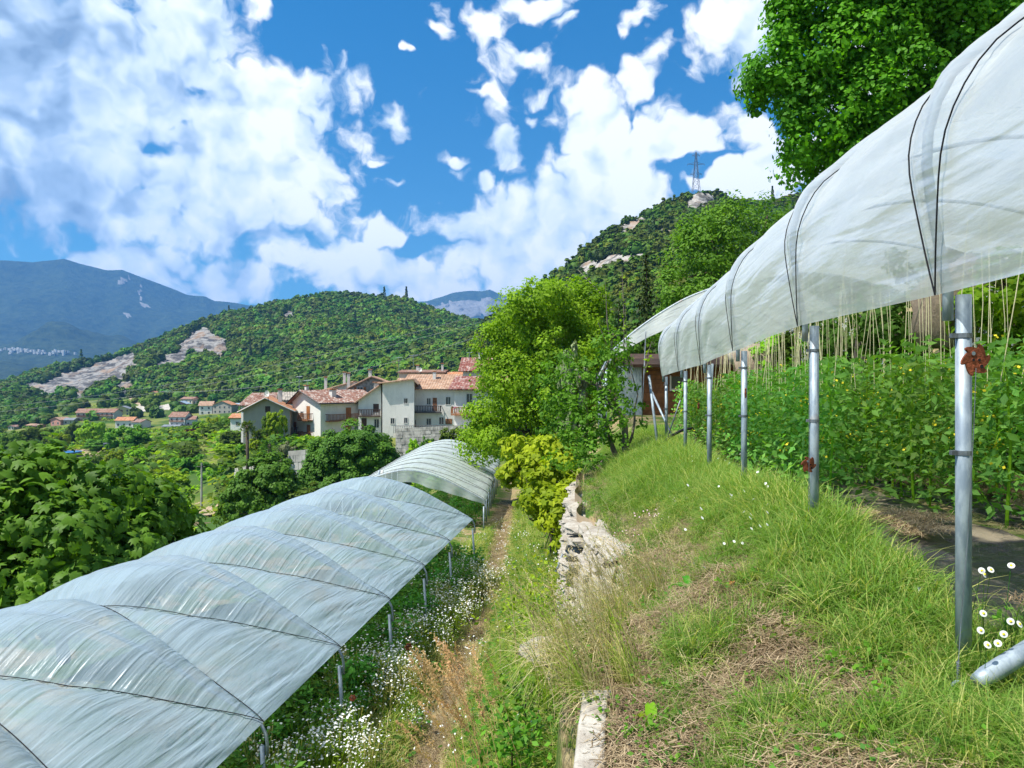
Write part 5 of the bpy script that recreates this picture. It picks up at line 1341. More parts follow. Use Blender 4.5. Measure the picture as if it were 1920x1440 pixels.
# pylon
c = P(1305, 366, 440); t = thing('electricity_pylon', 'tall grey lattice pylon on top of the steep hill', 'pylon', c)
h = 26.5; mb = MB()
def leg(z): return 2.3*(1-z/h)**1.1*.9+.30
zs = [0, 4.2, 8, 11.2, 14, 16.5, 18.8, 20.8, 22.6, 24.4, h]
for i in range(len(zs)-1):
    a = leg(zs[i]); b_ = leg(zs[i+1])
    C0 = [(-a, -a), (a, -a), (a, a), (-a, a)]; C1 = [(-b_, -b_), (b_, -b_), (b_, b_), (-b_, b_)]
    for k in range(4):
        k2 = (k+1) % 4
        mb.tube([(*C0[k], zs[i]), (*C1[k], zs[i+1])], .12, 4); mb.tube([(*C0[k], zs[i]), (*C1[k2], zs[i+1])], .07, 3); mb.tube([(*C0[k2], zs[i]), (*C1[k], zs[i+1])], .07, 3); mb.tube([(*C1[k], zs[i+1]), (*C1[k2], zs[i+1])], .06, 3)
M['pylon'] = mat_simple('pylon_grey', (.13, .15, .20), .6, .3, .1, 2)
mb.tube([(0, 0, h), (0, 0, h+1.6)], .08, 4)
mb.build('lattice', M['pylon'], t)
for z, L in ((24.2, 2.2), (18.8, 5.2), (12.6, 3.6)):
    m2 = MB()
    for s_ in (-1, 1):
        for y in (-.3, .3): m2.tube([(s_*leg(z), y, z), (s_*L, 0, z+.5)], .09, 4); m2.tube([(s_*leg(z+1.3), y, z+1.4), (s_*L, 0, z+.5)], .07, 4)
        m2.tube([(s_*L, 0, z+.5), (s_*L, 0, z-.5)], .09, 4)
    m2.build('crossarm', M['pylon'], t)
# power lines
M['wire'] = mat_simple('overhead_wire', (.16, .18, .2), .5, .5, .1, 2)
for i, (a, b_) in enumerate([((0, 762, 330), (900, 590, 300)), ((0, 772, 330), (900, 604, 300)), ((300, 735, 260), (905, 628, 240))]):
    A = Vector(P(*a)); B = Vector(P(*b_)); pts = [A.lerp(B, f/24.)-Vector((0, 0, 4*5*(f/24.)*(1-f/24.))) for f in range(25)]
    tag(MB().tube(pts, .045, 4).build('overhead_cable', M['wire']), ['upper overhead cable crossing in front of the wooded hill', 'middle overhead cable crossing in front of the wooded hill', 'lowest overhead cable running down to the village'][i], 'cable')
# ------------------------------------------------------------------ grass
def grass_mat(name, a, b, dry, amt=.35, trans=.45):
    m, t = newmat(name)
    at = t.node('ShaderNodeAttribute', attribute_name='var').outputs['Fac']; ri = t.node('ShaderNodeObjectInfo').outputs['Random']
    c = t.mix(at, a, b); c = t.mix(t.rng(t.math('ADD', ri, t.math('MULTIPLY', at, .35)), 1.15-amt, 1.3-amt), c, dry)
    p = t.node('ShaderNodeBsdfPrincipled', {'Base Color': c, 'Roughness': .55, 'Specular IOR Level': .25})
    tr = t.node('ShaderNodeBsdfTranslucent', {'Color': t.mix(1.0, c, (1.25, 1.3, .5), 'MULTIPLY')})
    mx = t.node('ShaderNodeMixShader', {0: trans, 1: p.outputs[0], 2: tr.outputs[0]}); t.node('ShaderNodeOutputMaterial', {0: mx.outputs[0]}); return m
G['grass'] = grass_mat('grass_green', (.15, .27, .022), (.38, .50, .05), (.60, .53, .22), .40)
G['grassblue'] = grass_mat('grass_deep_green', (.09, .20, .03), (.23, .38, .055), (.46, .48, .14), .22)
G['dry'] = grass_mat('grass_dry', (.55, .45, .24), (.78, .65, .40), (.42, .38, .16), .25, .3)
G['straw'] = grass_mat('straw_litter', (.26, .19, .11), (.58, .46, .29), (.20, .14, .08), .45, .2)
G['seed'] = grass_mat('grass_seed_head', (.55, .36, .17), (.80, .56, .30), (.6, .36, .18), .3, .35)
G['clover'] = mat_leaf('leaf_clover', (.05, .14, .02), (.12, .26, .035), trans=.4)
def white_petal():
    m, t = newmat('white_petals'); d = t.node('ShaderNodeBsdfDiffuse', {'Color': (.82, .82, .80, 1)}); tr = t.node('ShaderNodeBsdfTranslucent', {'Color': (.8, .8, .78, 1)})
    mx = t.node('ShaderNodeMixShader', {0: .3, 1: d.outputs[0], 2: tr.outputs[0]}); t.node('ShaderNodeOutputMaterial', {0: mx.outputs[0]}); return m
M['petal'] = white_petal(); M['yellow'] = mat_simple('yellow_flower', (.82, .66, .03), .7, 0, .15, 9); M['pinkf'] = mat_simple('pink_flower', (.62, .40, .48), .7, 0, .2, 9); M['purplef'] = mat_simple('purple_flower', (.35, .16, .5), .7, 0, .2, 9)
def tuft(seed, n, h, spread, lean, w, mat, curl=.5, seg=4, heads=0.0, dirx=None, flat=False):
    r = RS(seed); V = []; Fc = []; va = []
    for i in range(n):
        a = r.rand()*6.283; rr = spread*math.sqrt(r.rand()); x0, y0 = math.cos(a)*rr, math.sin(a)*rr
        L = h*r.uniform(.45, 1.1); ln = lean*r.uniform(.2, 1.3); d = r.rand()*6.283
        dx, dy = math.cos(d), math.sin(d)
        if dirx is not None: dx = dx*.45+dirx[0]; dy = dy*.45+dirx[1]; q = math.hypot(dx, dy)+1e-6; dx /= q; dy /= q
        px, py = -dy, dx; ww = w*r.uniform(.6, 1.3); v = r.rand(); b = len(V)
        for k in range(seg+1):
            f = k/seg; ang = ln*f+curl*ln*f*f
            out = L*f*math.sin(min(ang, 2.0)); up = L*f*math.cos(min(ang, 2.0)) if not flat else .012+.03*r.rand()
            if flat: out = L*f
            cw = ww*(1-f**1.6)*.5+.0006
            V += [(x0+dx*out-px*cw, y0+dy*out-py*cw, up), (x0+dx*out+px*cw, y0+dy*out+py*cw, up)]; va += [v*.75+f*.25]*2
        for k in range(seg): c = b+2*k; Fc.append((c, c+1, c+3, c+2))
    return mesh_np('grass_tuft', np.array(V), np.array(Fc), mat, attrs={'var': np.array(va)})
TA = [tuft(s, 34, .30, .09, .75, .006, G['grass']) for s in (1, 2)]+[tuft(3, 26, .42, .07, .85, .008, G['grassblue']), tuft(4, 40, .17, .10, .6, .005, G['grass']), tuft(5, 18, .30, .09, .9, .004, G['dry'])]
def clover_proto(seed, n=26, s=.035, h=.10, mat=None, rad=.11):
    r = RS(seed); C = np.stack([r.randn(n)*rad*.6, r.randn(n)*rad*.6, h*r.uniform(.2, 1, n)], 1); N = r.randn(n, 3)*.35+[0, 0, 1]
    V, Fc, va = leaves(C, N, s*r.uniform(.6, 1.4, n), r, 'leaf', asp=.8); return mesh_np('low_herb', V, Fc, mat or G['clover'], attrs={'var': va})
TA += [clover_proto(6, 44, .017, .07), clover_proto(7, 40, .021, .10, G['pear'], .09)]
STR = [tuft(s, 52, .10, .12, 0, .0023, G['straw'], flat=True, seg=2) for s in (11, 12, 13)]
r = RS(101)
def place(n, x0f, x1f, y0, y1, ypow=1.0):
    y = y0+(y1-y0)*r.rand(n)**ypow; a = x0f(y); b = x1f(y); x = a+(b-a)*r.rand(n); return x, y
# upper terrace
x, y = place(27000, lambda y: edge(y)-.02, lambda y: rowx(y)+.18+.5*(y < 3), 1.4, 17, 1.45)
w = np.clip(sstep(-.05, .35, (x-edge(y))/(rowx(y)-edge(y))), 0, 1); bare = bareness(x, y)
den = .50+.5*w+.9*fbm(x*1.9, y*1.6, 61, 3); keep = r.rand(len(x)) < den*(1-bare*.88)
x = x[keep]; y = y[keep]; w = w[keep]; z = ground(x, y)
pk = np.where(r.rand(len(x)) < .25+.45*w, 2, r.randint(0, 7, len(x))); pk = np.where((r.rand(len(x)) < .55*(1-w)) & (pk < 3), 3, pk); pk = np.where((w < .45) & (r.rand(len(x)) < .16), 4, pk)
rot = np.zeros((len(x), 3)); rot[:, 2] = r.rand(len(x))*6.28; rot[:, 1] = r.randn(len(x))*.22; rot[:, 0] = r.randn(len(x))*.22
sc = (.22+.50*w**3.2*np.where(y < 3.3, .52, 1))*r.uniform(.45, 1.35, len(x))*(1-.45*np.clip(bareness(x, y)*1.5, 0, 1))*(1+.25*fbm(x, y, 71, 2)); sc = np.where(np.isin(pk, (5, 6)), r.uniform(.7, 1.3, len(x)), sc)
o_ = scatter('grass', np.stack([x, y, z-.01], 1), TA, rot=rot, scl=sc, pick=pk, seed=4); o_['label'] = 'lush grass along the strip under the tall polytunnel posts'
# lower terrace
TB = [tuft(s, 26, .42, .16, .7, .011, G['grass']) for s in (21, 22)]+[tuft(23, 22, .5, .13, .8, .012, G['grassblue']), tuft(24, 18, .38, .14, .9, .008, G['dry']), clover_proto(25, 30, .09, .25, G['clover'], .22), tuft(26, 30, .22, .16, .6, .010, G['grass'])]
x, y = place(24000, lambda y: footx(y)-.9, lambda y: edge(y)-.10, 6.2, 42, 1.5)
pd = np.abs(x-pathx(y)); keep = r.rand(len(x)) < np.clip(.30+1.3*sstep(.05, .55, pd)-.0, 0, 1)*(1-.9*bareness(x, y)); x = x[keep]; y = y[keep]; pd = pd[keep]; z = ground(x, y)
pk = r.choice(6, len(x), p=[.25, .2, .17, .09, .14, .15]); pk = np.where(pd < .35, np.where(r.rand(len(x)) < .4, 3, 5), pk)
sc = r.uniform(.5, 1.1, len(x))*np.clip(.35+.9*pd, .35, 1.15)
o_ = scatter('grass', np.stack([x, y, z-.01], 1), TB, scl=sc, pick=pk, seed=5); o_['label'] = 'green meadow grass on the lower terrace around the worn path'
# straw litter on the trodden places
x, y = place(7600, lambda y: edge(y)+.06, lambda y: rowx(y)+.1, 1.5, 12, 1.5); keep = r.rand(len(x)) < .06+bareness(x, y); x = x[keep]; y = y[keep]
x2, y2 = place(2600, lambda y: pathx(y)-.5, lambda y: pathx(y)+.5, 7, 32, 1.3)
x = np.concatenate([x, x2]); y = np.concatenate([y, y2])
o_ = scatter('straw_litter', np.stack([x, y, ground(x, y)+.004], 1), STR, seed=6); o_['label'] = 'dry straw lying on the trodden ground'
# far meadow grass tufts between terrace and village
TC = [clover_proto(s, 26, .42, .7, G[m_], .9) for s, m_ in ((31, 'mid'), (32, 'yel'), (33, 'dark'))]
x = r.uniform(-95, 8, 9000); y = r.uniform(38, 260, 9000); z = ground(x, y)
keep = fbm(x*.06, y*.06, 81, 4)+.12 > -.05*r.rand(9000); keep &= ~((x > -26) & (y > 92) & (y < 118) & (x < -4)); keep &= np.abs((x/y*F+960)-384) > 26
x, y, z = x[keep], y[keep], z[keep]
o_ = scatter('undergrowth', np.stack([x, y, z], 1), TC, scl=r.uniform(.7, 2.2, len(x))*np.clip(y/90, .6, 1.8), seed=7); o_['label'] = 'low undergrowth covering the slopes of the valley gardens'
x = r.uniform(-330, 60, 9000); y = r.uniform(200, 520, 9000); z = ground(x, y); uu = x/y*F+960; vv = 720-z/y*F
keep = (fbm(x*.03, y*.03, 83, 4) > -.12) & ~((uu > 235) & (uu < 335) & (y > 380) & (y < 450)) & ~((uu > 70) & (uu < 195) & (y < 216)) & ~((uu < 78) & (y < 206)); keep &= ~((uu > 85) & (uu < 465) & (vv > 744) & (vv < 806) & (r.rand(len(x)) > .15)); x, y, z = x[keep], y[keep], z[keep]
o_ = scatter('undergrowth', np.stack([x, y, z], 1), TC, scl=r.uniform(1.3, 2.8, len(x)), seed=8); o_['label'] = 'scrub and vineyard greenery on the far valley floor'

# tall dry grass arching from the terrace edge, and long golden seed stalks
def stalk_proto(seed, n, L, lean, mat, headL=.2, headW=.03, nh=26, w=.0035, dirx=(-1, 0), spread=.08):
    r = RS(seed); mb = MB(); C = []; N = []
    for i in range(n):
        a = math.atan2(dirx[1], dirx[0])+r.randn()*.55; l = L*r.uniform(.7, 1.1); ln = lean*r.uniform(.5, 1.25); x0, y0 = r.randn(2)*spread; pts = []
        x_, z_ = 0, 0
        for k in range(9):
            th = ln*(k/8.)**1.2; pts.append((x0+math.cos(a)*x_, y0+math.sin(a)*x_, z_)); x_ += math.sin(th)*l/8; z_ += math.cos(th)*l/8
        mb.tube(pts, [w, w, w, w*.9, w*.8, w*.7, w*.6, w*.5, w*.4], 3, cap=False)
        p = np.array(pts)
        for k in range(nh):
            f = 1-headL/L*r.rand(); q = np.array([np.interp(f*8, range(9), p[:, j]) for j in range(3)]); C.append(q+r.randn(3)*headW*.33*(1.1-(f-(1-headL/L))/(headL/L)*.6)); d = p[-1]-p[-2]; N.append(np.cross(d, r.randn(3)))
    me1 = mb.mesh('stems', mat)
    C = np.array(C); N = unit(np.array(N)); V, Fc, va = leaves(C, N, np.full(len(C), headW*.62), r, 'leaf', asp=.4)
    nv = len(me1.vertices); v1 = np.zeros(nv*3); me1.vertices.foreach_get('co', v1)
    F1 = [list(p.vertices) for p in me1.polygons]; T1 = []
    for f in F1: T1 += [[f[0], f[1], f[2]], [f[0], f[2], f[3]]] if len(f) == 4 else [f[:3]]
    return mesh_np('stalks', np.concatenate([v1.reshape(-1, 3), V]), np.concatenate([np.array(T1), Fc+nv]), mat, attrs={'var': np.concatenate([np.full(nv, .4), va])})
SP = [stalk_proto(s, 6, .55, 1.3, G['dry'], .16, .018, 16, .0018) for s in (1, 2, 3)]+[tuft(64, 30, .36, .07, .9, .0035, G['grass'], dirx=(-.6, -.1)), tuft(65, 30, .34, .08, 1.0, .0032, G['dry'], dirx=(-.7, -.1))]
n = 120; y = r.uniform(3.1, 5.2, n); x = edge(y)+r.uniform(-.12, .32, n); pk = r.choice(5, n, p=[.17, .17, .16, .28, .22]); rot = np.zeros((n, 3)); rot[:, 2] = r.randn(n)*.5
o_ = scatter('tall_dry_grass', np.stack([x, y, ground(np.maximum(x, edge(y)+.02), y)], 1), SP, rot=rot, scl=r.uniform(.7, 1.2, n), pick=pk, seed=9); o_['label'] = 'tall thin grass with pale heads arching over the terrace edge'
n = 60; y = np.concatenate([r.uniform(5.3, 13, n)]); x = edge(y)+r.uniform(-.05, .5, n); rot = np.zeros((n, 3)); rot[:, 2] = r.randn(n)*.8
o_ = scatter('tall_dry_grass', np.stack([x, y, ground(np.maximum(x, edge(y)+.02), y)], 1), SP, rot=rot, scl=r.uniform(.4, .8, n), seed=19); o_['label'] = 'sparse dry grass heads along the top of the stone wall'
gs = [(905, 1470, 6.4, .0), (890, 1475, 6.3, .2), (930, 1480, 6.2, -.1), (950, 1470, 6.3, -.2), (880, 1440, 6.6, .1)]
for i, (u, v, d, a) in enumerate(gs):
    b_ = P(u, v, d); b_[2] = g1(b_[0], b_[1]); t = thing('golden_grass_clump', ['clump of golden seed stalks bending left toward the lower tunnel posts', 'second golden stalk clump a little left, tips near the white daisies', 'golden stalk clump nearest the camera at the bottom edge', 'golden stalk clump farthest right, beside the bushy weeds', 'small golden stalk clump behind the others'][i], 'grass', b_)
    me_ = stalk_proto(70+i, 7, 1.95, .85, G['seed'], .40, .050, 80, .0036, dirx=(-1, .35), spread=.10); obj('stalks', me_, t)
# weedy shrublets on the bank
wb = [(985, 1300, 7.0, .35, 'a dark green bramble clump on the bank below the dry grass'), (1000, 1130, 10.0, .5, 'yellow green weeds on the bank under the wall'), (1075, 1090, 9.6, .45, 'yellowish climbing weeds against the foot of the stone wall'), (1055, 1170, 8.8, .45, 'green weeds at the bottom of the stone wall'), (960, 1400, 6.4, .3, 'small leafy weeds at the bottom edge left of the coping stone')]
for i, (u, v, d, s, lab) in enumerate(wb):
    b_ = P(u, v, d); gz = g1(b_[0], b_[1]); C = RS(200+i).randn(420, 3)*[s*.6, s*.6, s*.5]+[0, 0, b_[2]-gz]; rr = RS(300+i)
    t = thing('weed_clump', lab, 'weeds', (b_[0], b_[1], gz)); V, Fc, va = leaves(C, rr.randn(420, 3)*.6+[0, 0, 1], .07*rr.uniform(.6, 1.4, 420), rr, 'leaf', asp=.6)
    obj('foliage', mesh_np('foliage', V, Fc, G['yel' if i in (1, 2) else 'walnut' if i == 3 else 'pear'], attrs={'var': va}), t)
    MB().tube([(0, 0, 0), (0, 0, max(.1, b_[2]-gz))], .008, 4).tube([(.05, 0, 0), (.15, .05, max(.1, b_[2]-gz))], .006, 4).build('stems', M['bark'], t)

# ------------------------------------------------------------------ daisies
def daisy_parts(rad=.014, n=16):
    V = []; Fc = []
    for i in range(n):
        a = i/n*6.283; b = len(V); c, s = math.cos(a), math.sin(a); px, py = -s, c; w = rad*.20
        V += [(c*rad*.25-px*w*.5, s*rad*.25-py*w*.5, 0), (c*rad*.25+px*w*.5, s*rad*.25+py*w*.5, 0), (c*rad+px*w, s*rad+py*w, -.001), (c*rad-px*w, s*rad-py*w, -.001)]; Fc.append((b, b+1, b+2, b+3))
    pet = mesh_np('petals', np.array(V), np.array(Fc), M['petal'])
    mb = MB().tube([(0, 0, -.002), (0, 0, .002), (0, 0, .0045)], [rad*.38, rad*.38, rad*.15], 10)
    return pet, mb.mesh('flower_centre', M['yellow'])
DP, DC = daisy_parts(.0125)
dz = [(1844, 1150, 2.62, 'rightmost post: daisy just right of its foot, middle height'), (1895, 1165, 2.6, 'daisy tilted left near the right edge, above the pipe'), (1839, 1182, 2.55, 'largest daisy facing the camera right of the thick post'), (1882, 1189, 2.55, 'daisy seen edge on above the lying pipe'), (1852, 1209, 2.5, 'lowest daisy just above the pipe'), (1871, 1206, 2.55, 'small half open daisy beside the lowest one'), (1841, 1070, 2.75, 'upper daisy right of the thick post against the black sheet'), (1846, 1077, 2.72, 'daisy touching the uppermost one'), (1896, 1060, 2.75, 'highest daisy near the right edge of the picture'), (1912, 1170, 2.55, 'daisy cut by the right edge'), (1858, 1068, 2.78, 'small daisy beside the uppermost pair')]
r = RS(120)
for i, (u, v, d, lab) in enumerate(dz):
    c = P(u, v, d); bx = c[0]+r.uniform(-.02, .06); by = c[1]+r.uniform(0, .1); gz = g1(bx, by)
    lab = 'white daisy, '+lab.replace('daisy ', '', 1) if not lab.startswith('rightmost') else 'white daisy just right of the thick post foot, middle height'
    t = thing('daisy', lab, 'daisy', (bx, by, gz), 0, 'daisies beside the thick post'); cc = Vector((c[0]-bx, c[1]-by, c[2]-gz))
    ro = (R_(r.uniform(35, 75)), R_(r.uniform(-30, 30)), R_(r.uniform(-40, 30)))
    obj('petals', DP, t, cc, ro); q = obj('flower_centre', DC, t, cc, ro)
    MB().tube([(0, 0, -.02), (cc.x*.3, cc.y*.5, cc.z*.55), (cc.x, cc.y+.002, cc.z-.003)], [.0016, .0013, .001], 5).build('stem', G['clover'], t)
# countless small daisies below the lower tunnel
def daisy_bunch(seed, n=46, rad=.26, h=.8):
    r = RS(seed); V = []; Fc = []; mi = []; va = []
    for i in range(n):
        x, y = r.randn(2)*rad*.55; z = h*r.uniform(.6, 1.05); s = r.uniform(.012, .020); b = len(V); t1, t2 = r.randn(2)*.35
        for k in range(6): a = k/6*6.283; V.append((x+math.cos(a)*s, y+math.sin(a)*s, z+math.cos(a)*s*t1+math.sin(a)*s*t2))
        Fc += [(b, b+1, b+2), (b, b+2, b+3), (b, b+3, b+4), (b, b+4, b+5)]; mi += [0]*4
        b = len(V); V += [(x-.004, y, z-.01), (x+.004, y, z-.01), (x*.5, y*.5, 0)]; Fc.append((b, b+1, b+2)); mi.append(1)
    m = 40; C = np.stack([r.randn(m)*rad*.5, r.randn(m)*rad*.5, h*r.uniform(.1, .85, m)], 1); V2, F2, v2 = leaves(C, r.randn(m, 3)+[0, 0, .4], .085*np.ones(m), r, 'leaf', asp=.3)
    nv = len(V); V = np.concatenate([np.array(V), V2]); Fc = np.concatenate([np.array(Fc), F2+nv]); mi += [1]*len(F2)
    return mesh_np('daisy_bunch', V, Fc, mats=[M['petal'], G['grass']], midx=mi, attrs={'var': np.concatenate([np.full(nv, .3), v2])})
DB = [daisy_bunch(s) for s in (1, 2, 3)]
pts = []
r = RS(121)
for (u, v, d, n, sp) in [(600, 1385, 8.3, 34, .38), (640, 1420, 7.9, 14, .3), (690, 1250, 10.2, 26, .40), (735, 1215, 11.0, 30, .42), (770, 1140, 12.8, 44, .5), (815, 1110, 13.6, 36, .5), (850, 1085, 14.8, 36, .5), (880, 1040, 16.6, 44, .5), (880, 1030, 17.3, 20, .4), (570, 1430, 7.6, 10, .3), (750, 1260, 10.3, 10, .4)]:
    c = P(u, v, d)
    for k in range(int(n*.75)): x = c[0]+r.randn()*sp*.75; y = c[1]+r.randn()*sp*1.3; pts.append((x, y, g1(x, y)))
pts = np.array(pts); hh = np.array([np.clip((720-1)*0+.62, .3, 1)]*len(pts))
o_ = scatter('daisies', pts, DB, scl=r.uniform(.55, .95, len(pts)), seed=10); o_['label'] = 'masses of small white daisies along the foot of the lower tunnel'
# small scattered flowers
def dot_flower(mat, n=7, s=.011, h=.22, rad=.12, seed=1):
    r = RS(seed); V = []; Fc = []; mi = []
    for i in range(n):
        x, y = r.randn(2)*rad; z = h*r.uniform(.7, 1.1); b = len(V)
        for k in range(5): a = k/5*6.283; V.append((x+math.cos(a)*s, y+math.sin(a)*s*.7, z+math.sin(a)*s*.8))
        Fc += [(b, b+1, b+2), (b, b+2, b+3), (b, b+3, b+4)]; mi += [0]*3
        b = len(V); V += [(x-.001, y, z), (x+.001, y, z), (x, y, 0)]; Fc.append((b, b+1, b+2)); mi.append(1)
    return mesh_np('small_flowers', np.array(V), np.array(Fc), mats=[mat, G['grass']], midx=mi, attrs={'var': np.full(len(V), .4)})
SF = [dot_flower(M['petal'], 5, .013, .3, .15, 1), dot_flower(M['pinkf'], 9, .008, .22, .12, 2), dot_flower(M['purplef'], 4, .010, .3, .15, 3), dot_flower(M['petal'], 8, .016, .45, .25, 4)]
pts = []; pk = []
for (u, v, z_, n, sp, k) in [(1250, 975, 0, 5, .25, 1), (1230, 990, 0, 4, .2, 1), (1330, 925, 0, 2, .2, 0), (1440, 975, 0, 3, .2, 0), (1425, 1045, 0, 2, .12, 0), (1360, 1060, 0, 3, .12, 0), (1200, 850, 0, 5, .4, 1), (1210, 830, 0, 4, .4, 1)]:
    y = {1250: 7.4, 1230: 7.0, 1330: 9, 1440: 5.8, 1425: 4.9, 1360: 4.6, 1200: 13, 1210: 14}[u]
    for q in range(n): c = P(u, v, y); x = c[0]+r.randn()*sp; yy = y+r.randn()*sp; pts.append((x, yy, g1(x, yy))); pk.append(k)
for q in range(130): y = r.uniform(7, 24); x = pathx(y)+r.uniform(-1.4, 1.9); pts.append((x, y, g1(x, y))); pk.append(3 if r.rand() < .8 else 2)
o_ = scatter('small_flowers', np.array(pts), SF, pick=np.array(pk), scl=r.uniform(.7, 1.1, len(pk)), seed=11); o_['label'] = 'tiny white, pink and purple flowers dotted through the grass'

# ------------------------------------------------------------------ tomatoes
def tomato_proto(seed, mat, h=1.35, n=360, rad=.29, lsz=.078, flowers=9):
    r = RS(seed); f = r.rand(n)**.85; z = h*(.06+.94*f); a = r.rand(n)*6.28; rr = rad*np.sqrt(r.rand(n))*(1-.35*f)*1.25
    C = np.stack([np.cos(a)*rr, np.sin(a)*rr, z-.35*rr], 1); N = np.stack([np.cos(a)*.5, np.sin(a)*.5, .75+0*a], 1)+r.randn(n, 3)*.4
    V, Fc, va = leaves(C, N, lsz*r.uniform(.55, 1.4, n), r, 'leaf', asp=.5, droop=.28)
    fo_ = mesh_np('foliage', V, Fc, mat, attrs={'var': va})
    mb = MB().tube([(0, 0, -.03), (.02, .01, h*.4), (-.01, 0, h*.98)], [.011, .009, .004], 5)
    for i in range(9): z0 = h*r.uniform(.1, .9); q = r.rand()*6.28; L = rad*r.uniform(.6, 1.0); mb.tube([(0, 0, z0), (math.cos(q)*L*.6, math.sin(q)*L*.6, z0+.05), (math.cos(q)*L, math.sin(q)*L, z0-.03)], [.004, .003, .0015], 4)
    st = mb.mesh('stem', G['walnut']); st.attributes.new('var', 'FLOAT', 'POINT').data.foreach_set('value', np.full(len(st.vertices), .6, np.float32))
    if not flowers: return fo_, st, None
    C = []
    for i in range(flowers): q = r.rand()*6.28; c = np.array([math.cos(q)*rad*.75, math.sin(q)*rad*.75, h*r.uniform(.25, .95)]); C += [c+r.randn(3)*.022 for k in range(4)]
    V, Fc, va = leaves(np.array(C), r.randn(len(C), 3), np.full(len(C), .026), r, 'leaf', asp=.8)
    return fo_, st, mesh_np('flowers', V, Fc, M['yellow'])
TP = [tomato_proto(s, G['tomato']) for s in (1, 2, 3, 4)]; TPl = [tomato_proto(s, G['tomdark'], 1.05, 330, .34, .10, 0) for s in (5, 6, 7)]
r = RS(130); cnt = 0
rows = [(.62, 6.2, 15.5, 'first'), (1.35, 4.9, 15.5, 'second'), (2.15, 4.2, 15, 'third'), (3.0, 4.0, 15, 'fourth'), (3.9, 4.0, 14, 'rear')]
for ri_, (off, y0, y1, nm) in enumerate(rows):
    y = y0
    while y < y1:
        x = rowx(y)+off+r.randn()*.05; yy = y+r.randn()*.05; gz = g1(x, yy); k = r.randint(4); t = thing('tomato_plant', 'tomato plant tied up in the %s row, %s from its near end' % (nm, nth(int(round((y-y0)/.39))+1)), 'tomato plant', (x, yy, gz), r.rand()*6.28, 'tomato plants in rows under the tall polytunnel')
        s = r.uniform(.88, 1.12)*(.92 if ri_ == 0 else 1.0); t.scale = (s*1.1, s*1.1, s)
        obj('foliage', TP[k][0], t); obj('stem', TP[k][1], t); obj('flowers', TP[k][2], t)['kind'] = 'stuff'; cnt += 1
        y += r.uniform(.34, .44)
# strings hanging from the wires above the plants
def string_proto(h, w, seed):
    r = RS(seed); return MB().tube([(0, 0, 0), (w*.5+.01*r.randn(), 0, h*.5), (w, .02, h)], .0032, 4).mesh('support_string', M['twine'])
SG = [string_proto(1.35, w, i) for i, w in enumerate((.02, -.05, .10, -.12, .05, .16, -.02))]
for ri_, (off, y0, y1, nm) in enumerate(rows):
    y = y0-.1; sidx = 0
    while y < y1:
        sidx += 1
        x = rowx(y)+off+r.randn()*.05; gz = g1(x, y)+1.0; o_ = obj('support_string', SG[r.randint(7)], None, (x, y, gz), (0, 0, r.uniform(-.6, .6)), (1, 1, r.uniform(.85, 1.0)))
        tag(o_, 'pale support string over the %s tomato row, %s from its near end' % (nm, nth(sidx)), 'string', 'support strings hanging above the tomato rows'); y += r.uniform(.15, .30) if ri_ < 3 else r.uniform(.2, .4)
# plants under the lower tunnels
for i in range(120):
    y = 6.6+i*.16+r.randn()*.1 if i < 76 else 24.8+(i-76)*.3; y = min(y, 37)
    if y < 18.4: x = footx(y)-r.choice([.05, .55, 1.1])+r.randn()*.12
    elif y > 24.3: x = -1.5-r.choice([0, .8, 1.7, 2.6])+r.randn()*.1
    else: continue
    k = r.randint(3); t = thing('tomato_plant', 'bushy plant under the lower polytunnel, %s from the near end' % nth(i+1) if y < 20 else 'plant in the second lower polytunnel, %s from its open front' % nth(i-75), 'tomato plant', (x, y, g1(x, y)), r.rand()*6.28, 'bushy plants under the lower polytunnels')
    s = r.uniform(.7, .95); t.scale = (s*1.15, s*1.15, s*.92); obj('foliage', TPl[k][0], t); obj('stem', TPl[k][1], t)
# mulch sheets
def mulch_mat():
    m, t = newmat('black_mulch_film'); co = t.node('ShaderNodeTexCoord').outputs['Object']
    n = t.noise(co, 3.5, 6, .7, dist=1.5); n2 = t.noise(co, 1.1, 4, .6)
    c = t.mix(t.rng(n, .5, .7), (.012, .012, .014), (.10, .085, .07)); c = t.mix(t.rng(n2, .56, .64), c, (.36, .28, .18))
    ro_ = t.rng(n2, .5, .6, .28, .95)
    b = t.node('ShaderNodeBsdfPrincipled', {'Base Color': c, 'Roughness': ro_, 'Specular IOR Level': .5})
    bn = t.node('ShaderNodeBump', {'Strength': .9, 'Distance': .03, 'Height': n}); t.l.new(bn.outputs[0], b.inputs['Normal']); t.node('ShaderNodeOutputMaterial', {0: b.outputs[0]}); return m
M['mulch'] = mulch_mat()
def mulch(lab, o0, o1, y0, y1, seed):
    nx = 50; ny = int((y1-y0)/.07); a = np.linspace(0, 1, nx); yy = np.linspace(y0, y1, ny); A, Y = np.meshgrid(a, yy, indexing='ij')
    e = .06*fbm(Y*2, Y*0+seed, seed, 3); X = rowx(Y)+o0+e+(o1-o0)*A; Z = ground(X, Y)+.022+.03*np.abs(fbm(X*2.5+Y, Y*1.2, seed, 4))
    Z = np.where((A < .01) | (A > .99), Z-.05, Z)
    tag(obj('mulch_sheet', mesh_np('mulch_sheet', np.stack([X.ravel(), Y.ravel(), Z.ravel()], 1), grid_faces(nx, ny), M['mulch'], True)), lab, 'mulch sheet')
mulch('crumpled black plastic sheet on the bed just inside the front posts', .16, 1.25, 2.3, 12.5, 3); mulch('black plastic sheet between the second and third tomato rows', 1.45, 2.9, 2.3, 12.5, 7)
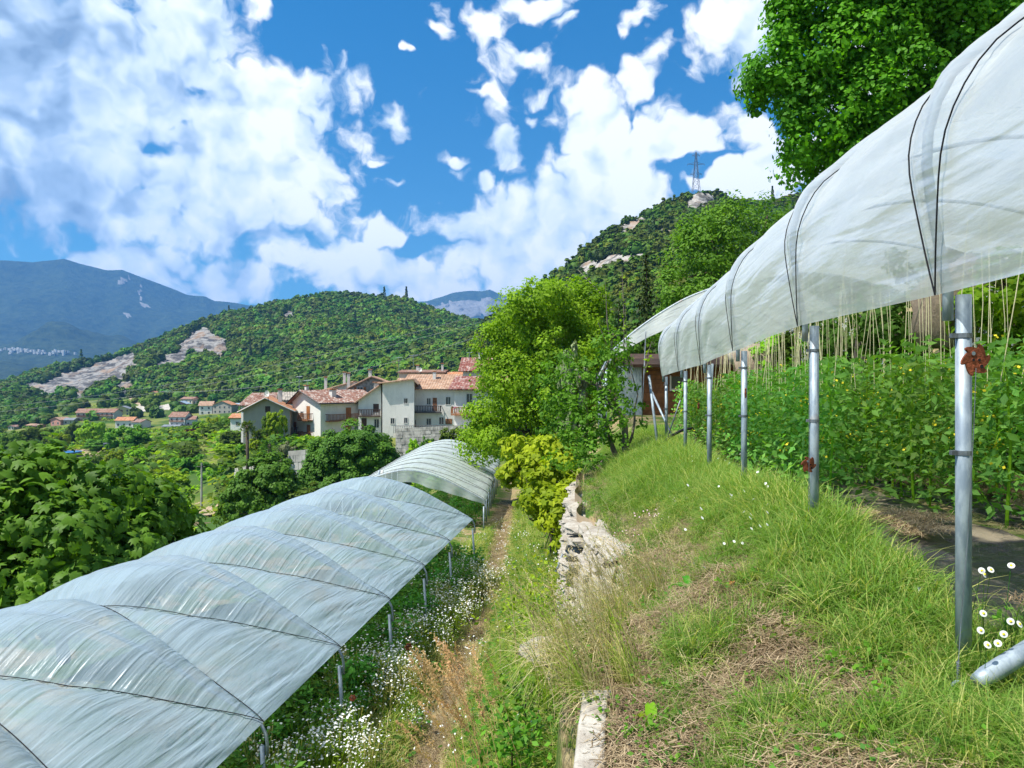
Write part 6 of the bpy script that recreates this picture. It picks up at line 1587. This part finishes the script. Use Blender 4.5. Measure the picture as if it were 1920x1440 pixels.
x, y = place(1600, lambda y: rowx(y)+.5, lambda y: rowx(y)+3, 3.2, 8); keep = fbm(x*1.2, y*1.2, 91, 3) > -.02; x, y = x[keep], y[keep]
o_ = scatter('straw_litter', np.stack([x, y, ground(x, y)+.055], 1), STR, seed=16); o_['label'] = 'loose straw lying over the black sheets by the tomatoes'
# ------------------------------------------------------------------ dry stone wall and stones
def stone_mesh(seed, sx=1, sy=.7, sz=.6, n=1, rough=.16):
    import bmesh
    bm = bmesh.new(); bmesh.ops.create_icosphere(bm, subdivisions=2, radius=.5); r = RS(seed); off = Vector(r.rand(3)*50)
    for v in bm.verts:
        c = v.co.copy(); m_ = max(abs(c.x), abs(c.y), abs(c.z)); c = c.lerp(c/m_*.42, .62)
        c += c.normalized()*rough*(mnoise.noise(c*3+off)+.4*mnoise.noise(c*8+off)); v.co = Vector((c.x*sx, c.y*sy, c.z*sz))
    me = bpy.data.meshes.new('stone'); bm.to_mesh(me); bm.free(); return me
def rockmat(name, a, b_, c_):
    m, t = newmat(name); co = t.node('ShaderNodeTexCoord').outputs['Object']; ri = t.node('ShaderNodeObjectInfo').outputs['Random']
    n = t.noise(t.vmath('ADD', co, t.node('ShaderNodeObjectInfo').outputs['Location']), 5, 6, .7); n2 = t.noise(co, 18, 5, .7)
    c = t.mix(t.rng(n, .38, .62), a, b_); c = t.mix(t.math('MULTIPLY', t.rng(n2, .55, .7), .6), c, c_); c = t.mix(t.math('MULTIPLY', ri, .35), c, (.28, .24, .18))
    p = t.node('ShaderNodeBsdfPrincipled', {'Base Color': c, 'Roughness': .95, 'Specular IOR Level': .1}); bn = t.node('ShaderNodeBump', {'Strength': .9, 'Distance': .02, 'Height': n2}); t.l.new(bn.outputs[0], p.inputs['Normal'])
    t.node('ShaderNodeOutputMaterial', {0: p.outputs[0]}); return m
M['limestone'] = rockmat('pale_limestone', (.50, .47, .41), (.34, .30, .25), (.12, .10, .07)); M['boulder'] = rockmat('brown_boulder', (.36, .27, .20), (.24, .18, .14), (.12, .10, .08))
SM = [stone_mesh(s) for s in range(8)]
for m_ in SM: m_.materials.append(M['limestone'])
b0 = np.array([float(edge(5.3)), 5.3, g1(float(edge(5.3))-.3, 5.3)])
wt = thing('dry_stone_wall', 'rough pale dry stone wall holding up the grassy terrace above the path', 'wall', b0); r = RS(140)
# backing earth body so no gap shows
yy = np.arange(4.6, 16, .2); mb = MB(); vs = []
for y in yy: e = float(edge(y))-.13; vs += [(e-b0[0], y-b0[1], g1(e-.1, y)-.4-b0[2]), (e-b0[0], y-b0[1], g1(e+.3, y)-.07-b0[2])]
mb.add(vs, [(2*i, 2*i+2, 2*i+3, 2*i+1) for i in range(len(yy)-1)]); mb.build('earth_core', M['soil'], wt)
cnt = 0; y = 5.25
col_y = []
row = 0
zt_max = 0
for row in range(11):
    y = 4.7+r.rand()*.2
    while y < 14.5 and cnt < 296:
        w = r.uniform(.22, .46)*(1+.02*y); yc = y+w/2; e = float(edge(yc)); zb = g1(e-.22, yc)-.05; zt = g1(e+.12, yc)-.02; hh = .165*(1+.15*r.rand()); z = zb+.06+row*.165
        y += w*.93
        if z > zt+.03: continue
        batter = .16*(z-zb)/max(.3, zt-zb)
        o_ = obj('stone', SM[r.randint(8)], wt, (e-.30+batter+r.randn()*.03-b0[0], yc-b0[1], z-b0[2]), (r.randn()*.12, r.randn()*.12, math.pi/2+r.randn()*.2), (w*1.0, .5, hh*1.12)); cnt += 1
def rock(u, v, d, sx, sy, sz, lab, mat='limestone', name='loose_stone', seed=1, rz=0, gz=None, cat='stone'):
    c = P(u, v, d); me = stone_mesh(seed, 1, 1, 1, rough=.30).copy(); me.name = name; me.materials.clear(); me.materials.append(M[mat])
    me.polygons.foreach_set('use_smooth', [True]*len(me.polygons))
    o_ = obj(name, me, None, c if gz is None else (c[0], c[1], gz), (0, 0, rz), (sx, sy, sz)); return tag(o_, lab, cat)
rock(1216, 1184, 4.3, .17, .13, .14, 'lone pale grey stone lying in the middle of the grass strip', seed=11)
rock(1030, 1222, 4.15, .42, .3, .14, 'weathered stone at the terrace edge under the dry grass', seed=12); rock(1065, 1262, 3.95, .22, .2, .12, 'smaller stone beside the edge stone under dry grass', seed=13)
rock(1150, 1395, 2.9, .14, .10, .05, 'flat chip of stone near the coping stone', seed=14)
rock(1590, 1135, 3.55, .20, .14, .07, 'first of three half buried stones below the posts, left', seed=15, rz=-.5); rock(1650, 1180, 3.3, .24, .14, .08, 'second half buried stone, in the middle of the three', seed=16, rz=-.6); rock(1715, 1215, 3.1, .22, .13, .07, 'third half buried stone, nearest the thick post', seed=17, rz=-.5)
rock(1625, 1252, 2.95, .05, .05, .05, 'pebble sized pale stone in the grass before the thick post', seed=18)
rock(1190, 1010, 8.0, .38, .26, .25, 'pale rock outcrop at the top of the stone wall', seed=19); rock(1225, 1105, 5.5, .28, .24, .20, 'low pale rock where the wall ends nearest the camera', seed=20); rock(1135, 1010, 8.6, .3, .3, .45, 'upright pale rock in the wall top', seed=21); rock(1270, 985, 7.6, .3, .12, .10, 'thin pale stone edge showing in the grass by pink flowers', seed=22, rz=-.5)
# coping stone at the bottom edge
pts = [(.20, 2.0), (.27, 2.5), (.335, 2.95), (.385, 3.25)]; mb = MB(); vs = []
for (x, y) in pts:
    z = -1.425
    vs += [(x-.075, y, z-.12), (x+.06, y, z-.10), (x+.055, y, z+.012), (x-.06, y, z+.012)]
mb.add(vs, [(0, 1, 2, 3), (15, 14, 13, 12)]+[(4*i+a, 4*i+(a+1) % 4, 4*i+4+(a+1) % 4, 4*i+4+a) for i in range(3) for a in range(4)])
me = mb.mesh('coping_stone', M['limestone']); o_ = obj('coping_stone', me); bv = o_.modifiers.new('soft', 'BEVEL'); bv.width = .012; bv.segments = 2
tag(o_, 'long pale coping stone on the terrace edge at the bottom of the picture', 'stone')
# boulder, hedge of climbers and wood behind the tomatoes
rock(1768, 585, 8.9, .75, .7, 1.0, 'brown boulder behind the tomato rows, left of the thick post', 'boulder', 'boulder', 31, cat='boulder'); rock(1800, 560, 9.2, .55, .6, 1.3, 'taller brown rock face partly hidden by the thick post', 'boulder', 'boulder', 32, cat='boulder')
rock(1420, 690, 15, 1.0, .7, .9, 'mossy brown boulder seen between the posts at the back of the rows', 'boulder', 'boulder', 33, cat='boulder'); rock(1400, 665, 16, .9, .6, .6, 'pale rock behind the mossy boulder', 'limestone', 'boulder', 34, cat='boulder')
hd = [(1905, 560, 8.2, 90, 90, 'vine'), (1600, 640, 12.5, 70, 70, 'dark'), (1680, 610, 10.5, 60, 70, 'dark'), (1520, 650, 13.5, 60, 60, 'dark'), (1880, 470, 10, 120, 80, 'dark'), (1460, 670, 15, 46, 46, 'walnut'), (1740, 500, 11, 90, 60, 'dark'), (2010, 560, 7.6, 90, 110, 'walnut')]
for i, (u, v, d, ru, rv, cc) in enumerate(hd):
    c = P(u, v, d); gz = g1(c[0], c[1]); R = (ru/F*d, .6, rv/F*d); rr = RS(400+i)
    t = thing('climber_hedge', ['bright climbing vine at the right edge behind the rows', 'dark ivy bank behind the strings, middle', 'dark leafy bank left of the brown boulder', 'dark leafy bank behind the far strings', 'dark foliage high behind the thick post', 'fresh green bush at the far end of the rows', 'shaded leaves above the brown boulder', 'green vine just outside the right edge'][i], 'hedge', (c[0], c[1], gz))
    C, N, var = crown_pts([(0, 0, c[2]-gz, R[0], R[1], R[2]), (0, 0, (c[2]-gz)*.4, R[0]*.9, R[1], max(.4, (c[2]-gz)*.5))], 60, 60, rr, crad=.24)
    V, Fc, va = leaves(C, N, .10*rr.uniform(.6, 1.4, len(C)), rr, 'broad', var); obj('foliage', mesh_np('foliage', V, Fc, G[cc] if cc != 'vine' else G['walnut'], attrs={'var': va}), t)
    MB().tube([(0, 0, -.1), (0, 0, max(.3, c[2]-gz))], .03, 5).build('stem', M['bark'], t)
for i, (u0, v0, u1, v1, d, w) in enumerate([(1598, 690, 1612, 590, 11.5, .05), (1606, 690, 1622, 625, 11.4, .035), (1488, 700, 1500, 655, 13, .03)]):
    a = P(u0, v0, d); b_ = P(u1, v1, d); gz = g1(a[0], a[1]); a[2] = gz
    tag(MB().tube([(0, 0, 0), b_-a], w, 7).build('wooden_stake', M['barkgrey'], loc=a), ['thick pale wooden post leaning behind the strings', 'thinner stake leaning beside the thick wooden post', 'light bamboo stake among the far strings'][i], 'stake')
# shed beyond the tall tunnel
c = P(1206, 752, 24); gz = g1(c[0], c[1]); t = thing('plank_shed', 'low brown plank shed with dark roof and a square window behind the posts', 'shed', (c[0], c[1], gz), R_(4)); mb = MB(); r = RS(150); L = 4.6; z = 0; k = 0
H = .70-gz
mb2 = MB().box(.03, L-.03, .05, 2.6, -.2, H-.02).build('body', M['wooddark'], t)
while z < H-.05:
    h = .15; mb.box(0, L, r.uniform(-.012, .012), .05, z+.008, min(H, z+h)); z += h
s_ = mb.build('planks', M['wood'], t); s_['kind'] = 'stuff'
MB().slab([(-.5, -.6, H-.05), (L+.3, -.6, H-.05), (L+.3, 3.0, H+.45), (-.5, 3.0, H+.45)], .1).build('roof', M['slateb'] if 'slateb' in M else M['wooddark'], t)
wz = (720-729)/F*24-gz; w_ = MB().box(.95, 1.45, -.04, .0, wz, wz+.42).build('window', M['pane'], t); MB().box(.90, 1.5, -.07, -.03, wz-.07, wz).box(.90, .95, -.06, -.03, wz, wz+.45).box(1.45, 1.5, -.06, -.03, wz, wz+.45).build('sill', M['offwhite'], w_)
o_ = MB().box(-.9, -.1, -.3, -.27, 0, H-.1).build('metal_sheet', M['steel'], loc=(c[0], c[1], gz)); tag(o_, 'grey corrugated metal sheet standing left of the plank shed', 'metal sheet')
# braces
def rod(name, lab, a, b_, w, mat, cat, toground=False, n=8):
    A = P(*a); B = P(*b_)
    if toground: B[2] = g1(B[0], B[1])-.05
    return tag(MB().tube([(0, 0, 0), B-A], w, n).build(name, M[mat], loc=A, smooth=True), lab, cat)
rod('brace_pole', 'slanting grey brace pole at the far end of the tall tunnel', (1222, 735, 14.6), (1270, 850, 13.8), .022, 'steel', 'pole', True)
rod('brace_pole', 'grey pole leaning behind the fourth post', (1336, 682, 10.4), (1324, 775, 10.6), .020, 'steel', 'pole', True)
rod('brace_pole', 'thin dark pole leaning to the left between the far posts', (1276, 750, 12.4), (1240, 828, 12.8), .012, 'steeldark', 'pole', True)
rod('brace_pole', 'leaning galvanised end post of the tall tunnel', (1217, 704, 13.4), (1235, 830, 13.0), .026, 'steel', 'pole', True)
rod('brace_pole', 'thin dark rod hanging below the far tunnel front', (1211, 622, 15.5), (1203, 800, 15.0), .011, 'steeldark', 'pole')
# black hose
pts = [P(1210, 885, 12), P(1218, 860, 12.1), P(1235, 838, 12.3), P(1258, 818, 12.6), P(1280, 806, 13), P(1298, 803, 13.2), P(1306, 815, 13.1), P(1302, 842, 12.6)]
tag(MB().tube([p-pts[0] for p in pts], .026, 8).build('black_hose', M['rope'], loc=pts[0], smooth=True), 'thick black hose arching out of the grass near the pear tree', 'hose')
# leaning stakes by the wall
for i, (a, b_, w, m_) in enumerate([((1098, 938, 10.6), (1084, 1010, 10.2), .012, 'greenp'), ((1101, 962, 10.4), (1090, 1040, 10.0), .012, 'greenp'), ((1086, 960, 10.9), (1042, 1072, 10.2), .016, 'steel'), ((1090, 962, 10.8), (1058, 1062, 10.2), .014, 'steel')]):
    M.setdefault('greenp', mat_simple('green_plastic', (.01, .10, .05), .5, 0, .2, 5))
    rod('garden_stake', ['upper green plastic stake leaning on the stone wall', 'lower green plastic stake leaning on the stone wall', 'left grey metal bar leaning on the stone wall', 'right grey metal bar leaning on the stone wall'][i], a, b_, w, m_, 'stake')
# ------------------------------------------------------------------ rusty plates on the posts
def saw(lab, u, v, d, rad, yaw, roll, parent=None):
    c = P(u, v, d); t = thing('rusty_tensioner', lab, 'metal plate', c); n = 6; pts = []
    for i in range(n):
        a0 = i/n*6.283+roll
        for k, (da, rr) in enumerate([(0, .76), (.2, .80), (.45, .90), (.68, 1.01), (.86, 1.06), (.93, 1.0), (.86, .88), (.86, .78), (.93, .74)]): pts.append((math.cos(a0+da*1.047)*rad*rr, math.sin(a0+da*1.047)*rad*rr))
    m = len(pts); th = .004
    vs = [(x, -th, z) for x, z in pts]+[(x, th, z) for x, z in pts]+[(0, -th, 0), (0, th, 0)]
    fs = [(2*m, i, (i+1) % m) for i in range(m)]+[(2*m+1, m+(i+1) % m, m+i) for i in range(m)]+[(i, m+i, m+(i+1) % m, (i+1) % m) for i in range(m)]
    o_ = MB().add(vs, fs).build('plate', M['rust'], t); o_.rotation_euler = (0, 0, yaw)
    for (x, z, q, mt) in [(-.22, .42, .13, 'steel'), (-.22, .0, .09, 'rope'), (.20, .0, .09, 'rope'), (.36, -.42, .12, 'rope')]:
        h = MB().tube([(x*rad, -th-.003, z*rad), (x*rad, -th+.002, z*rad)], q*rad, 10).build('bolt_hole', M[mt], o_)
        MB().tube([(x*rad+math.cos(k/10*6.283)*q*rad*1.25, -th-.001, z*rad+math.sin(k/10*6.283)*q*rad*1.25) for k in range(11)], q*rad*.22, 5, cap=False).build('hole_rim', M['rust'], o_)
    return t
saw('rusty toothed plate wired to the nearest thick post', 1829, 675, 2.74, .060, R_(8), .4); saw('rusty toothed plate low on the second post', 1516, 871, 4.56, .052, R_(15), .1)
saw('small rusty plate seen side on behind the third post', 1398, 737, 6.70, .048, R_(65), .3); saw('small rusty plate behind the fourth post', 1310, 761, 8.9, .045, R_(60), .8); saw('dark rusty plate low beside a lower tunnel post', 766, 1213, 9.6, .055, R_(30), .2); saw('grey metal disc on a rod beside the nearest lower tunnel post', 661, 1309, 8.2, .04, R_(10), .2)
rod('iron_rod', 'thin dark iron rod leaning in the grass below the rusty plate', (786, 1242, 9.6), (807, 1275, 9.4), .008, 'iron', 'rod')
# tension wires running down the posts
def wire(lab, pts, w=.0016): q = [P(*p) for p in pts]; tag(MB().tube([p-q[0] for p in q], w, 4).build('tension_wire', M['steeldark'], loc=q[0]), lab, 'wire')
wire('steel wire running down the nearest post to the ground ring', [(1830, 690, 2.72), (1826, 800, 2.71), (1815, 1000, 2.70), (1803, 1150, 2.66), (1797, 1240, 2.60), (1794, 1278, 2.56)]); wire('thin wire down the right side of the second post', [(1517, 650, 4.55), (1517, 860, 4.55), (1516, 960, 4.55)], .002)
# spring, ring, pipe
q = [P(1797, 1240+i*1.0, 2.6)+np.array([math.cos(i*1.4)*.006, math.sin(i*1.4)*.006, 0]) for i in range(34)]
tag(MB().tube([p-q[0] for p in q], .0018, 4).build('wire_coil', M['steeldark'], loc=q[0]), 'coiled end of the tension wire just above the ground ring', 'wire')
c = P(1795, 1292, 2.54); n = 18; mb = MB(); mb.tube([(math.cos(a)*.027, .004*math.sin(a*2), math.sin(a)*.027) for a in np.linspace(-.9, 4.4, 18)], .0058, 8); mb.tube([(math.cos(-.9)*.027, 0, math.sin(-.9)*.027), (.022, .01, -.08), (.022, .01, -.2)], .006, 8)
tag(mb.build('ground_ring', M['steel'], loc=c, smooth=True), 'twisted steel ring sticking out of the grass at bottom right', 'ring')
for k in range(9): pass
A = P(1832, 1278, 2.5); B = P(1975, 1190, 2.62)
tag(MB().tube([(0, 0, 0), (B-A)*.12, (B-A)*.9, B-A], [.026, .032, .034, .034], 14).build('steel_pipe', M['steel'], loc=A, smooth=True), 'thick galvanised pipe lying at the bottom right corner', 'pipe')
tag(MB().tube([(0, 0, 0), (.03, .02, -.42)], .02, 10).build('steel_pipe', M['steel'], loc=P(1722, 1100, 3.35), smooth=True), 'short grey pipe stub leaning in the grass left of the thick post', 'pipe')
# broad leaved docks: every leaf a part
def dock(lab, base, specs, mat):
    t = thing('dock_plant', lab, 'plant', base)
    for (az, el, L, w) in specs:
        V = []; n = 7
        for i in range(n+1):
            f = i/n; e = el-.9*f*f; ww = w*math.sin(math.pi*min(1, f*.92+.06))**.7*.5; wave = .008*math.sin(i*2.3+az*3)
            x = L*f*math.cos(e); z = L*f*math.sin(e)+.02
            for s_ in (-1, 0, 1): V.append((math.cos(az)*x-math.sin(az)*ww*s_, math.sin(az)*x+math.cos(az)*ww*s_, z+abs(s_)*(ww*.35)+wave*s_))
        V = np.array(V); me = mesh_np('leaf', V, grid_faces(n+1, 3), mat, True, {'var': np.full(len(V), .3+.5*((az*7) % 1))}); obj('leaf', me, t)
b_ = P(1292, 1100, 4.5); b_[2] = g1(b_[0], b_[1])
dock('broad leaved dock with upright leaf beside the rock, centre right', b_, [(1.6, 1.35, .17, .05), (2.6, 1.1, .14, .05), (.3, .35, .16, .04), (3.3, .3, .15, .05), (4.4, .2, .15, .05), (5.2, .3, .13, .05), (.9, .9, .12, .04), (3.9, .1, .16, .045), (5.8, .5, .15, .05)], G['fig'])
b_ = P(1222, 1372, 2.95); b_[2] = g1(b_[0], b_[1])
dock('small light green leafy plant on bare straw at bottom centre', b_, [(1.5, 1.3, .11, .05), (2.5, .9, .09, .045), (.5, .8, .09, .045), (3.4, .5, .08, .045), (5.6, .4, .08, .045), (4.5, .3, .07, .04), (.0, .6, .08, .045)], G['walnut'])
r = RS(170)
for i, (u, v, d, s) in enumerate([(1700, 1390, 2.35, .07), (1780, 1400, 2.3, .075), (1850, 1420, 2.3, .08), (1900, 1380, 2.4, .08), (1640, 1330, 2.6, .06), (1770, 1330, 2.5, .065), (1730, 1250, 2.8, .06), (1880, 1440, 2.2, .08)]):
    b_ = P(u, v, d); b_[2] = g1(b_[0], b_[1]); dock(['leafy weed at bottom right, first from the left', 'leafy weed under the ground ring', 'leafy weed low in the bottom right corner', 'leafy weed below the thick pipe', 'leafy weed left of the ground ring', 'small weed just left of the ring in tall grass', 'weed with narrow leaves before the half buried stones', 'weed cut by the bottom edge at the right'][i], b_, [(r.rand()*6.28, r.uniform(.4, 1.3), s*r.uniform(.8, 1.3), s*.55) for k in range(9)], G['pear'] if i % 2 else G['walnut'])
# dry orange leaf
me = mesh_np('fallen_leaf', np.array([(0, 0, 0), (.03, .02, .01), (.06, 0, .02), (.03, -.02, .005)]), np.array([[0, 1, 2, 3]]), mat_simple('dry_leaf', (.45, .16, .05), .8))
o_ = tag(obj('fallen_leaf', me, None, P(1360, 1165, 4.1)), 'curled orange dead leaf lying on the grass strip', 'leaf'); o_.location.z = g1(o_.location.x, o_.location.y)+.06
# two light poles standing left of the second lower tunnel
rod('garden_stake', 'grey post standing left of the second lower tunnel front', (711, 882, 25.5), (711, 905, 25.5), .04, 'steel', 'post'); rod('garden_stake', 'pale pipe end just right of the grey post by the second lower tunnel', (717, 882, 25.6), (716, 900, 25.6), .045, 'frame', 'post')

# ------------------------------------------------------------------ air
hz = MB().box(-7500, 6000, -400, 8200, -300, 1080).mesh('haze'); m, t = newmat('valley_haze')
vol = t.n.new('ShaderNodeVolumePrincipled'); vol.inputs['Color'].default_value = (.17, .47, 1.0, 1); vol.inputs['Density'].default_value = 0.000115; vol.inputs['Anisotropy'].default_value = .1
out = t.n.new('ShaderNodeOutputMaterial'); t.l.new(vol.outputs[0], out.inputs['Volume']); hz.materials.append(m)
tag(obj('haze', hz), 'thin blue valley haze', kind='stuff')
